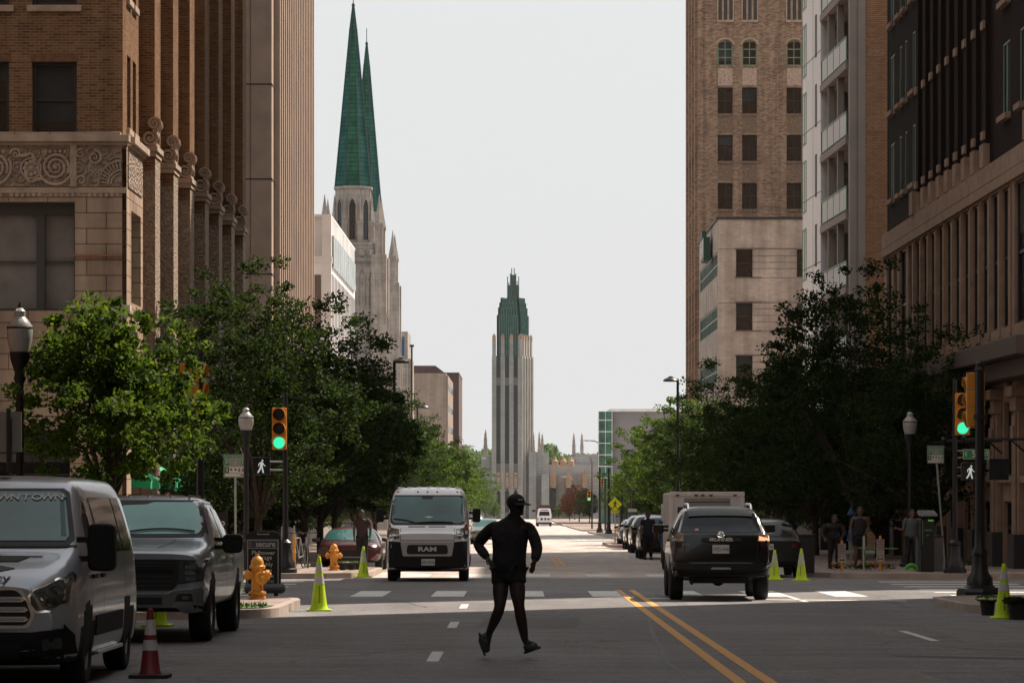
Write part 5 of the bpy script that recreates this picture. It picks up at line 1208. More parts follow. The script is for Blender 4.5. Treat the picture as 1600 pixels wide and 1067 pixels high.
# ---- acorn lamps
glass_lamp = mat('frosted_globe', (.34, .33, .32), .3, var=.1, vs=9, coat=.4)
def acorn(px, ptop, pbot_globe, d, w, label):
    t = thing('street_lamp', label, 'street lamp', (PX(px, d), d, gz(d) + .14), group='acorn globe street lamps')
    H = lz(pbot_globe, d, t); s_ = F / d; gh = (pbot_globe - ptop) / s_; r = w / 2 / s_
    base_pole(t, H - .12, .07)
    b = MB(); b.lathe([(.07, H - .5), (.1, H - .42), (.08, H - .34), (r * .72, H - .12), (r * .8, H)], 14); b.build('fitter', black_metal, t, smooth=True)
    b = MB(); b.lathe([(r * .72, H), (r * .95, H + gh * .25), (r, H + gh * .45), (r * .97, H + gh * .55), (r * .62, H + gh * .68), (r * .42, H + gh * .74), (r * .44, H + gh * .86), (r * .25, H + gh * .92), (.02, H + gh * .94)], 20); b.build('globe', glass_lamp, t, smooth=True)
    b = MB(); b.lathe([(r * 1.0, H + gh * .49), (r * 1.03, H + gh * .51), (r * 1.0, H + gh * .53)], 20, cap=False); b.lathe([(r * .1, H + gh * .9), (r * .16, H + gh * .96), (.01, H + gh * 1.06)], 8); b.build('finial', black_metal, t)
    return t
acorn(31, 476, 550, 51, 41, 'large acorn globe lamp at the left edge beside the maple')
acorn(384.5, 634, 672, 85.5, 24, 'acorn globe lamp above the parking sign on the far left corner')
acorn(1422, 641, 678, 92, 23, 'acorn globe lamp before the dark trees on the far right corner')
# ---- shoebox lamps and cobra lamps
def shoebox(px, py, xp, d, label, w=26):
    t = thing('street_lamp', label, 'street lamp', (PX(xp, d), d, gz(d) + .1), group='tall cut off street lamps'); s_ = F / d
    b = MB(); b.lathe([(.16, 0), (.1, .6), (.08, 2), (.06, lz(py, d, t) + .05)], 8); b.build('pole', black_metal, t)
    x0 = lx(px - w / 2, d, t); x1 = lx(px + w / 2, d, t); z = lz(py, d, t); xm = (x0 + x1) / 2; r = (x1 - x0) / 2
    b = MB(); b.lathe([(r * .96, z - .06), (r, z), (r * .8, z + r * .2), (r * .35, z + r * .36), (r * .3, z + r * .5), (0.01, z + r * .52)], 14, (xm, 0, 0)); b.tube([(0, 0, z + .05), (xm, 0, z + .12)], .035, 6); b.build('lamp_head', black_metal, t, smooth=True)
shoebox(627, 565, 616, 132, 'dark cut off lamp above the left trees before the gothic church')
shoebox(661, 636, 652, 205, 'dark cut off lamp above the lower left trees', 20)
shoebox(1048, 594, 1059, 150, 'dark cut off lamp on tall pole above the right trees', 24)
def cobra(xp, py, x2, d, label):
    t = thing('street_lamp', label, 'street lamp', (PX(xp, d), d, gz(d)), group='curved arm street lamps down the avenue'); h = lz(py, d, t); x = lx(x2, d, t)
    b = MB(); b.tube([(0, 0, 0), (0, 0, h - 1.4)], [.14, .09], 7); b.tube([(0, 0, h - 1.5), (x * .15, 0, h - .5), (x * .5, 0, h - .08), (x * .8, 0, h)], .07, 6); b.build('pole', mat('pole_brown', (.16, .10, .08), .6) if 'pole_brown' not in MATS else MATS['pole_brown'], t)
    b = MB(); b.add(*ball((x * .92, 0, h), .2, 8, 5, 2.6 if abs(x) > 1 else 1.6, .8, .55)); b.build('lamp_head', steel, t)
for a in ((717, 697, 738, 420, 'curved arm lamp just right of the brown office block'), (740, 716, 756, 540, 'curved arm lamp by the far left woods'), (943, 688, 915, 470, 'tall curved arm lamp in front of the glass office block'), (925, 708, 902, 520, 'curved arm lamp reaching over the avenue near the far signals'), (898, 745, 880, 600, 'small curved arm lamp by the church wing'), (746, 740, 764, 660, 'small curved arm lamp left of the church tower foot')): cobra(*a)
# ---- parking signs
def parking_sign(px, d, ptop, pbot, w, label, lean=0.):
    t = thing('parking_sign', label, 'sign', (PX(px, d), d, gz(d) + .14), group='green pay parking signs'); s_ = F / d
    W_ = w / s_; z0, z1 = lz(pbot, d, t), lz(ptop, d, t); H = z1 - z0
    b = MB(); b.tube([(.02 + lean, .03, -.02), (0, .03, z1 - .05)], .03, 8); b.build('pole', steel, t)
    b = MB(); b.box(-W_ / 2, W_ / 2, -.012, 0, z0, z1); pl = b.build('plate', sign_grey, t, bevel=.004)
    def r(x0, x1, y0, y1, m, dz=.015, nm='panel'): q = MB(); q.box(-W_ / 2 + W_ * x0, -W_ / 2 + W_ * x1, -dz - .001, -.012, z0 + H * y0, z0 + H * y1); return q.build(nm, m, pl)
    for a in ((.02, .05, .02, .98), (.95, .98, .02, .98), (.05, .95, .95, .98), (.05, .95, .02, .04)): r(*a, sign_green, .014, 'border')
    r(.06, .94, .83, .945, sign_green); r(.06, .94, .515, .775, sign_green); r(.06, .24, .2, .455, frame_black)
    r(.24, .76, .535, .755, sign_grey, .017); r(.25, .93, .21, .445, MATS['sign_white'], .0155); r(.05, .95, .06, .165, sign_white, .0155)
    k = W_
    text('lettering', 'PAY PARKING HERE', k * .105, sign_white, pl, (0, -.019, z0 + H * .888), depth=.001, sx=.98)
    text('lettering', 'P', k * .25, sign_white, pl, (-W_ * .35, -.019, z0 + H * .645), depth=.001); text('lettering', '2', k * .25, sign_white, pl, (W_ * .33, -.019, z0 + H * .645), depth=.001); text('lettering', 'HR', k * .07, sign_white, pl, (W_ * .43, -.019, z0 + H * .68), depth=.001)
    text('lettering', 'MON - FRI', k * .105, ink, pl, (0, -.021, z0 + H * .69), depth=.001); text('lettering', '8AM - 5PM', k * .105, ink, pl, (0, -.021, z0 + H * .595), depth=.001)
    text('lettering', '$', k * .24, sign_white, pl, (-W_ * .35, -.019, z0 + H * .33), depth=.001)
    for i, x in enumerate((-.16, .03, .2, .36)):
        q = MB()
        for j in range(3 if i > 1 else 1): q.box(W_ * (x - .045), W_ * (x + .045), -.0185, -.017, z0 + H * (.36 - j * .05 if i > 1 else .31), z0 + H * (.395 - j * .05 if i > 1 else .39))
        q.build('icon', ink, pl)['kind'] = 'stuff'
    q = MB(); q.box(W_ * .25, W_ * .4, -.0185, -.017, z0 + H * .09, z0 + H * .13); q.build('icon', ink, pl)
parking_sign(367, 88, 710, 746, 35, 'green pay parking sign reading P 2 hour on the far left corner')
parking_sign(1462, 88, 696, 724, 26, 'green pay parking sign on a slightly leaning post on the far right corner', .25)
# back of a sign at the left edge
d = 49; t = thing('road_sign', 'blank grey back of a sign at the left edge below the lamp', 'sign', (PX(14, d), d, gz(d) + .14))
b = MB(); b.tube([(0, 0, 0), (0, 0, lz(640, d, t))], .04, 8); b.build('pole', frame_black, t)
b = MB(); b.box(lx(-14, d, t), lx(33, d, t), .045, .06, lz(706, d, t), lz(643, d, t)); b.box(lx(-8, d, t), lx(24, d, t), .045, .06, lz(722, d, t), lz(709, d, t)); b.build('plate', mat('sign_back', (.22, .22, .215), .5, .3), t)
# ---- hydrants
def hydrant(x, y, h, label, rz=0.):
    t = thing('fire_hydrant', label, 'fire hydrant', G(x, y), rz, 'yellow fire hydrants'); k = h / .86; t.scale = (k,) * 3
    b = MB(); b.lathe([(.165, 0), (.165, .05), (.125, .055), (.12, .09), (.17, .10), (.17, .135), (.115, .15), (.11, .58), (.15, .59), (.155, .63), (.125, .65), (.12, .72), (.09, .79), (.035, .825), (.035, .86), (.0, .86)], 20)
    bo = b.build('barrel', hydrant_y, t, smooth=True)
    for sx in (-1, 1): b = MB(); b.lathe([(.075, 0), (.075, .06), (.095, .065), (.095, .13), (.04, .135), (.035, .17), (0, .17)], 14, (0, 0, 0), 'x'); n = b.build('side_outlet', hydrant_y, t, smooth=True); n.location = (sx * .1, 0, .46); n.scale = (sx, 1, 1)
    b = MB(); b.lathe([(.1, 0), (.1, -.07), (.125, -.075), (.125, -.16), (.05, -.165), (.04, -.2), (0, -.2)], 16, (0, 0, 0), 'y'); n = b.build('front_outlet', hydrant_y, t, smooth=True); n.location = (.02, -.09, .4)
    b = MB()
    for a in range(8): b.lathe([(.014, .095), (.014, .155)], 6, (math.cos(a * .785) * .148, math.sin(a * .785) * .148, 0)); b.lathe([(.012, .575), (.012, .65)], 6, (math.cos(a * .785) * .14, math.sin(a * .785) * .14, 0))
    b.build('bolts', hydrant_y, bo)['kind'] = 'stuff'
    b = MB(); b.tube([(.1, -.09, .32), (.13, -.12, .24), (.06, -.16, .17), (.0, -.17, .27)], .008, 5); b.build('chain', rubber, t)
hydrant(PX(402, 57.) , 57.0, .80, 'yellow fire hydrant on the near left corner in front of the garage sign', R(20))
hydrant(PX(521, 86), 86.2, .74, 'yellow fire hydrant on the far left corner between two lime cones', R(0))
hydrant(PX(967, 212), 212, .85, 'small distant yellow hydrant on the right kerb by the pedestrian sign')
# ---- cones
def cone(x, y, h, label, kind='lime', up=0., rb=.15):
    t = thing('traffic_cone', label, 'traffic cone', (x, y, gz(y) + up), group='lime traffic cones' if kind == 'lime' else None); t.rotation_euler = (0, 0, random.uniform(-.3, .3))
    m = lime if kind == 'lime' else cone_red; rt = .028
    b = MB()
    if kind == 'lime': b.prism(rounded([(-.21, -.21), (.21, -.21), (.21, .21), (-.21, .21)], .05), 'z', 0, .03)
    else: b.prism(rounded([(-.20, -.20), (.20, -.20), (.20, .20), (-.20, .20)], .05), 'z', 0, .04)
    b.build('base', lime if kind == 'lime' else rubber, t, bevel=.006)
    b = MB(); rr = lambda f: rb + (rt - rb) * f
    b.lathe([(rb * 1.08, .03), (rb, .06)] + [(rr(f), h * f) for f in (.1, .5, .9)] + [(rt, h * .99), (rt * .7, h), (0, h)], 24); b.build('body', m, t, smooth=True)
    for f0, f1 in (((.50, .64), (.70, .86)) if kind == 'lime' else ((.40, .55), (.62, .84))):
        b = MB(); b.lathe([(rr(f0) + .003, h * f0), (rr(f1) + .003, h * f1)], 24, cap=False); b.build('reflective_band', reflect, t, smooth=True)
    if kind == 'lime':
        b = MB()
        for k in range(7): f = .16 + k * .045; a = rr(f) + .002; b.add([(-.008, -a, h * f), (.01, -a, h * f), (.01, -a + .004, h * (f + .025)), (-.008, -a + .004, h * (f + .03))], [(0, 1, 2, 3)])
        b.build('stencil', ink, t)['kind'] = 'stuff'
random.seed(12)
cone(PX(240, 32.6), 32.3, .70, 'dark red traffic cone with white bands beside the silver van', 'red', rb=.11)
cone(PX(503.5, 55.5), 54.6, .93, 'lime cone standing alone on the street left of center', up=0)
cone(PX(566, 82), 82.6, .80, 'lime cone at the kerb left of the white cargo van', up=0.02)
cone(PX(1209, 80.5), 80.2, .76, 'lime cone directly right of the black suv')
cone(PX(1251, 79.6), 79.4, .80, 'lime cone between the dark parked car and the temporary parking sign')
cone(PX(1558, 51.3), 50.6, .87, 'lime cone between the flower pots on the near right corner')
cone(-5.3, 47.2, .8, 'lime cone standing on the street behind the grey pickup')
cone(PX(620, 93), 93, .75, 'lime cone seen under the white cargo van')
# ---- A-frame sign on the near left corner
def aframe():
    d = 61.0; t = thing('sidewalk_sign', 'black sidewalk garage sign with a blue header behind the near yellow hydrant', 'sign', (PX(411.5, d), d, gz(d) + .14)); s_ = F / d
    w = 55 / s_; z0 = lz(925, d, t); z1 = lz(829, d, t); H = z1 - z0
    b = MB(); pts = [(-w / 2, z0), (w / 2, z0), (w / 2, z0 + H * .93), (w * .36, z0 + H * .985), (w * .2, z1), (-w * .2, z1), (-w * .36, z0 + H * .985), (-w / 2, z0 + H * .93)]
    b.prism(pts, 'y', -.03, .03); b.build('board', black_metal, t, bevel=.012)
    b = MB(); b.box(-w * .42, -w * .3, -.03, .03, z0 - .12, z0); b.box(w * .3, w * .42, -.03, .03, z0 - .12, z0); b.build('foot', black_metal, t)
    b = MB(); b.tube([(-w * .55, 0, 0.1), (-w * .5, 0, .1), (w * .55, 0, .1), (w * .62, 0, .1)], [.05, .10, .10, .05], 12, 1.); b.build('water_base', mat('base_grey', (.10, .10, .11), .45), t, smooth=True)
    b = MB(); b.box(-w * .16, w * .16, -.036, -.03, z1 - .075, z1 - .055); b.box(-w * .17, -w * .15, -.036, -.03, z1 - .075, z1 - .03); b.box(w * .15, w * .17, -.036, -.03, z1 - .075, z1 - .03); b.build('handle_edge', steel, t)
    x0, x1, y0, y1 = -w * .46, w * .44, z0 + H * .06, z0 + H * .86
    b = MB(); e = .022
    b.box(x0, x1, -.04, -.03, y0, y0 + e); b.box(x0, x1, -.04, -.03, y1 - e, y1); b.box(x0, x0 + e, -.04, -.03, y0 + e, y1 - e); b.box(x1 - e, x1, -.04, -.03, y0 + e, y1 - e); b.box(x0 + e, x1 - e, -.04, -.03, y1 - .175, y1 - .16); b.build('poster_frame', mat('poster_frame', (.35, .35, .34), .5), t)
    b = MB(); b.box(x0 + e, x1 - e, -.037, -.03, y1 - .16, y1 - e); hd = b.build('header_panel', mat('header_blue', (.03, .08, .13), .5), t)
    text('lettering', 'secure', .155, sign_white, t, (.045, -.039, y1 - .09), depth=.001, sx=.9, offset=.003)
    b = MB()
    for i in range(4): b.box(x0 + .04, x0 + .085, -.040, -.037, y1 - .14 + i * .026, y1 - .12 + i * .026)
    b.build('red_mark', mat('mark_red', (.5, .08, .04), .5), hd)
    xm = (x0 + x1) / 2 + .01
    wm = mat('letter_grey', (.75, .78, .68), .6)
    for i, (tx, z, sz) in enumerate((('Philtower', .255, .115), ('Garage', .345, .115), ('Monthly', .475, .108), ('Parking', .585, .108), ('Available', .695, .108), ('918-599-5723', .80, .072), ('www.secure-usa.com', .93, .05))): text('lettering', tx, sz, wm, t, (xm, -.034, y1 - z), depth=.001)
    b = MB(); b.box(x0 + .06, x1 - .06, -.034, -.03, y1 - .415, y1 - .41); b.box(x0 + .06, x1 - .06, -.034, -.03, y1 - .755, y1 - .75); b.build('rule', sign_green, t)
aframe()
# ---- far left corner: dark planter box, valet board, bollards, bicycles, planters, stand
def planter_wall(px0, px1, py, d, label):
    t = thing('planter_box', label, 'planter', (PX((px0 + px1) / 2, d), d, gz(d) + .14)); w = (px1 - px0) * d / F; h = lz(py, d, t)
    b = MB(); b.box(-w / 2, w / 2, -.25, .25, 0, h); b.box(-w / 2 - .02, w / 2 + .02, -.28, .28, h - .03, h + .02); b.build('box', mat('planter_slate', (.075, .08, .085), .5, var=.1, vs=3) if 'planter_slate' not in MATS else MATS['planter_slate'], t, bevel=.01)
    b = MB(); b.box(-w / 2 + .05, w / 2 - .05, -.26, -.25, .05, h - .08); b.build('panel', MATS['frame_black'], t)
planter_wall(362, 386, 838, 86, 'dark slate panel box behind the grey pickup mirror')
d = 90; t = thing('valet_board', 'black flared board with a white letter P behind the pickup windshield', 'sign', (PX(343, d), d, gz(d) + .14))
b = MB(); b.prism([(lx(320, d, t), lz(868, d, t)), (lx(352, d, t), lz(868, d, t)), (lx(356, d, t), lz(796, d, t)), (lx(344, d, t), lz(800, d, t)), (lx(320, d, t), lz(806, d, t))], 'y', -.03, .03); b.build('board', black_metal, t)
text('lettering', 'P', .34, sign_white, t, (lx(347, d, t), -.035, lz(821, d, t)), depth=.002)
for i, (px, pt, w) in enumerate(((444, 834, 5.0), (455.5, 838, 4.2))):
    d = 84.; t = thing('bollard', ('wide yellow post right of the sidewalk sign', 'narrow yellow post second right of the sidewalk sign')[i], 'bollard', (PX(px, d), d + i, gz(d) + .14), group='yellow posts on the far left corner'); r = w / 2 / 59
    b = MB(); b.lathe([(r, 0), (r, lz(pt, d, t)), (r * .9, lz(pt, d, t) + .03)], 12); b.build('sleeve', hydrant_y, t, smooth=True)
    b = MB(); b.tube([(0, 0, lz(pt, d, t)), (0, 0, lz(pt - 28 + i * 12, d, t))], .022, 6); b.build('post', steel, t)
def bicycle(x, y, rz, label):
    t = thing('bicycle', label, 'bicycle', G(x, y), rz, 'bicycles parked on the far left corner')
    for sx in (-.52, .52):
        b = MB(); b.tube([(sx + math.cos(a) * .33, 0, .34 + math.sin(a) * .33) for a in np.linspace(0, 6.2832, 25)], .018, 5); w = b.build('wheel', rubber, t)
        b = MB()
        for a in np.linspace(0, 3.1416, 8)[:-1]: b.tube([(sx + math.cos(a) * .31, 0, .34 + math.sin(a) * .31), (sx - math.cos(a) * .31, 0, .34 - math.sin(a) * .31)], .003, 3)
        b.build('spokes', steel, w)['kind'] = 'stuff'
    b = MB(); J = dict(h=(-.38, .85), b=(.0, .30), s=(.16, .85), r=(.52, .34), f=(-.52, .34), hh=(-.42, .98))
    for p, q in (('h', 'b'), ('b', 's'), ('h', 's'), ('s', 'r'), ('b', 'r'), ('hh', 'f')): b.tube([(J[p][0], 0, J[p][1]), (J[q][0], 0, J[q][1])], .018, 6)
    b.build('frame', mat('bike_grey', (.3, .3, .3), .4, .3) if 'bike_grey' not in MATS else MATS['bike_grey'], t)
    b = MB(); b.tube([(.16, 0, .85), (.19, 0, .95)], .014, 6); b.box(.08, .32, -.06, .06, .95, .99); b.build('saddle', rubber, t)
    b = MB(); b.tube([(-.42, -.28, 1.0), (-.40, -.1, .99), (-.40, .1, .99), (-.42, .28, 1.0)], .014, 6); b.build('handlebar', black_metal, t)
bicycle(PX(467, 89), 89, R(80), 'bicycle seen end on beside the yellow posts'); bicycle(PX(478, 90), 90.2, R(98), 'second bicycle seen end on, nearer the yellow hydrant')
def pot(px, d, pt, w, hp, label, flowers=None, seed=0):
    t = thing('flower_pot', label, 'potted plant', (PX(px, d), d, gz(d) + (.14 if d > 56 else 0)), group=None); s_ = F / d; r = w / 2 / s_
    hh = lz(pt, d, t); ph = hp / s_
    b = MB(); b.lathe([(r * .55, 0), (r * .72, ph * .92), (r * .8, ph * .93), (r * .8, ph), (r * .7, ph), (0, ph - .02)], 16); b.build('pot', rubber, t, smooth=True)
    rng = np.random.default_rng(seed); cen = []; rad = []
    for i in range(40):
        v = rng.normal(size=3); v /= np.linalg.norm(v); v[2] = abs(v[2]); cen.append(v * np.array([r * .8, r * .8, (hh - ph) * .75]) + np.array([0, 0, ph])); rad.append(r * .3)
    o = bpy.data.objects.new('foliage', leaf_mesh('foliage', rng, cen, rad, 60, .045, leaf_dark if not flowers else leaf_mid)); COL.objects.link(o); o.parent = t
    if flowers:
        b = MB()
        for i in range(190):
            v = rng.normal(size=3); v /= np.linalg.norm(v); v[2] = abs(v[2]); c = v * np.array([r * .98, r * .98, (hh - ph) * .97]) + np.array([0, 0, ph]); b.add(*ball(c, rng.uniform(.018, .034), 6, 4, 1, 1, .6))
        b.build('blossoms', flowers, t)['kind'] = 'stuff'
mum = mat('mum_white', (.44, .47, .27), .7, var=.25, vs=20)
pot(1543, 52.3, 932, 34, 25, 'pot of pale white chrysanthemums beside the lime cone at right', mum, 3)
pot(1592, 50.2, 937, 50, 29, 'black pot with dark leafy plant at the right edge', None, 4)
pot(536, 86.5, 878, 17, 12, 'pot of greyish flowers just right of the yellow hydrant', mat('mum_grey', (.22, .21, .2), .8, var=.3, vs=15), 5); pot(550, 87, 880, 18, 12, 'pot of pale green flowers left of the lime kerb cone', mat('mum_green', (.16, .19, .11), .8, var=.3, vs=15), 6)
t = thing('trough_planter', 'long dark planter trough under the flower pots left of the cargo van', 'planter', G(PX(543, 87.6), 87.8)); b = MB(); b.box(-.45, .45, -.2, .2, 0, .32); b.box(-.47, .47, -.22, .22, .28, .33); b.build('trough', rubber, t, bevel=.01); b = MB(); b.box(-.4, .4, -.15, .15, .33, .34); b.build('soil', bark, t)
# ---- cafe umbrella, temporary signs, pay station, bins on the far right corner
d = 93; t = thing('cafe_umbrella', 'closed blue cafe umbrella behind the standing woman at right', 'umbrella', (PX(1330, d), d, gz(d) + .14)); bl = mat('umbrella_blue', (.012, .05, .12), .8, var=.2, vs=5)
b = MB(); b.tube([(0, 0, 0), (0, 0, lz(794, d, t))], .025, 8); b.build('pole', steel, t)
b = MB(); b.lathe([(.16, lz(845, d, t)), (.12, lz(840, d, t)), (.04, lz(824, d, t)), (.03, lz(806, d, t)), (.13, lz(803, d, t)), (.06, lz(797, d, t)), (.01, lz(791, d, t))], 10); b.build('canopy', bl, t)
for i, (px, pt, pb) in enumerate(((1315.5, 849, 878), (1375.5, 842, 876))):
    d = 84.5; t = thing('no_parking_sign', ('temporary no parking notice on a yellow post, left of the standing woman', 'temporary no parking notice on a yellow post, right of the standing woman')[i], 'sign', (PX(px, d), d, gz(d) + .14), group='temporary no parking notices')
    b = MB(); b.tube([(0, .03, 0), (0, .03, lz(pt - 5, d, t))], .032, 8); b.build('post', hydrant_y, t)
    w = .105; b = MB(); b.box(-w, w, -.01, 0, lz(pb - 8, d, t), lz(pt, d, t)); pl = b.build('notice', mat('notice_pink', (.30, .24, .23), .7) if 'notice_pink' not in MATS else MATS['notice_pink'], t)
    b = MB(); b.box(-w, w, -.01, 0, lz(pb, d, t), lz(pb - 7, d, t)); b.build('arrow_plate', sign_grey, t)
    b = MB(); z = lz(pb - 3.5, d, t); b.add([(-.09, -.012, z), (-.04, -.012, z + .04), (-.04, -.012, z + .015), (.04, -.012, z + .015), (.04, -.012, z + .04), (.09, -.012, z), (.04, -.012, z - .04), (.04, -.012, z - .015), (-.04, -.012, z - .015), (-.04, -.012, z - .04)], [tuple(range(10))]); b.build('arrow', ink, t)
    text('lettering', 'NO', .10, ink, pl, (0, -.013, lz(pt + 3.5, d, t)), depth=.001); text('lettering', 'PARKING', .055, ink, pl, (0, -.013, lz(pt + 8, d, t)), depth=.001)
    text('lettering', 'TEMPORARY', .035, ink, pl, (0, -.013, lz(pt + 12, d, t)), depth=.001); text('lettering', 'TOW ZONE', .035, ink, pl, (0, -.013, lz(pt + 15.5, d, t)), depth=.001)
d = 84.; t = thing('pay_station', 'black parking pay station with a slanted solar hood at right', 'pay station', (PX(1448, d), d, gz(d) + .14))
b = MB(); b.box(lx(1438, d, t), lx(1459, d, t), -.15, .2, 0, lz(810, d, t)); b.build('cabinet', black_metal, t, bevel=.02)
b = MB(); b.add([(lx(1434, d, t), -.25, lz(803, d, t)), (lx(1463, d, t), -.25, lz(803, d, t)), (lx(1461, d, t), .25, lz(797, d, t)), (lx(1435, d, t), .25, lz(797, d, t)), (lx(1434, d, t), -.25, lz(806, d, t)), (lx(1463, d, t), -.25, lz(806, d, t)), (lx(1461, d, t), .25, lz(801, d, t)), (lx(1435, d, t), .25, lz(801, d, t))], [(0, 1, 2, 3), (4, 7, 6, 5), (0, 4, 5, 1), (1, 5, 6, 2), (2, 6, 7, 3), (3, 7, 4, 0)]); b.build('solar_hood', mat('hood_grey', (.24, .25, .25), .25, .4), t)
b = MB(); b.box(lx(1449, d, t), lx(1457, d, t), -.16, -.15, lz(814, d, t), lz(811.5, d, t)); b.build('display', mat('display_green', (.05, .25, .03), .4, emit=((.1, .5, .05), .25)), t)
b = MB(); b.box(lx(1443, d, t), lx(1455, d, t), -.158, -.15, lz(829, d, t), lz(827, d, t)); b.box(lx(1440, d, t), lx(1441, d, t), -.158, -.15, lz(850, d, t), lz(812, d, t)); b.add(*ball((lx(1448, d, t), -.16, lz(836, d, t)), .03, 6, 4)); b.build('trim', mat('trim_green', (.06, .22, .07), .5), t)
for i, (a, b_, pt, lb) in enumerate(((1432.5, 1438, 839, 'slim slate grey panel left of the pay station'), (1460, 1475, 839, 'slate grey bin right of the pay station'))):
    t = thing('waste_bin', lb, 'bin', (PX((a + b_) / 2, 84.6), 84.6 + i * .3, gz(84.6) + .14)); w = (b_ - a) / 2 * 84.6 / F; h = lz(pt, 84.6, t)
    b = MB(); b.box(-w, w, -.12, .3, 0, h); b.build('body', MATS['planter_slate'], t, bevel=.012); b = MB(); b.box(-w - .012, w + .012, -.135, .32, h, h + .035); b.build('lid', black_metal, t)
d = 86.; t = thing('planter_box', 'low concrete planter with trailing plants beside the near right signal pole', 'planter', G(PX(1500, d), d)); b = MB(); b.box(-.35, .35, -.25, .25, 0, .13); b.build('box', curb_mat, t, bevel=.01)
rng = np.random.default_rng(1); o = bpy.data.objects.new('foliage', leaf_mesh('foliage', rng, [(x, 0, .22) for x in np.linspace(-.28, .28, 8)], [.14] * 8, 40, .06, leaf_mid)); COL.objects.link(o); o.parent = t
t = thing('garden_hose', 'bright green coiled hose on the far right sidewalk', 'hose', G(PX(1424, 84), 84)); b = MB(); b.tube([(math.cos(a) * .16, 0, .03 + math.sin(a) * .16 ) for a in np.linspace(0.1, 3.0, 14)], .035, 6); b.tube([(math.cos(a) * .1, 0.05, .03 + math.sin(a) * .1) for a in np.linspace(0.1, 3.0, 14)], .03, 6); b.build('coil', mat('hose_green', (.06, .42, .03), .45), t)
# low fence / cafe rail and cafe plants
t = thing('cafe_rail', 'low rail with white post and green trim near the standing woman', 'railing', G(PX(1350, 86), 86.)); d = 86.
b = MB(); b.tube([(0, 0, 0), (0, 0, .92)], .035, 8); b.build('post', mat('post_white', (.4, .42, .4), .6), t)
b = MB(); b.tube([(-.15, 0, .6), (.9, 0, .58)], .02, 6); b.tube([(0, -.03, .55), (.03, -.03, .3), (.0, -.03, .1)], .02, 5); b.build('rail', mat('rail_green', (.04, .2, .04), .6), t)
for i, (px, w) in enumerate(((1330, .5), (1372, .45))):
    t = thing('marigold_bed', ('orange marigolds at the feet of the standing woman', 'orange marigolds under the right hand parking notice')[i], 'flowers', G(PX(px, 86), 86.6)); rng = np.random.default_rng(30 + i)
    o = bpy.data.objects.new('foliage', leaf_mesh('foliage', rng, [(x, 0, .1) for x in np.linspace(-w, w, 9)], [.13] * 9, 35, .05, leaf_dark)); COL.objects.link(o); o.parent = t
    b = MB()
    for k in range(34): b.add(*ball((rng.uniform(-w, w), rng.uniform(-.15, .05), rng.uniform(.1, .2)), .03, 6, 4)); 
    b.build('blossoms', mat('marigold', (.28, .12, .015), .7) if 'marigold' not in MATS else MATS['marigold'], t)['kind'] = 'stuff'
t = thing('mailbox', 'tall dark cabinet beside the lime cone at the far right kerb', 'cabinet', G(PX(1262, 82.5), 82.6)); b = MB(); b.box(-.17, .17, -.2, .2, 0, .95); b.build('cabinet', black_metal, t, bevel=.02); b = MB(); b.box(-.19, .19, -.22, .22, .95, .99); b.build('lid', rubber, t)
# ---- pedestrian warning sign and far signals
sy = mat('sign_fluor', (.62, .68, .02), .5)
d = 170; t = thing('pedestrian_sign', 'yellow diamond pedestrian crossing sign with a small plate below', 'sign', (PX(961, d), d, gz(d) + .14)); k = 11 * d / F
z = lz(787.5, d, t); b = MB(); b.prism([(-k, z), (0, z - k), (k, z), (0, z + k)], 'y', -.01, .01); b.build('diamond', sy, t); b = MB(); b.box(-.22, .22, -.012, .01, lz(801, d, t), lz(796.5, d, t)); b.build('plate', sy, t)
walker(t, 0, -.014, z, k * 1.15, ink); text('lettering', 'AHEAD', .13, ink, t, (0, -.015, lz(798.8, d, t)), depth=.001)
b = MB(); b.tube([(0, .03, 0), (0, .03, z + k * .8)], .035, 6); b.build('post', steel, t)
def far_signal(px, pt, pb, d, lit, label):
    t = thing('traffic_signal', label, 'traffic signal', (PX(px, d), d, gz(d) + .14), group='distant traffic signals'); zc = lz((pt + pb) / 2, d, t); k = (pb - pt) * d / F / 1.07
    b = MB(); b.tube([(.3, .2, 0), (.3, .2, zc + .4)], .09, 6); b.build('pole', black_metal, t); signal_head(t, 0, 0, zc, 0, lit, k)
far_signal(920.5, 767, 782, 330, 2, 'distant signal showing green beside the red leaved trees')
far_signal(986, 760, 773, 240, None, 'distant yellow signal head against the right hand trees')
far_signal(941, 747, 760, 300, None, 'distant orange signal head above the pedestrian sign')
for i, (px, pt, d) in enumerate(((941, 770, 262), (955, 772, 248), (971, 778, 225), (979, 783, 214), (985, 780, 205))):
    t = thing('black_post', ('black lamp post farthest beyond the pedestrian sign', 'black lamp post just left of the pedestrian sign', 'black lamp post just right of the pedestrian sign', 'slim black post left of the white lane sign', 'black post under the white lane sign')[i], 'post', (PX(px - (4 if i < 2 else 0), d), d, gz(d) + .14), group='black posts along the right kerb'); base_pole(t, lz(pt - 40, d, t), .1)
t = thing('lane_sign', 'small white arrow plate over the black posts by the parked cars', 'sign', (PX(988, 204), 204, gz(204) + .14)); z = lz(797, 204, t); b = MB(); b.prism([(-.28, z - .1), (.2, z - .1), (.34, z), (.2, z + .1), (-.28, z + .1)], 'y', -.01, .01); b.build('plate', sign_grey, t); b = MB(); b.tube([(-.1, .03, 0), (-.1, .03, z)], .03, 6); b.build('post', black_metal, t); text('lettering', 'ONE WAY', .11, ink, t, (-.02, -.013, z), depth=.001)
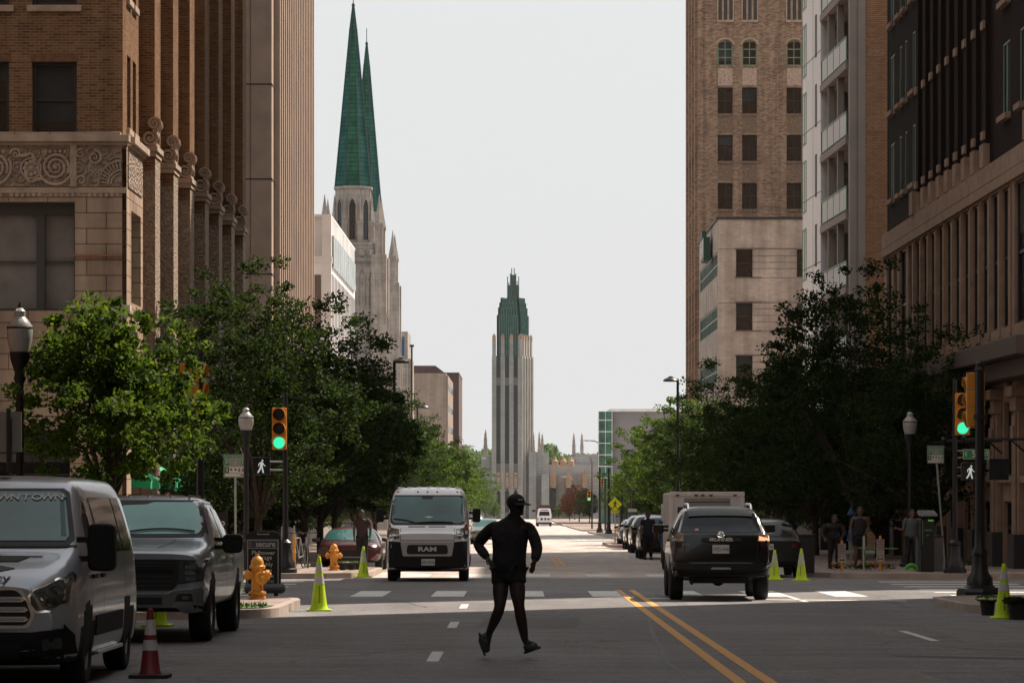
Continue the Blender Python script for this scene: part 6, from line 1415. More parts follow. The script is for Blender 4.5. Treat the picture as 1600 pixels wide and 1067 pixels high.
# small wall lantern sign inside the awning corner
t = thing('menu_sign', 'small dark red sign with a pale emblem under the green awnings', 'sign', (PX(261, 88), 88, gz(88) + .14)); d = 88; b = MB(); b.prism([(lx(257, d, t), lz(780, d, t)), (lx(265, d, t), lz(780, d, t)), (lx(265, d, t), lz(771, d, t)), (lx(261, d, t), lz(768, d, t)), (lx(257, d, t), lz(771, d, t))], 'y', -.02, .02); b.build('panel', mat('sign_maroon', (.12, .02, .03), .5), t); b = MB(); b.tube([(-.03, -.025, lz(772, d, t)), (.0, -.025, lz(777, d, t)), (.03, -.025, lz(771, d, t))], .012, 4); b.build('emblem', sign_white, t); b = MB(); b.tube([(0, .03, 0), (0, .03, lz(779, d, t))], .025, 6); b.build('post', black_metal, t)
# ================================================================== VEHICLES  (local frame: nose at -Y side y=0, tail at +Y)
def chaikin(P_, closed, axis, sharp=.25):
    P_ = np.moveaxis(P_, axis, 0)
    if closed: Q = np.roll(P_, -1, 0); A = P_ * (1 - sharp) + Q * sharp; B = P_ * sharp + Q * (1 - sharp); out = np.stack([A, B], 1).reshape(-1, *P_.shape[1:])
    else:
        A = P_[:-1] * (1 - sharp) + P_[1:] * sharp; B = P_[:-1] * sharp + P_[1:] * (1 - sharp)
        out = np.concatenate([P_[:1], np.stack([A, B], 1).reshape(-1, *P_.shape[1:])[1:-1], P_[-1:]], 0)
    return np.moveaxis(out, 0, axis)
class Body:
    def __init__(s, stations, m, par, wheels=(), wr=.40, name='body', dark=None, it=3, low=.30):
        rows = []
        for st in stations:
            y, zb, w0, zm, wm, zl, wl, ze, we, zt = st
            half = [(w0 * .9, zb), (w0, zb + .06), (wm, zm), (wl, zl), (we, ze), (we * .72, ze + (zt - ze) * .78), (we * .25, zt)]
            rows.append([(x, y, z) for x, z in half] + [(-x, y, z) for x, z in reversed(half)])
        G_ = np.array(rows, float)
        for i in range(it):
            G_ = chaikin(G_, True, 1, .22 if i == 0 else .25); 
            if i < 2: G_ = chaikin(G_, False, 0, .2 if i == 0 else .25)
        n, k = G_.shape[:2]; V = G_.reshape(-1, 3).tolist(); Fc = []
        for j in range(n - 1):
            for i in range(k): Fc.append((j * k + i, j * k + (i + 1) % k, (j + 1) * k + (i + 1) % k, (j + 1) * k + i))
        Fc += [tuple(range(k)), tuple(range((n - 1) * k, n * k))]
        b = MB(); b.v = V; b.f = Fc; b.m = [0] * len(Fc)
        o = b.build(name, [m, dark or rubber], par, smooth=True)
        s.o = o; s.par = par
        s.bvh = BVHTree.FromPolygons([Vector(v) for v in V], Fc)
        if wheels:
            c = MB()
            for y in wheels: c.lathe([(wr, -1.6), (wr, 1.6)], 28, (0, y, wr - .04), 'x')
            co = c.build('cut', rubber); md = o.modifiers.new('b', 'BOOLEAN'); md.object = co; md.operation = 'DIFFERENCE'; md.solver = 'EXACT'
            dg = bpy.context.evaluated_depsgraph_get(); me = bpy.data.meshes.new_from_object(o.evaluated_get(dg)); o.modifiers.clear(); o.data = me; bpy.data.objects.remove(co)
            me.materials.clear(); me.materials.append(m); me.materials.append(dark or rubber)
            for p in me.polygons:
                c_ = p.center; p.material_index = 1 if any(math.hypot(c_.y - y, c_.z - (wr - .04)) < wr + .006 for y in wheels) else 0
            for p in me.polygons:
                if p.center.z < low: p.material_index = 1
            me.polygons.foreach_set('use_smooth', [True] * len(me.polygons)); me.set_sharp_from_angle(angle=R(40))
    def hit(s, view, a, b):
        o, d = {'f': ((a, -9, b), (0, 1, 0)), 'b': ((a, 19, b), (0, -1, 0)), 'l': ((-9, a, b), (1, 0, 0)), 'r': ((9, a, b), (-1, 0, 0)), 't': ((a, b, 9), (0, 0, -1))}[view]
        o, d = Vector(o), Vector(d); h = s.bvh.ray_cast(o, d)
        if h[0] is None:
            q = s.bvh.find_nearest(o + d * (9 if view != 'b' else 14)); return q[0], -d
        n = h[1]; return h[0], (n if n.dot(d) < 0 else -n)
    def patch(s, view, poly, name, m, off=.006, par=None, res=.09, mirror=False, rad=0.):
        if rad: poly = rounded(poly, rad)
        out = []
        for sg in ((1, -1) if mirror else (1,)):
            pl = [(sg * p[0], p[1]) for p in poly]; vw = view
            if mirror and view in 'lr': pl = poly; vw = view if sg == 1 else {'l': 'r', 'r': 'l'}[view]
            dn = []
            for i, p in enumerate(pl):
                q = pl[(i + 1) % len(pl)]; L = math.hypot(q[0] - p[0], q[1] - p[1]); k = max(1, int(L / res))
                dn += [(p[0] + (q[0] - p[0]) * t / k, p[1] + (q[1] - p[1]) * t / k) for t in range(k)]
            xs = [p[0] for p in dn]; ys = [p[1] for p in dn]; pts = [Vector(p) for p in dn]; nb = len(pts)
            def inside(x, y):
                c = False; j = nb - 1
                for i in range(nb):
                    if (ys[i] > y) != (ys[j] > y) and x < (xs[j] - xs[i]) * (y - ys[i]) / (ys[j] - ys[i]) + xs[i]: c = not c
                    j = i
                return c
            gx = np.arange(min(xs) + res / 2, max(xs), res); gy = np.arange(min(ys) + res / 2, max(ys), res)
            pts += [Vector((float(x), float(y))) for x in gx for y in gy if inside(x, y)]
            r_ = delaunay_2d_cdt(pts, [], [list(range(nb))], 1, 1e-5); V2, F2 = r_[0], r_[2]
            b = MB(); tops = []; lows = []
            for v in V2: p, n = s.hit(vw, v.x, v.y); tops.append(p + n * off); lows.append(p - n * .004)
            ed = {}
            for f in F2:
                for i in range(len(f)): e = (f[i], f[(i + 1) % len(f)]); ed[tuple(sorted(e))] = ed.get(tuple(sorted(e)), 0) + 1
            b.v = [tuple(p) for p in tops + lows]; nv = len(tops); b.f = [tuple(f) for f in F2] + [(e[0], e[1], e[1] + nv, e[0] + nv) for e, c in ed.items() if c == 1]; b.m = [0] * len(b.f)
            out.append(b.build(name, m, par or s.par, smooth=True))
        return out if mirror else out[0]
    def line(s, view, pts, w, name, m, off=.004, par=None, mirror=False):
        "thin strip following the surface"
        pl = []
        for (x0, y0), (x1, y1) in zip(pts[:-1], pts[1:]):
            dx, dy = x1 - x0, y1 - y0; L = math.hypot(dx, dy); nx, ny = -dy / L * w / 2, dx / L * w / 2
            pl.append([(x0 + nx, y0 + ny), (x1 + nx, y1 + ny), (x1 - nx, y1 - ny), (x0 - nx, y0 - ny)])
        for sg in ((1, -1) if mirror else (1,)):
            b = MB()
            for q in pl:
                (a0, b0), (a1, b1), (a2, b2), (a3, b3) = q; k = max(1, int(math.hypot(a1 - a0, b1 - b0) / .07)); vs = []
                for t in range(k + 1):
                    f = t / k
                    for (x, y) in ((a0 + (a1 - a0) * f, b0 + (b1 - b0) * f), (a3 + (a2 - a3) * f, b3 + (b2 - b3) * f)):
                        vw = view
                        if view in 'lr': vw = view if sg == 1 else {'l': 'r', 'r': 'l'}[view]
                        else: x = x * sg
                        p, n = s.hit(vw, x, y); vs.append(p + n * off)
                b.add(vs, [(2 * t, 2 * t + 1, 2 * t + 3, 2 * t + 2) for t in range(k)])
            o = b.build(name, m, par or s.o)
tyre_m = mat('tyre', (.012, .012, .012), .8, bump=.3, bs=60); rim_m = mat('rim_alloy', (.25, .25, .25), .3, .8)
WM = {}
def wheels(par, ys, x, r, w=.24, spokes=5, rim=rim_m, steel_=False):
    key = (r, w, spokes, rim.name)
    if key not in WM:
        b = MB(); b.lathe([(r * .60, -w * .42), (r * .66, -w / 2), (r * .9, -w / 2), (r * .985, -w * .4), (r, -w * .3), (r, w * .3), (r * .985, w * .4), (r * .9, w / 2), (r * .66, w / 2), (r * .60, w * .42)], 36, (0, 0, 0), 'x', cap=False); b.lathe([(r * .6, -w * .3), (0, -w * .3)], 36, (0, 0, 0), 'x', cap=False)
        t = b.build('wheel', tyre_m, None, smooth=True); b = MB()
        b.lathe([(r * .60, w * .42), (r * .64, w * .46), (r * .58, w * .40), (r * .55, w * .1)], 32, (0, 0, 0), 'x', cap=False); b.lathe([(r * .14, w * .2), (r * .14, w * .38), (0, w * .40)], 16, (0, 0, 0), 'x')
        for i in range(spokes):
            a = 6.2832 * i / spokes; u = Vector((0, math.cos(a), math.sin(a))); v = Vector((0, -math.sin(a), math.cos(a)))
            c = [u * q + v * e for q, e in ((r * .1, r * .07), (r * .57, r * .10), (r * .57, -r * .10), (r * .1, -r * .07))]
            b.add([(w * .33, p.y, p.z) for p in c] + [(w * .2, p.y, p.z) for p in c], [(0, 1, 2, 3), (0, 4, 5, 1), (1, 5, 6, 2), (2, 6, 7, 3), (3, 7, 4, 0)])
        ri = b.build('rim', rim, None, smooth=False); WM[key] = (t.data, ri.data); bpy.data.objects.remove(t); bpy.data.objects.remove(ri)
    for y in ys:
        for sx in (-1, 1):
            o = bpy.data.objects.new('wheel', WM[key][0]); COL.objects.link(o); o.parent = par; o.location = (sx * x, y, r); o.rotation_euler = (0, 0, 0 if sx > 0 else math.pi)
            q = bpy.data.objects.new('rim', WM[key][1]); COL.objects.link(q); q.parent = o
def mirror_(par, x, y, z, w, h, side, m, d=.14):
    b = MB(); b.prism(rounded([(-w / 2, -h / 2), (w / 2, -h / 2), (w / 2, h / 2), (-w / 2, h / 2)], min(w, h) * .28), 'y', -d / 2, d / 2); c = b.build('mirror', m, par, smooth=False, bevel=.025); c.location = (x + side * w / 2, y, z)
    for z_ in (-h * .3, h * .1): b = MB(); b.box(-side * w * .95, -side * w * .4, -.03, .03, z_, z_ + .055); b.build('mirror_arm', m, c)
    b = MB(); b.box(-w * .38, w * .38, d / 2, d / 2 + .004, -h * .38, h * .38); b.build('mirror_glass', mat('mirror_glass', (.03, .03, .03), .2, 1.) if 'mirror_glass' not in MATS else MATS['mirror_glass'], c)
chrome = mat('chrome', (.8, .82, .8), .22, 1.)
silver = mat('paint_silver', (.36, .39, .445), .30, .4, coat=.6); grey_p = mat('paint_grey', (.29, .32, .37), .3, .35, coat=.6); white_p = mat('paint_white_van', (.72, .72, .74), .3, .0, coat=.6)
black_p = mat('paint_black', (.007, .008, .009), .25, .0, coat=.35, spec=.4); wglass = mat('windshield', (.026, .095, .09), .05, spec=.7, var=.5, vs=.9)
sglass = mat('side_glass', (.012, .014, .013), .05, spec=.6); cladding = mat('cladding', (.011, .011, .012), .6, spec=.25)
gap = mat('panel_gap', (.01, .01, .01), .6); lampglass = mat('lamp_glass', (.05, .055, .055), .06, spec=.8, var=.5, vs=14); amber = mat('amber', (.25, .05, .01), .2); redlamp = mat('red_lamp', (.07, .010, .008), .15)
bounce = mat('interior_teal', (.055, .13, .125), .6, var=.25, vs=2)
visor = mat('dash_dark', (.01, .012, .012), .5)
def vroot(name, label, x, y, cat, rz=0., group=None, face='cam', L=0):
    r = thing(name, label, cat, (x, y, gz(y)), 0, group); r.rotation_euler = (PITCH, 0, rz)
    if rz: r.rotation_euler = (-PITCH if abs(abs(rz) - math.pi) < .2 else PITCH, 0, rz)
    return r
def plate(bd, view, x, z, w, h, txt, par, col=sign_white, tcol=ink, off=.012):
    p, n = bd.hit(view, x, z); sgn = -1 if view == 'f' else 1
    b = MB(); y = p.y + sgn * off; b.box(x - w / 2, x + w / 2, y, y + sgn * .006, z - h / 2, z + h / 2); o = b.build('licence_plate', col, par, bevel=.003)
    text('plate_number', txt, h * .62, tcol, o, (x, y + sgn * .0085, z - h * .04), (R(90), 0, 0 if view == 'f' else math.pi), depth=.001, sx=.8)
    return o
# ------------------------------------------------------------------ silver passenger van, left foreground
def passenger_van():
    t = vroot('passenger_van', 'large silver passenger van cut by the left edge with DOWNTOWN on its windshield', -5.17, 29.95, 'van')
    S = [(0, .36, .70, .60, .84, .84, .78, .95, .60, .98), (.10, .26, .84, .6, .95, .90, .89, 1.04, .72, 1.07), (.38, .22, .97, .62, 1.02, .98, .98, 1.14, .84, 1.17), (.85, .22, 1.0, .66, 1.035, 1.10, 1.0, 1.26, .90, 1.285), (1.05, .22, 1.0, .68, 1.035, 1.15, 1.0, 1.36, .90, 1.38),
         (1.72, .22, 1.0, .68, 1.035, 1.22, 1.0, 1.90, .82, 1.95), (2.05, .22, 1.0, .68, 1.035, 1.24, 1.0, 1.97, .80, 2.03), (3.2, .22, 1.0, .68, 1.035, 1.24, 1.0, 1.98, .80, 2.05), (4.9, .24, 1.0, .68, 1.035, 1.24, 1.0, 1.98, .80, 2.04), (5.15, .30, .98, .68, 1.0, 1.24, .97, 1.92, .78, 1.98), (5.22, .34, .93, .68, .95, 1.24, .92, 1.86, .74, 1.9)]
    b = Body(S, silver, t, (1.0, 4.15), .43); wheels(t, (1.0, 4.15), .90, .345, .23, 10, rim=mat('rim_grey', (.18, .18, .18), .35, .8))
    w = b.patch('f', [(-.83, 1.345), (.83, 1.345), (.87, 1.40), (.745, 1.86), (.68, 1.90), (-.68, 1.90), (-.745, 1.86), (-.87, 1.40)], 'windshield', gap, .008)
    b.patch('f', [(-.79, 1.385), (.79, 1.385), (.815, 1.43), (.71, 1.83), (.65, 1.865), (-.65, 1.865), (-.71, 1.83), (-.815, 1.43)], 'glass', wglass, .014, par=w)
    b.patch('f', [(.74, 1.43), (.79, 1.43), (.70, 1.82), (.66, 1.82)], 'pillar_trim', bounce, .018, par=w)
    for i, ch in enumerate('DOWNTOWN'):
        x = .655 - (7 - i) * .107; p, n = b.hit('f', x, 1.80); p = p + n * .024; text('lettering', ch, .135, sign_white, w, p, (math.atan2(-n.y, n.z), 0, 0), depth=.001, sx=1.0, offset=.002)
    p, n = b.hit('f', .705, 1.80); q = MB(); q.box(.665, .735, p.y - .03, p.y - .027, 1.785, 1.815); q.build('toll_tag', bounce, w)
    b.patch('f', [(-.9, 1.325), (.9, 1.325), (.9, 1.345), (-.9, 1.345)], 'wiper_cowl', cladding, .012)
    # hood scoop slit, grille, headlights
    b.patch('f', [(-.42, 1.195), (.42, 1.195), (.50, 1.235), (-.42, 1.235)], 'hood_vent', cladding, .008); b.patch('f', [(-.5, 1.24), (.62, 1.24), (.62, 1.262), (-.5, 1.262)], 'hood_edge', silver, .014)
    g_ = b.patch('f', [(-.60, .58), (.60, .58), (.66, .70), (.60, .86), (.50, .965), (-.50, .965), (-.60, .86), (-.66, .70)], 'grille', chrome, .012, rad=.04)
    b.patch('f', [(-.57, .61), (.57, .61), (.625, .70), (.57, .85), (.48, .94), (-.48, .94), (-.57, .85), (-.625, .70)], 'grille_mesh', gap, .018, par=g_, rad=.04)
    for z in (.665, .755, .85):
        k = .57 if z > .8 else .6; b.patch('f', [(-k + .06, z - .022), (k - .03, z - .022), (k, z), (k - .03, z + .028), (-k + .06, z + .028)], 'grille_bar', chrome, .034, par=g_)
        b.patch('f', [(-k + .1, z - .012), (k - .06, z - .012), (k - .03, z), (k - .06, z + .016), (-k + .1, z + .016)], 'bar_inset', silver, .036, par=g_)
    for hl in b.patch('f', [(.60, .80), (.66, .72), (.80, .735), (.955, .80), (.96, 1.06), (.93, 1.10), (.80, 1.03), (.62, .94), (.59, .88)], 'headlight', chrome, .010, mirror=True):
        sg = 1 if sum(v.co.x for v in hl.data.vertices) > 0 else -1
        b.patch('f', [(sg * x, z) for x, z in ((.62, .81), (.67, .745), (.80, .76), (.935, .82), (.94, 1.04), (.92, 1.07), (.80, 1.005), (.64, .925), (.612, .875))], 'lens', lampglass, .016, par=hl)
        for cx, cz, rr in ((.72, .86, .065), (.84, .90, .08)):
            p, n = b.hit('f', sg * cx, cz); q = MB(); q.lathe([(rr, -.004), (rr * .9, .012), (rr * .4, .02), (0, .02)], 14, (sg * cx, p.y - .018, cz), 'y', cap=False); q.build('reflector', mat('reflector', (.3, .32, .3), .15, .9) if 'reflector' not in MATS else MATS['reflector'], hl)
    b.patch('f', [(-1.05, .2), (1.05, .2), (1.05, .61), (.93, .585), (.62, .545), (-.62, .545), (-.93, .585), (-1.05, .61)], 'bumper', cladding, .02)
    b.patch('f', [(-.5, .3), (.5, .3), (.55, .44), (-.55, .44)], 'air_intake', gap, .026); b.patch('f', [(.72, .38), (.88, .40), (.88, .50), (.72, .48)], 'fog_light', lampglass, .026, mirror=True)
    # hood emblem and the lettering cut off by the frame
    p, n = b.hit('f', .24, 1.045); p = p + n * .008; text('lettering', 'City', .17, ink, t, (.27, p.y, p.z), (math.atan2(-n.y, n.z), 0, 0), depth=.002)
    b.patch('f', [(.14, 1.13), (.26, 1.16), (.42, 1.135), (.30, 1.11)], 'hood_emblem', ink, .008)
    # side: door windows, pillars, lines
    for vw in 'rl':
        b.patch(vw, [(1.30, 1.24), (2.05, 1.24), (2.05, 1.80), (1.86, 1.84), (1.55, 1.62)], 'door_window', sglass, .008, rad=.04)
        b.patch(vw, [(2.25, 1.26), (3.9, 1.26), (3.9, 1.82), (2.25, 1.82)], 'side_window', sglass, .008, rad=.05)
        b.patch(vw, [(4.0, 1.26), (5.0, 1.26), (4.98, 1.82), (4.0, 1.82)], 'rear_side_window', sglass, .008, rad=.05)
        b.line(vw, [(2.15, .45), (2.15, 1.9)], .014, 'door_gap', gap); b.line(vw, [(1.25, .5), (1.25, 1.25)], .014, 'door_gap', gap); b.line(vw, [(3.95, .45), (3.95, 1.85)], .014, 'door_gap', gap); b.line(vw, [(2.15, 1.2), (5.1, 1.2)], .03, 'door_rail', silver, .012)
        b.patch(vw, [(1.5, .46), (3.6, .46), (3.6, .66), (1.5, .66)], 'side_cladding', cladding, .018, rad=.03)
        for y0, y1 in ((1.36, 1.60), (2.0, 2.2)): b.patch(vw, [(y0, 1.02), (y1, 1.02), (y1, 1.06), (y0, 1.06)], 'door_handle', cladding, .03)
    for s_ in (-1, 1): q = MB(); q.box(s_ * .93, s_ * 1.05, 1.6, 3.5, .27, .31); q.build('step_rail', chrome, t, bevel=.01)
    mirror_(t, 1.03, .98, 1.33, .26, .46, 1, cladding, .2); mirror_(t, -1.03, .98, 1.33, .26, .46, -1, cladding, .2)
    q = MB(); q.box(.0, .1, 1.95, 2.1, 2.04, 2.065); q.tube([(-.55, 2.3, 2.03), (-.5, 2.3, 2.1), (-.3, 2.3, 2.1), (-.25, 2.3, 2.03)], .015, 5); q.build('roof_fittings', cladding, t)
    q = MB(); q.box(-.8, .8, 1.4, 4.6, .2, .3); q.build('underbody', rubber, t)
passenger_van()
# ------------------------------------------------------------------ grey pickup
def pickup():
    t = vroot('pickup_truck', 'grey crew cab pickup truck parked behind the silver van at left', -4.98, 40.8, 'pickup truck', R(-.3))
    S = [(0, .45, .86, .72, .93, .98, .94, 1.12, .86, 1.15), (.10, .42, .93, .72, .985, .98, .98, 1.16, .88, 1.20), (.5, .42, .96, .75, 1.01, 1.02, .99, 1.20, .90, 1.235), (1.25, .42, .97, .78, 1.01, 1.08, .99, 1.26, .90, 1.29), (1.5, .42, .97, .78, 1.01, 1.10, .98, 1.32, .86, 1.35),
         (2.15, .42, .97, .78, 1.01, 1.16, .97, 1.78, .76, 1.85), (2.45, .42, .97, .78, 1.01, 1.16, .97, 1.84, .74, 1.91), (3.5, .42, .97, .78, 1.01, 1.16, .97, 1.83, .74, 1.90), (3.95, .42, .97, .78, 1.01, 1.16, .96, 1.66, .78, 1.70), (4.08, .42, .97, .78, 1.01, 1.16, .98, 1.26, .96, 1.28), (4.3, .42, .97, .78, 1.01, 1.16, .98, 1.26, .96, 1.27), (5.6, .42, .97, .78, 1.0, 1.16, .98, 1.25, .96, 1.26), (5.75, .5, .95, .78, .98, 1.16, .96, 1.24, .93, 1.25)]
    b = Body(S, grey_p, t, (.98, 4.55), .47); wheels(t, (.98, 4.55), .86, .40, .28, 6)
    w = b.patch('f', [(-.80, 1.345), (.80, 1.345), (.86, 1.39), (.72, 1.80), (.66, 1.835), (-.66, 1.835), (-.72, 1.80), (-.86, 1.39)], 'windshield', gap, .008)
    b.patch('f', [(-.76, 1.38), (.74, 1.38), (.78, 1.44), (.70, 1.72), (.62, 1.80), (.1, 1.80), (.0, 1.77), (-.30, 1.76), (-.32, 1.74), (-.68, 1.74), (-.80, 1.44)], 'glass', mat('windshield_bright', (.16, .43, .40), .08, spec=.7, var=.28, vs=1.1), .014, par=w, rad=.03)
    q = MB()
    for x0, x1, z0 in ((-.7, -.25, 0.0), (-.15, .7, .0)):
        pts = []
        for i in range(8): x = x0 + (x1 - x0) * i / 7; p, n = b.hit('f', x, 1.40 - .0 + .035 * math.sin(i / 7 * 3.14)); pts.append(p + n * .03)
        q.tube(pts, .012, 5)
    q.build('wiper', cladding, t)['kind'] = 'stuff'
    b.patch('f', [(-.88, .64), (.88, .64), (.94, .76), (.97, 1.08), (-.97, 1.08), (-.94, .76)], 'grille_surround', grey_p, .02); 
    g_ = b.patch('f', [(-.58, .68), (.58, .68), (.66, .76), (.95, .80), (.965, 1.06), (.60, 1.075), (-.60, 1.075), (-.965, 1.06), (-.95, .80), (-.66, .76)], 'grille', gap, .03)
    b.patch('f', [(-.60, .915), (.60, .915), (.60, .945), (-.60, .945)], 'grille_bar', cladding, .045, par=g_)
    for z in (.74, .80, .86, .99, 1.03): b.patch('f', [(-.58, z - .008), (.58, z - .008), (.58, z + .008), (-.58, z + .008)], 'grille_slat', mat('slat_grey', (.035, .04, .04), .3) if 'slat_grey' not in MATS else MATS['slat_grey'], .038, par=g_)
    for hl in b.patch('f', [(.67, .77), (.95, .80), (.965, 1.05), (.67, 1.055)], 'headlight', lampglass, .038, mirror=True):
        sg = 1 if sum(v.co.x for v in hl.data.vertices) > 0 else -1
        for z in (.83, .90, .98): b.patch('f', [(sg * .75, z - .02), (sg * .88, z - .02), (sg * .88, z + .02), (sg * .75, z + .02)], 'reflector', MATS['reflector'], .043, par=hl)
    p, n = b.hit('f', 0, .93); q = MB(); q.lathe([(.115, -.0), (.105, -.02), (0, -.022)], 24, (0, 0, 0), 'y'); e = q.build('emblem', chrome, t); e.location = (.02, p.y - .05, .93); e.scale = (1, 1, .45)
    q = MB(); q.lathe([(.098, -.021), (0, -.025)], 24, (0, 0, 0), 'y', cap=False); q.build('emblem_field', mat('emblem_teal', (.01, .05, .06), .3), e); text('lettering', 'Ford', .085, sign_white, e, (0, -.026, 0), depth=.001).scale = (1.1, 1.6, 1)
    bp = b.patch('f', [(-1.0, .46), (1.0, .46), (1.02, .68), (.93, .69), (.60, .67), (.52, .62), (-.52, .62), (-.60, .67), (-.93, .69), (-1.02, .68)], 'bumper', mat('chrome_grey', (.30, .31, .31), .22, .9), .075)
    b.patch('f', [(-.46, .50), (.46, .50), (.46, .595), (-.46, .595)], 'air_intake', gap, .082); b.patch('f', [(.62, .54), (.86, .54), (.84, .64), (.66, .64)], 'fog_light', gap, .082, mirror=True); b.patch('f', [(-.62, .675), (-.52, .63), (.52, .63), (.62, .675), (.96, .70), (.96, .712), (.6, .69), (.5, .645), (-.5, .645), (-.6, .69)], 'bumper_trim', chrome, .084)
    b.patch('f', [(.72, .565), (.80, .565), (.80, .61), (.72, .61)], 'fog_lens', MATS['reflector'], .088, mirror=True)
    b.patch('f', [(-.9, .30), (.9, .30), (.95, .46), (-.95, .46)], 'valance', gap, .03)
    # hood creases
    for sg in (-1, 1): b.line('t', [(sg * .36, .25), (sg * .48, 1.3)], .02, 'hood_crease', mat('crease', (.2, .21, .22), .25, .5) if 'crease' not in MATS else MATS['crease'], .006)
    q = MB()
    for x in (-.52, -.26, .0, .3, .55): q.box(x - .012, x + .012, 2.3, 3.7, 1.86, 1.925 - abs(x) * .03)
    q.build('roof_ribs', silver, t)['kind'] = 'stuff'
    for vw in 'rl':
        b.patch(vw, [(1.86, 1.20), (2.82, 1.20), (2.82, 1.74), (2.42, 1.74)], 'front_side_window', sglass, .008, rad=.03); b.patch(vw, [(2.92, 1.20), (3.85, 1.22), (3.72, 1.68), (2.92, 1.74)], 'rear_side_window', sglass, .008, rad=.03)
        b.line(vw, [(1.70, 1.19), (3.9, 1.19)], .022, 'belt_trim', chrome, .01); b.line(vw, [(1.80, 1.2), (2.45, 1.80), (3.6, 1.80)], .02, 'window_trim', chrome, .012)
        for y in (1.62, 2.87, 3.95): b.line(vw, [(y, .5), (y, 1.18)], .014, 'door_gap', gap)
        for y in (2.6, 3.7): b.patch(vw, [(y, 1.05), (y + .2, 1.05), (y + .2, 1.09), (y, 1.09)], 'door_handle', chrome, .03)
    mirror_(t, 1.06, 1.75, 1.26, .26, .25, 1, cladding, .14); mirror_(t, -1.06, 1.75, 1.26, .26, .25, -1, cladding, .14)
    q = MB(); q.box(-.75, .75, 1.5, 5.4, .36, .46); q.build('underbody', rubber, t)
pickup()
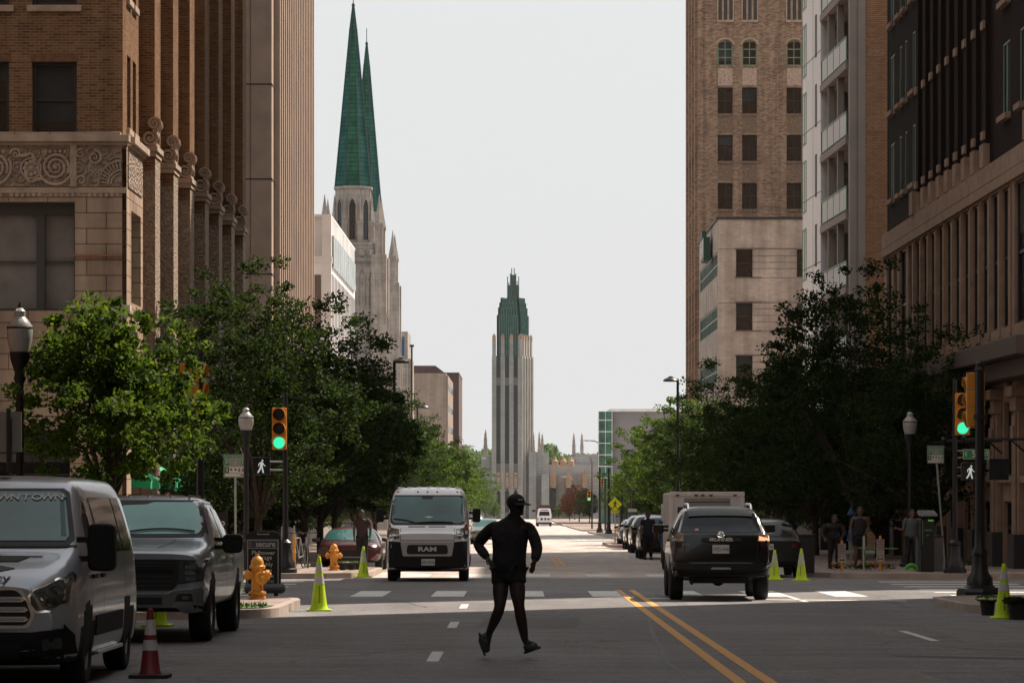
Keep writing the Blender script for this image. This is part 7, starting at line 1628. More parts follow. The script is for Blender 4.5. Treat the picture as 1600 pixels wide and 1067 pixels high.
# ------------------------------------------------------------------ white cargo van
def cargo_van():
    t = vroot('cargo_van', 'white cargo van with black lower nose facing the camera, left of center', -2.20, 78.4, 'van', R(.5))
    S = [(0, .34, .80, .62, .90, 1.0, .88, 1.14, .80, 1.18), (.08, .26, .95, .62, 1.0, 1.0, .96, 1.18, .86, 1.22), (.35, .24, 1.0, .66, 1.03, 1.05, 1.0, 1.27, .90, 1.30), (.62, .24, 1.02, .7, 1.04, 1.15, 1.01, 1.37, .92, 1.40), (1.18, .24, 1.02, .7, 1.04, 1.3, 1.01, 2.05, .90, 2.12), (1.45, .24, 1.02, .7, 1.04, 1.3, 1.02, 2.22, .88, 2.28), (1.9, .24, 1.02, .7, 1.04, 1.3, 1.02, 2.27, .90, 2.33), (4.7, .26, 1.02, .7, 1.04, 1.3, 1.02, 2.27, .90, 2.34), (4.95, .3, 1.0, .7, 1.02, 1.3, 1.0, 2.22, .88, 2.28)]
    b = Body(S, white_p, t, (.90, 3.9), .40, it=3); wheels(t, (.90, 3.9), .88, .335, .23, 8)
    w = b.patch('f', [(-.86, 1.38), (.86, 1.38), (.93, 1.46), (.885, 2.05), (.83, 2.12), (-.83, 2.12), (-.885, 2.05), (-.93, 1.46)], 'windshield', gap, .008, rad=.05)
    b.patch('f', [(-.82, 1.42), (.82, 1.42), (.885, 1.49), (.845, 2.03), (.80, 2.08), (-.80, 2.08), (-.845, 2.03), (-.885, 1.49)], 'glass', wglass, .014, par=w, rad=.04)
    for sg in (-1, 1): b.patch('f', [(sg * .86, 1.60), (sg * .80, 1.70), (sg * .82, 1.86), (sg * .86, 2.0)], 'pillar_trim', bounce, .018, par=w)
    b.patch('f', [(-.10, 1.565), (.02, 1.60), (.14, 1.565), (.03, 1.54)], 'dash_paper', mat('paper', (.35, .5, .46), .7), .018, par=w); b.patch('f', [(.26, 1.72), (.34, 1.76), (.42, 1.73), (.34, 1.70)], 'driver_glimpse', mat('skin_dim', (.15, .14, .11), .7), .018, par=w)
    b.patch('f', [(-.14, 2.02), (.10, 2.02), (.13, 2.09), (-.17, 2.09)], 'mirror_mount', gap, .018, par=w)
    q = MB()
    for x0, x1, z0, z1 in ((-.84, -.3, 1.52, 1.42), (-.28, .62, 1.42, 1.43)):
        pts = [b.hit('f', x0 + (x1 - x0) * i / 6, z0 + (z1 - z0) * i / 6 + .02 * math.sin(i / 6 * 3.14)) for i in range(7)]; q.tube([p + n * .03 for p, n in pts], .013, 5)
    q.build('wiper', gap, t)['kind'] = 'stuff'
    for i in range(2): b.patch('f', [(-.48 + i * .5, 1.325), (-.06 + i * .5, 1.325), (-.06 + i * .5, 1.35), (-.48 + i * .5, 1.35)], 'cowl_vent', mat('vent_grey', (.14, .13, .13), .6) if 'vent_grey' not in MATS else MATS['vent_grey'], .006)
    b.patch('f', [(-1.06, .22), (1.06, .22), (1.06, 1.0), (.9, .99), (.62, .965), (-.62, .965), (-.9, .99), (-1.06, 1.0)], 'bumper', cladding, .02)
    g_ = b.patch('f', [(-.60, .62), (.60, .62), (.66, .965), (-.66, .965)], 'grille_surround', mat('grille_silver', (.42, .42, .43), .35, .5), .03, rad=.04); b.patch('f', [(-.47, .67), (.47, .67), (.51, .72), (.49, .87), (.45, .90), (-.45, .90), (-.49, .87), (-.51, .72)], 'grille', gap, .036, par=g_, rad=.03)
    p, n = b.hit('f', 0, .79); text('lettering', 'RAM', .15, sign_white, g_, (0, p.y - .06, .79), depth=.004, sx=1.5, offset=.006)
    for hl in b.patch('f', [(.68, 1.06), (.93, 1.03), (.985, 1.10), (1.0, 1.22), (.96, 1.38), (.93, 1.40), (.89, 1.31), (.70, 1.27)], 'headlight', lampglass, .012, mirror=True):
        sg = 1 if sum(v.co.x for v in hl.data.vertices) > 0 else -1
        b.patch('f', [(sg * .90, 1.26), (sg * .97, 1.24), (sg * .96, 1.36), (sg * .93, 1.385)], 'indicator', amber, .017, par=hl); b.patch('f', [(sg * .71, 1.08), (sg * .90, 1.06), (sg * .92, 1.10), (sg * .72, 1.12)], 'reflector', MATS['reflector'], .017, par=hl); b.patch('f', [(sg * .72, 1.16), (sg * .88, 1.15), (sg * .88, 1.24), (sg * .72, 1.24)], 'reflector', MATS['reflector'], .016, par=hl)
    b.line('f', [(-.66, 1.0), (-.66, 1.30)], .012, 'hood_gap', gap); b.line('f', [(.66, 1.0), (.66, 1.30)], .012, 'hood_gap', gap); b.line('f', [(-.66, 1.005), (.66, 1.005)], .016, 'hood_gap', gap)
    plate(b, 'f', 0.02, .475, .33, .16, '87L-4704', t, off=.035)
    for x in (-.75, -.26, -.02, .22, .72): q = MB(); p, n = b.hit('f', x, 2.2); q.add(*ball(p + n * .0, .026, 8, 5)); q.build('marker_light', redlamp, t)
    q = MB()
    for i in range(7): x = -.72 + i * .24; q.box(x - .05, x + .05, 1.8, 4.6, 2.29, 2.345 - abs(x) * .02)
    q.build('roof_ribs', white_p, t)['kind'] = 'stuff'
    for vw in 'rl': b.patch(vw, [(1.15, 1.38), (1.95, 1.38), (1.95, 2.0), (1.55, 2.0)], 'door_window', sglass, .008, rad=.03); b.patch(vw, [(1.4, .36), (3.4, .36), (3.4, .62), (1.4, .62)], 'side_cladding', cladding, .02, rad=.03); b.line(vw, [(2.05, .4), (2.05, 2.1)], .014, 'door_gap', gap)
    mirror_(t, 1.10, 1.1, 1.62, .20, .34, 1, cladding, .14); mirror_(t, -1.10, 1.1, 1.62, .20, .34, -1, cladding, .14)
    q = MB(); q.box(-.3, .3, 2.5, 3.1, .2, .34); q.build('underbody', rubber, t)
cargo_van()
# ------------------------------------------------------------------ black suv seen from behind
def black_suv():
    L = 4.82; t = vroot('suv', 'black suv seen from behind with brake lights, right of the runner', 3.95, 60.85 + L, 'suv', math.pi - R(.9))
    S = [(0, .5, .7, .8, .84, 1.02, .82, 1.12, .7, 1.14), (.2, .42, .88, .8, .94, 1.06, .92, 1.18, .8, 1.20), (1.3, .38, .90, .82, .955, 1.16, .93, 1.27, .82, 1.30), (1.6, .38, .90, .82, .955, 1.18, .93, 1.34, .80, 1.37), (2.2, .38, .90, .84, .955, 1.22, .93, 1.70, .70, 1.76), (2.6, .38, .90, .84, .955, 1.24, .93, 1.76, .69, 1.815), (4.1, .40, .90, .84, .955, 1.26, .93, 1.74, .69, 1.80), (4.42, .42, .90, .84, .95, 1.27, .92, 1.69, .70, 1.74), (4.70, .46, .88, .84, .94, 1.26, .90, 1.34, .83, 1.36), (4.80, .52, .86, .84, .92, 1.20, .88, 1.27, .82, 1.285), (4.82, .56, .84, .84, .90, 1.17, .86, 1.24, .80, 1.255)]
    b = Body(S, black_p, t, (.92, 3.72), .46); wheels(t, (.92, 3.72), .82, .385, .265, 6)
    rg = b.patch('b', [(-.72, 1.30), (.72, 1.30), (.77, 1.33), (.66, 1.66), (.60, 1.695), (-.60, 1.695), (-.66, 1.66), (-.77, 1.33)], 'rear_window', mat('rear_glass', (.010, .013, .018), .1, spec=.35, var=.5, vs=2), .008, rad=.04)
    b.patch('b', [(.42, 1.33), (.49, 1.33), (.49, 1.37), (.42, 1.37)], 'sticker', mat('sticker_pink', (.16, .03, .06), .6), .012, par=rg)
    for sg in (-1, 1): b.patch('b', [(sg * .775, 1.30), (sg * .81, 1.30), (sg * .70, 1.69), (sg * .665, 1.69)], 'pillar_trim', mat('edge_light', (.25, .27, .26), .25, .5) if 'edge_light' not in MATS else MATS['edge_light'], .01)
    for tl in b.patch('b', [(.70, 1.13), (.925, 1.12), (.93, 1.26), (.71, 1.255)], 'tail_light', mat('lamp_rose', (.33, .16, .12), .2, spec=.7), .022, mirror=True):
        sg = 1 if sum(v.co.x for v in tl.data.vertices) > 0 else -1
        lit = sg < 0
        b.patch('b', [(sg * .72, 1.15), (sg * .90, 1.14), (sg * .90, 1.235), (sg * .73, 1.235)], 'bulb', mat('brake_glow', (.9, .4, .25), .3, emit=((1., .42, .22), .8)) if lit else MATS['reflector'], .028, par=tl)
        b.patch('b', [(sg * .76, 1.0), (sg * .93, 1.0), (sg * .93, 1.12), (sg * .74, 1.125)], 'lower_lens', MATS.get('smoked') or mat('smoked', (.03, .008, .008), .3), .02, par=tl)
    q = MB(); 
    for sg in (-1, 1):
        pts = []
        for i in range(12): y = 2.0 + 2.35 * i / 11; p, n = b.hit('t', sg * .60, y); up = .075 if 0 < i < 11 else .01; pts.append(p + Vector((0, 0, up)))
        q = MB(); q.tube(pts, .027, 6); q.build('roof_rail', mat('rail_silver', (.6, .6, .6), .25, .8) if 'rail_silver' not in MATS else MATS['rail_silver'], t, smooth=True)
    b.patch('t', [(-.62, 4.30), (.62, 4.30), (.60, 4.52), (-.60, 4.52)], 'spoiler', black_p, .035)
    b.patch('b', [(-.38, 1.135), (.38, 1.135), (.36, 1.20), (-.36, 1.20)], 'garnish', black_p, .035)
    text('lettering', '4RUNNER', .088, sign_white, t, (0, 4.87, 1.165), (R(90), 0, math.pi), depth=.004, sx=1.15, offset=.003)
    p, n = b.hit('b', 0, 1.235); q = MB()
    for r0, sx, sz in ((.075, 1., .72), (.05, .38, .72 * 1.35), (.05, 1.0, .36)): q.tube([(math.cos(a) * r0 * sx, 4.885, 1.262 + math.sin(a) * r0 * sz + (.012 if r0 == .05 and sx == 1.0 else 0)) for a in np.linspace(0, 6.2832, 21)], .0075, 5)
    q.build('emblem', chrome, t)
    plate(b, 'b', 0.0, .985, .32, .165, '1MD-946', t, sign_white, mat('plate_blue', (.04, .05, .16), .5), off=.02)
    text('lettering', 'TRAIL', .05, steel, t, (.66, 4.875, 1.07), (R(90), 0, math.pi), depth=.002, sx=1.1)
    b.patch('b', [(-.97, .60), (.97, .60), (.97, .70), (.92, .735), (-.92, .735), (-.97, .70)], 'bumper', mat('bumper_black', (.009, .009, .010), .4, coat=.1, spec=.3), .05); b.patch('b', [(-.60, .715), (.60, .715), (.60, .735), (-.60, .735)], 'bumper_edge', mat('edge_teal', (.13, .2, .17), .25, .6), .062); b.patch('b', [(-.2, .60), (.2, .60), (.17, .64), (-.17, .64)], 'hitch_cover', steel, .056)
    b.patch('b', [(-.93, .36), (.93, .36), (.97, .60), (-.97, .60)], 'valance', cladding, .03)
    b.line('b', [(-.68, .76), (-.70, 1.12)], .014, 'tailgate_gap', gap); b.line('b', [(.68, .76), (.70, 1.12)], .014, 'tailgate_gap', gap); b.line('b', [(-.78, .76), (.78, .76)], .014, 'tailgate_gap', gap)
    for vw in 'rl':
        b.patch(vw, [(1.95, 1.30), (3.0, 1.30), (3.0, 1.66), (2.42, 1.66)], 'front_side_window', sglass, .008, rad=.03); b.patch(vw, [(3.08, 1.30), (4.35, 1.32), (4.2, 1.64), (3.08, 1.66)], 'rear_side_window', sglass, .008, rad=.03)
        for y in (1.7, 3.04): b.line(vw, [(y, .5), (y, 1.26)], .014, 'door_gap', gap)
        b.patch(vw, [(2.8, 1.12), (3.0, 1.12), (3.0, 1.16), (2.8, 1.16)], 'door_handle', black_p, .03)
    for sx in (-1, 1): mirror_(t, sx * 1.0, 1.95, 1.36, .22, .18, sx, black_p, .12)
    q = MB(); q.tube([(-.7, 3.7, .42), (.7, 3.7, .42)], .05, 8); q.add(*ball((0, 3.7, .40), .14, 10, 6)); q.box(-.55, .55, 3.9, 4.5, .33, .45); q.tube([(.55, 4.2, .36), (.55, 4.75, .34)], .035, 8); q.build('axle', rubber, t)
black_suv()
# ------------------------------------------------------------------ boxy utility truck ahead of it
def box_truck():
    d = 90.; x0, x1 = PX(1047, d), PX(1163, d); xc = (x0 + x1) / 2; w = (x1 - x0) / 2; t = vroot('box_truck', 'pale boxy utility truck hidden behind the black suv', xc, d, 'truck'); H = 2.27
    body = mat('truck_white', (.48, .46, .45), .55, var=.08, vs=2); b = MB(); b.box(-w, w, 0, 4.4, .55, H); bo = b.build('body', body, t, bevel=.05)
    q = MB(); q.box(-w - .01, w + .01, -.02, .1, H - .12, H + .01); q.box(-w - .01, -w + .1, -.02, .08, .55, H - .13); q.box(w - .1, w + .01, -.02, .08, .55, H - .13); q.build('edge_frame', mat('truck_edge', (.52, .51, .50), .5), t, bevel=.015)
    q = MB(); q.box(-w * .62, w * .62, -.021, -.0, .7, H - .17); f = q.build('roll_door', mat('door_dim', (.20, .19, .185), .5), t)
    q = MB(); 
    for i in range(7): q.box(-w * .6, w * .6, -.028, -.023, .78 + i * .2, .80 + i * .2)
    q.build('slats', gap, f)['kind'] = 'stuff'
    for x in (-w * .8, -w * .3, -w * .12, w * .1, w * .75): q = MB(); q.box(x - .05, x + .05, -.04, -.02, H - .115, H - .065); q.build('marker_light', mat('lamp_dim', (.12, .03, .02), .4) if 'lamp_dim' not in MATS else MATS['lamp_dim'], t)
    q = MB(); q.box(-w * .80, -w * .50, -.035, -.022, H - .92, H - .42); l = q.build('dark_panel', ink, t)
    q = MB(); q.box(-w * .68, -w * .52, -.042, -.036, H - .60, H - .54); q.box(-w * .68, -w * .62, -.042, -.036, H - .85, H - .68); q.box(-w * .58, -w * .53, -.042, -.036, H - .85, H - .68); q.build('block_mark', sign_grey, l)
    q = MB(); q.lathe([(.09, -.03), (0, -.034)], 14, (-w * .55, 0, .98), 'y'); q.build('red_disc', mat('disc_red', (.3, .03, .05), .5), t)
    q = MB(); q.box(-w * .95, w * .95, -.25, .05, .45, .55); q.build('bumper', steel, t)
    q = MB(); q.box(-w - .12, -w, 2.6, 2.9, 1.45, 1.95); q.build('mirror', body, t)
    c = MB(); c.prism([(4.4, .5), (6.3, .5), (6.3, 1.1), (5.6, 1.25), (5.2, 1.95), (4.4, 1.95)], 'x', -w * .92, w * .92); c.build('cab', body, t, bevel=.04)
    wheels(t, (1.0, 5.5), w * .86, .37, .24, 6)
box_truck()
# ------------------------------------------------------------------ ordinary cars
def car(name, label, cat, x, y, paint, H=1.45, w=.9, L=4.5, rz=0., kind='sedan', group=None):
    t = vroot(name, label, x, y + (L if rz else 0), cat, rz, group); hb = .62 * H; k = w / .9
    tail = {'sedan': [(L * .70, H * .97), (L * .84, hb + .12), (L * .97, hb + .08), (L, hb)], 'suv': [(L * .90, H * .97), (L * .955, H * .82), (L * .985, hb + .06), (L, hb)], 'hatch': [(L * .84, H * .96), (L * .94, H * .78), (L * .985, hb + .06), (L, hb)]}[kind]
    S = [(0, .35, .66 * k, .5, .78 * k, .66, .74 * k, .74, .6 * k, .76), (.15, .28, .82 * k, .5, .87 * k, .72, .84 * k, .82, .72 * k, .84), (.9, .24, .86 * k, .5, .90 * k, hb * .9, .87 * k, hb + .02, .76 * k, hb + .05), (L * .27, .24, .86 * k, .5, .9 * k, hb, .87 * k, hb + .07, .74 * k, hb + .09), (L * .42, .24, .86 * k, .5, .9 * k, hb, .87 * k, H * .94, .62 * k, H * .98), (L * .52, .24, .86 * k, .5, .9 * k, hb, .87 * k, H * .96, .61 * k, H)]
    for i, (yy, zz) in enumerate(tail): S.append((yy, .26 + .04 * i, (.86 - .02 * i) * k, .5, (.9 - .015 * i) * k, min(hb, zz - .02), (.87 - .015 * i) * k, zz - .05, (.62 if zz > H * .85 else .74) * k, zz))
    b = Body(S, paint, t, (.85, L - .9), .36); wheels(t, (.85, L - .9), .80 * k, .325, .21, 5)
    hw = .58 * k
    b.patch('f', [(-.72 * k, hb + .10), (.72 * k, hb + .10), (hw, H * .925), (-hw, H * .925)], 'windshield', wglass, .008, rad=.03)
    zr = hb + .12 if kind != 'sedan' else hb + .15
    b.patch('b', [(-.68 * k, zr), (.68 * k, zr), (hw * .96, H * .91), (-hw * .96, H * .91)], 'rear_window', sglass, .008, rad=.03)
    b.patch('b', [(.58 * k, hb - .16), (.82 * k, hb - .16), (.80 * k, hb - .02), (.60 * k, hb - .02)], 'tail_light', redlamp, .015, mirror=True); b.patch('f', [(.52 * k, .58), (.80 * k, .60), (.80 * k, .70), (.56 * k, .69)], 'headlight', lampglass, .012, mirror=True)
    b.patch('f', [(-.45 * k, .42), (.45 * k, .42), (.45 * k, .62), (-.45 * k, .62)], 'grille', gap, .01, rad=.03); b.patch('b', [(-.84 * k, .30), (.84 * k, .30), (.84 * k, .42), (-.84 * k, .42)], 'bumper', cladding, .02)
    plate(b, 'b', 0, hb - .16, .31, .15, 'KLT 204', t, off=.02)
    for vw in 'rl': b.patch(vw, [(L * .30, hb + .03), (L * .80, hb + .03), (L * .74, H * .9), (L * .43, H * .9)], 'side_window', sglass, .008, rad=.03)
    for sx in (-1, 1): mirror_(t, sx * .92 * k, L * .30, hb + .1, .16, .12, sx, paint, .1)
    return t
GP = 'cars parked along the right kerb'; blue_s = mat('paint_blue_silver', (.14, .18, .24), .28, .5, coat=.8); red_p = mat('paint_red', (.07, .010, .016), .3, .2, coat=.7); car_grey = mat('paint_mid_grey', (.16, .17, .17), .3, .5, coat=.7); dkgreen = mat('paint_dark_green', (.012, .02, .017), .25, .2, coat=.8)
car('parked_car', 'dark green suv parked right of the black suv by the lime cone', 'suv', 6.5, 83, black_p, 1.55, .95, 4.6, math.pi, 'suv')
car('parked_car', 'black car parked nearest behind the boxy truck with a man at its corner', 'car', 5.42, 117, black_p, 1.62, .95, 4.6, math.pi, 'suv', GP)
car('parked_car', 'dark suv with pale pillar, second in the row of parked cars', 'suv', 5.75, 135, dkgreen, 1.65, .95, 4.6, math.pi, 'suv', GP)
car('parked_car', 'dark blue car, third in the row of parked cars', 'car', 5.95, 149, mat('paint_navy', (.02, .035, .06), .28, .4, coat=.8), 1.62, .92, 4.5, math.pi, 'suv', GP)
car('parked_car', 'small silver blue hatchback at the far end of the row of parked cars', 'car', 6.0, 161, blue_s, 1.42, .86, 4.0, math.pi, 'hatch', GP)
car('red_car', 'dark red car parked behind the white cargo van at left', 'car', -4.85, 92, red_p, 1.28, .95, 4.6, 0, 'sedan')
car('distant_car', 'silver car with lights on coming up the avenue beside the runner', 'car', -1.75, 176, car_grey, 1.42, .88, 4.4, 0, 'sedan')
car('distant_car', 'tiny pale car at the crest of the avenue left of the runner', 'car', PX(745, 520), 520, white_p, 1.45, .9, 4.5, 0, 'sedan')
# distant white van and the red one ahead of it
def far_van():
    t = vroot('distant_van', 'small white van seen from behind on the crest of the avenue', PX(850.5, 430), 430, 'van'); b = MB(); b.prism([(-.98, .35), (.98, .35), (1.0, 1.2), (.84, 2.3), (.72, 2.42), (-.72, 2.42), (-.84, 2.3), (-1.0, 1.2)], 'y', 0, 4.8); b.build('body', white_p, t, bevel=.05)
    q = MB(); q.prism([(-.72, 1.45), (.72, 1.45), (.64, 2.0), (-.64, 2.0)], 'y', -.02, .0); q.build('rear_window', sglass, t)
    for sx in (-1, 1): q = MB(); q.box(sx * .84, sx * .98, -.03, .02, .85, 1.2); q.build('tail_light', mat('tail_red', (.5, .1, .05), .3) if 'tail_red' not in MATS else MATS['tail_red'], t)
    q = MB(); q.box(-1.0, 1.0, -.08, .02, .35, .55); q.build('bumper', cladding, t); q = MB(); q.box(-.5, -.2, -.03, -.0, .85, 1.15); q.box(.0, .25, -.03, 0, .85, 1.15); q.box(.4, .7, -.03, 0, .85, 1.1); q.build('stickers', gap, t)
    q = MB(); q.box(-.5, .5, -.03, 0, 2.12, 2.24); q.build('brand_strip', mat('strip_blue', (.1, .13, .25), .5), t)
    wheels(t, (.9, 3.9), .85, .34, .24, 5)
far_van()
def far_red():
    t = vroot('distant_truck', 'dark red tall vehicle just ahead of the small white van', PX(849.5, 452), 452, 'truck'); b = MB(); b.prism([(-1.1, .4), (1.1, .4), (1.12, 1.6), (.95, 2.75), (.7, 2.95), (-.7, 2.95), (-.95, 2.75), (-1.12, 1.6)], 'y', 0, 5.2); b.build('body', red_p, t, bevel=.05)
    for sx in (-1, 1): q = MB(); q.box(sx * 1.12, sx * 1.62, 1.2, 1.4, 2.0, 2.25); q.build('mirror', cladding, t)
    q = MB(); q.box(-.8, .8, -.02, 0, 1.7, 2.5); q.build('rear_window', sglass, t); wheels(t, (.9, 4.2), .95, .4, .26, 5)
far_red()
# ================================================================== PEOPLE
skin = mat('skin', (.15, .08, .055), .55); skin_dark = mat('skin_tan', (.09, .05, .036), .6); cloth_black = mat('cloth_black', (.012, .011, .012), .9, var=.3, vs=4, bump=1.0, bs=7); hair_m = mat('hair', (.02, .014, .01), .7)
shoe_m = mat('shoe', (.03, .045, .04), .6); sole_m = mat('sole', (.04, .04, .04), .7)
def skinned(name, nodes_, edges, m, par, sub=2):
    "nodes: dict name -> (x,y,z,r) or (x,y,z,rx,ry)"
    ks = list(nodes_); me = bpy.data.meshes.new(name); me.from_pydata([nodes_[k][:3] for k in ks], [(ks.index(a), ks.index(b)) for a, b in edges], []); o = bpy.data.objects.new(name, me); COL.objects.link(o)
    md = o.modifiers.new('s', 'SKIN'); md.use_smooth_shade = True; md.branch_smoothing = .6
    if not me.skin_vertices: 
        me.attributes
    sv = me.skin_vertices[0].data if me.skin_vertices else None
    for i, k in enumerate(ks):
        n = nodes_[k]; sv[i].radius = (n[3], n[4] if len(n) > 4 else n[3]); sv[i].use_root = (i == 0)
    sb = o.modifiers.new('b', 'SUBSURF'); sb.levels = sub; sb.render_levels = sub
    dg = bpy.context.evaluated_depsgraph_get(); nm = bpy.data.meshes.new_from_object(o.evaluated_get(dg)); bpy.data.objects.remove(o)
    nm.materials.clear(); nm.materials.append(m); nm.polygons.foreach_set('use_smooth', [True] * len(nm.polygons)); o = bpy.data.objects.new(name, nm); COL.objects.link(o); o.parent = par
    return o
def person(label, x, y, J, group=None, rz=0., top=None, legs=None, skin_=None, up=0., sleeves='long', shorts=True, hair=True, sc=1., prefix='person', fit=1., ck=1., sl=.72):
    """J: joint positions in metres above the ground (x right, y away, z up):
    pelvis, waist, chest, neck, head, and l/r: shoulder, elbow, wrist, hand tip, hip, knee, ankle, toe"""
    t = thing(prefix, label, 'person', (x, y, gz(y) + up), rz, group); t.scale = (sc,) * 3; sk = skin_ or skin; J = {k: Vector(v) for k, v in J.items()}
    N = {}; E = []
    def add(k, p, r, r2=None): N[k] = (p[0], p[1], p[2], r) if r2 is None else (p[0], p[1], p[2], r, r2)
    def link(*a): E.extend(zip(a[:-1], a[1:]))
    add('pelvis', J['pelvis'], .125, .105); add('waist', J['waist'], .115, .095); add('chest', J['chest'], .145, .11); add('neck', J['neck'], .055); add('skull', J['neck'].lerp(J['head'], .45), .062)
    hd = J['head']; add('head', hd + Vector((0, 0, -.02)), .066, .07); link('pelvis', 'waist', 'chest', 'neck', 'skull', 'head')
    f = J.get('face', Vector((0, -1, 0))).normalized(); 
    for s in 'lr':
        sh, el, wr = J[s + 'sh'], J[s + 'el'], J[s + 'wr']; add(s + 'sh', sh, .062); add(s + 'el', el, .042); add(s + 'fa', el.lerp(wr, .35), .041); add(s + 'wr', wr, .027); link('chest', s + 'sh', s + 'el', s + 'fa', s + 'wr')
        d = (wr - el).normalized(); cu = J.get(s + 'curl', Vector((0, 0, -1))); side = d.cross(cu).normalized()
        add(s + 'palm', wr + d * .055, .040, .022); link(s + 'wr', s + 'palm')
        for i, ln in enumerate((.068, .078, .074, .058)):
            b0 = wr + d * .088 + side * (i - 1.5) * .021; m1 = b0 + (d * .75 + cu * .65).normalized() * ln * .5; e1 = m1 + (d * .1 + cu).normalized() * ln * .55
            add(f'{s}f{i}', b0, .0105); add(f'{s}g{i}', m1, .0095); add(f'{s}h{i}', e1, .008); link(s + 'palm', f'{s}f{i}', f'{s}g{i}', f'{s}h{i}')
        tb = wr + d * .035 - side * .035; add(s + 't0', tb, .012); add(s + 't1', tb - side * .02 + d * .035 + cu * .01, .0095); add(s + 't2', tb - side * .012 + d * .06 + cu * .02, .008); link(s + 'palm', s + 't0', s + 't1', s + 't2')
        hp, kn, an, to = J[s + 'hip'], J[s + 'kn'], J[s + 'an'], J[s + 'to']
        add(s + 'hip', hp, .092); add(s + 'th', hp.lerp(kn, .5), .10); add(s + 'kn', kn, .063); add(s + 'cf', kn.lerp(an, .3) + (kn.lerp(an, .3) - hp.lerp(an, .5)) * .05, .07); add(s + 'an', an, .042); add(s + 'bl', an.lerp(to, .6), .036, .03); add(s + 'to', to, .03, .024); link('pelvis', s + 'hip', s + 'th', s + 'kn', s + 'cf', s + 'an', s + 'bl', s + 'to')
    body = skinned('body', N, E, sk, t)
    # face: nose, brow, lips, ears, eyes
    q = MB(); up_ = Vector((0, 0, 1)); sd = f.cross(up_).normalized(); c = hd
    q.add(*ball(c + up_ * .01, .1, 18, 14, .84, .9, 1.16)); q.add(*ball(c + f * .03 - up_ * .055, .066, 12, 8, .95, .95, .95)); q.lathe([(.062, J['neck'].z - c.z - .03), (.056, -.06)], 12, (c.x * .55 + J['neck'].x * .45, c.y * .55 + J['neck'].y * .45, c.z))
    q.add(*ball(c + f * .098 - up_ * .012, .014, 8, 6, 1, 1, 1.7)); q.add(*ball(c + f * .088 - up_ * .058, .018, 8, 5, 1.3, 1.3, .45)); q.add(*ball(c + f * .075 - up_ * .09, .024, 8, 5))
    for s_ in (-1, 1): q.add(*ball(c + sd * s_ * .086 - f * .005 - up_ * .01, .02, 8, 6, .6, 1, 1.5)); 
    q.build('face', sk, body, smooth=True)
    q = MB()
    for s_ in (-1, 1): q.add(*ball(c + f * .086 + sd * s_ * .032 + up_ * .012, .012, 8, 6, 1.2, 1, .7))
    q.build('eyes', ink, body, smooth=True)
    if hair: q = MB(); q.add(*ball(c - f * .016 + up_ * .035, .104, 16, 12, .9, .95, 1.02)); h = q.build('hair', hair_m, t, smooth=True)
    tm = top or cloth_black; gr = .016
    T = {}; TE = []
    def ta(k, p, r, r2=None): T[k] = (p[0], p[1], p[2], r) if r2 is None else (p[0], p[1], p[2], r, r2)
    w = J['waist']; shc = (J['lsh'] + J['rsh']) / 2; hw_ = (J['rsh'] - J['lsh']).length / 2
    secs = [(J['pelvis'] + Vector((0, 0, -.06)), .178 * fit, .135 * fit), (J['pelvis'] + Vector((0, 0, .05)), .178 * fit, .132 * fit), (w, .170 * fit, .125 * fit), (w.lerp(J['chest'], .6), .180 * fit, .130 * fit), (J['chest'], hw_ * .98 * ck, .138), (shc + Vector((0, 0, -.01)), hw_ * 1.02 * ck, .118), (shc + Vector((0, 0, .045)), hw_ * .70 * ck, .092), (J['neck'] + Vector((0, 0, -.005)), .074, .074), (J['neck'] + Vector((0, 0, .03)), .064, .066)]
    tb_ = MB(); nn = 22
    if sleeves == 'none': secs = secs[:4] + [(J['chest'], hw_ * .88, .128), (shc + Vector((0, 0, .0)), hw_ * .62, .100)]
    for c_, rx_, ry_ in secs:
        for q_ in range(nn): a_ = 2 * math.pi * q_ / nn; wob = 1 + .02 * math.sin(a_ * 5 + c_.z * 40); tb_.v.append((c_.x + math.cos(a_) * rx_ * wob, c_.y + math.sin(a_) * ry_ * wob, c_.z))
    for a_ in range(len(secs) - 1):
        for q_ in range(nn): tb_.f.append((a_ * nn + q_, a_ * nn + (q_ + 1) % nn, (a_ + 1) * nn + (q_ + 1) % nn, (a_ + 1) * nn + q_))
    tb_.f.append(tuple(range(nn))); tb_.m = [0] * len(tb_.f); tp_ = tb_.build('top', tm, t, smooth=True); md_ = tp_.modifiers.new('s', 'SUBSURF'); md_.levels = md_.render_levels = 1
    for s in 'lr':
        sh, el, wr = J[s + 'sh'], J[s + 'el'], J[s + 'wr']; T = {}; TE = []; inn = sh.lerp(J['chest'], .42) + Vector((0, 0, .05))
        if sleeves == 'long': ta('in', inn + Vector((0, 0, -.03)), .075); ta('sh', sh + Vector((0, 0, -.015)), .074); ta('ua', sh.lerp(el, .5), .076); ta('el', el, .073); ta('fa', el.lerp(wr, .5), .064); ta('wr', el.lerp(wr, .98), .046); TE = [('in', 'sh'), ('sh', 'ua'), ('ua', 'el'), ('el', 'fa'), ('fa', 'wr')]
        elif sleeves == 'short': ta('in', inn, .078); ta('sh', sh, .082); ta('ua', sh.lerp(el, .62), .070); TE = [('in', 'sh'), ('sh', 'ua')]
        if TE: skinned('sleeve', T, TE, tm, t)
    S_ = {}; SE = []; p = J['pelvis']; S_['p'] = (p.x, p.y, p.z - .01, .13, .12)
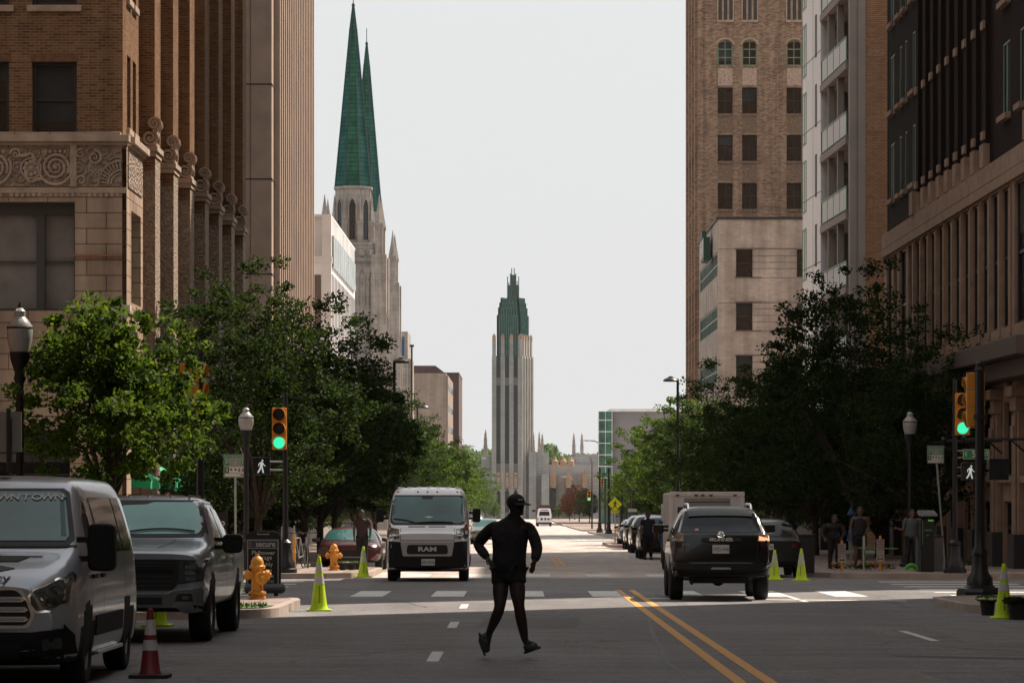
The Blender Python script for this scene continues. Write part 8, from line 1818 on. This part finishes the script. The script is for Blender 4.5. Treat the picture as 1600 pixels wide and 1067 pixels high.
    for s in 'lr':
        hp, kn, an = J[s + 'hip'], J[s + 'kn'], J[s + 'an']; S_[s + 'h'] = (*hp, .128); S_[s + 't'] = (*hp.lerp(kn, sl * .6 if shorts else .45), .122 if shorts else .104)
        SE += [('p', s + 'h'), (s + 'h', s + 't')]
        if shorts: S_[s + 'k'] = (*hp.lerp(kn, sl), .112); SE += [(s + 't', s + 'k')]
        else: S_[s + 'k'] = (*kn, .078); S_[s + 'c'] = (*kn.lerp(an, .5), .072); S_[s + 'a'] = (*kn.lerp(an, .93), .062); SE += [(s + 't', s + 'k'), (s + 'k', s + 'c'), (s + 'c', s + 'a')]
    skinned('shorts' if shorts else 'trousers', S_, SE, legs or cloth_black, t)
    for s in 'lr':
        an, to = J[s + 'an'], J[s + 'to']; d = (to - an); fw = J.get(s + 'ft'); 
        heel = J.get(s + 'heel', an + Vector((0, 0, -.05)) - Vector((d.x, d.y, 0)).normalized() * .03)
        sh_ = skinned('shoe', {'c': (*an.lerp(heel, .55), .070), 'h': (*heel, .070, .062), 'm': (*heel.lerp(to, .55), .070, .062), 'b': (*heel.lerp(to, .82), .066, .055), 't': (*to, .054, .045), 'u': (*an, .058)}, [('u', 'c'), ('c', 'h'), ('c', 'm'), ('m', 'b'), ('b', 't'), ('h', 'm')], shoe_m, t)
        n = Vector((0, 0, -1)); u = (to - heel).normalized(); n = (n - u * n.dot(u)); n = J.get(s + 'sole', n).normalized(); v = u.cross(n).normalized()
        q = MB(); base = [heel - u * .03, heel + (to - heel) * .5, to + u * .025]; vs = []
        for p_, w_ in ((base[0], .026), (heel, .036), (base[1], .034), (heel.lerp(to, .8), .041), (base[2], .024)):
            for sg in (-1, 1): vs.append(p_ + v * w_ * sg + n * .012); vs.append(p_ + v * w_ * sg + n * .040)
        q.v = [tuple(a) for a in vs]; q.m = []
        for i in range(4): a = i * 4; q.f += [(a, a + 4, a + 5, a + 1), (a + 2, a + 3, a + 7, a + 6), (a, a + 2, a + 6, a + 4), (a + 1, a + 5, a + 7, a + 3)]
        q.f += [(0, 1, 3, 2), (16, 18, 19, 17)]; q.m = [0] * len(q.f); q.build('sole', sole_m, sh_, bevel=.006)
    return t
# ---- the runner
k = 137.
def r_(px, py, y=0.): return ((px - 793) / k, y, (1029 - py) / k)
J = dict(pelvis=r_(795, 889), waist=r_(796, 868, .0), chest=r_(797, 833, .0), neck=r_(803, 806, .0), head=r_(806, 789, -.01), face=(.82, -.5, -.05),
         lsh=r_(770, 820, .06), lel=r_(745, 851, .16), lwr=r_(762, 872, -.02), lcurl=(.2, -.3, -.9),
         rsh=r_(828, 820, -.04), rel=r_(840, 856, -.10), rwr=r_(835, 877, -.26), rcurl=(-.5, -.3, -.5),
         lhip=r_(783, 897, .05), lkn=r_(781, 949, -.08), lan=r_(764, 990, .12), lto=r_(760, 1021, .10), lheel=r_(753, 993, .14), lsole=(-1, 0, -.1),
         rhip=r_(806, 896, -.05), rkn=r_(811, 947, -.16), ran=r_(821, 1003, -.06), rto=r_(840, 1008, -.10), rheel=r_(822, 1015, -.05))
run = person('man running across the street in black cap, black jacket and dark shorts', (793 - VPX) * 36.6 / F, 36.6, J, skin_=mat('skin_runner', (.026, .014, .011), .7), hair=False, fit=1.13, ck=1.06, sl=.36)
hd = Vector(J['head']); f = Vector((.82, -.5, 0)).normalized(); sd_ = f.cross(Vector((0, 0, 1)))
q = MB(); q.add(*ball(hd + Vector((0, 0, .035)), .112, 20, 12, .95, .95, .88)); capo = q.build('cap', cloth_black, run, smooth=True)
q = MB(); vs = []
for i in range(9):
    a = R(-62) + R(124) * i / 8; dr = f * math.cos(a) + sd_ * math.sin(a)
    for rr, dz in ((.085, .01), (.10 + .085 * math.cos(a) ** .6, -.022)): c = hd + dr * rr + Vector((0, 0, .022 + dz)); vs += [c, c + Vector((0, 0, .009))]
for i in range(8): a = i * 4; q.f += [(a, a + 2, a + 6, a + 4), (a + 1, a + 5, a + 7, a + 3), (a + 2, a + 3, a + 7, a + 6)]
q.v = [tuple(v) for v in vs]; q.m = [0] * len(q.f); q.build('brim', cloth_black, capo)
q = MB(); ang0 = math.atan2(f.y, f.x)
for i in range(5):
    a = ang0 - .75 + i * .14; c = hd + Vector((math.cos(a) * .107, math.sin(a) * .107, .062)); q.add(*ball(c, .0085, 6, 4, 1, 1, 1.4 if i % 2 else .9))
q.build('cap_emblem', sign_grey, capo)
# ---- other people
def stand(lean=0., arms=0, turn=0.):
    a = dict(pelvis=(0, 0, .94), waist=(0, 0, 1.08), chest=(lean * .5, 0, 1.30), neck=(lean * .8, 0, 1.47), head=(lean, -.01, 1.60), face=(math.sin(turn), -math.cos(turn), 0))
    for s, sg in (('l', -1), ('r', 1)):
        a[s + 'sh'] = (sg * .19 + lean * .7, 0, 1.42); a[s + 'el'] = (sg * .25, .02, 1.14); a[s + 'wr'] = (sg * .24, -.06, .90); a[s + 'curl'] = (-sg * .6, -.4, -.5)
        a[s + 'hip'] = (sg * .09, 0, .88); a[s + 'kn'] = (sg * .10, -.03, .49); a[s + 'an'] = (sg * .11, .02, .085); a[s + 'to'] = (sg * .13, -.15, .045); a[s + 'heel'] = (sg * .11, .03, .055)
    return a
j = stand(.02); j['rwr'] = (.16, -.2, 1.0); d = 88.5
person('woman in dark tank top and shorts standing between the two no parking notices', PX(1343, d), d, j, up=.14, sleeves='none', sc=.99, skin_=skin_dark)
d = 91; person('person in a black top standing behind the lime kerb cone by the red car', PX(566, d), d, stand(-.02), up=.14, sleeves='short', shorts=False, hair=True, skin_=skin_dark, top=mat('top_wine', (.03, .014, .014), .8), sc=.94)
q = MB()
j = stand(.03); j['lwr'] = (-.42, -.1, 1.18); j['lel'] = (-.25, .0, 1.12); d = 88
person('person in a pale shirt holding out one arm left of the pay station', PX(1424, d), d, j, up=.14, sleeves='short', shorts=False, skin_=skin, top=mat('shirt_pale', (.07, .085, .09), .8), sc=.95)
d = 89.3; j = stand(.1); person('heavy figure in black bent beside the dark cabinet at right', PX(1303, d), d, dict(j, head=(.02, -.06, 1.36), neck=(.0, -.03, 1.24), chest=(-.02, 0, 1.14), lsh=(-.24, 0, 1.2), rsh=(.22, 0, 1.2), lel=(-.36, -.1, .96), rel=(.3, -.1, .95), waist=(0, .05, 1.0), lwr=(-.3, -.3, .85), rwr=(.2, -.3, .85)), up=.14, sleeves='long', shorts=False, sc=1.0, skin_=skin_dark)
d = 116; person('man in a dark polo shirt standing at the corner of the black parked car', PX(1013.5, d) - .05, d - .6, stand(0), sleeves='short', shorts=False, skin_=skin, top=mat('polo_navy', (.014, .018, .028), .8), sc=1.0)
d = 108; person('person in a blue shirt beside the boxy utility truck', PX(1040, d), d, stand(.02), sleeves='short', shorts=True, skin_=skin, top=mat('shirt_blue', (.03, .12, .26), .8), legs=mat('shorts_blue', (.03, .1, .2), .8), sc=1.0)
# ================================================================== AIR
hz = MB(); hz.box(-1600, 1600, -420, 4100, -135, 78)
ho = hz.build('haze', mat('haze_air', (1, 1, 1))); ho['kind'] = 'stuff'
hn = MATS['haze_air'].node_tree; hn.nodes.clear(); ov = hn.nodes.new('ShaderNodeOutputMaterial'); pv = hn.nodes.new('ShaderNodeVolumePrincipled')
pv.inputs['Color'].default_value = (.95, .97, 1, 1); pv.inputs['Density'].default_value = .00003; pv.inputs['Anisotropy'].default_value = .2; hn.links.new(pv.outputs[0], ov.inputs['Volume'])
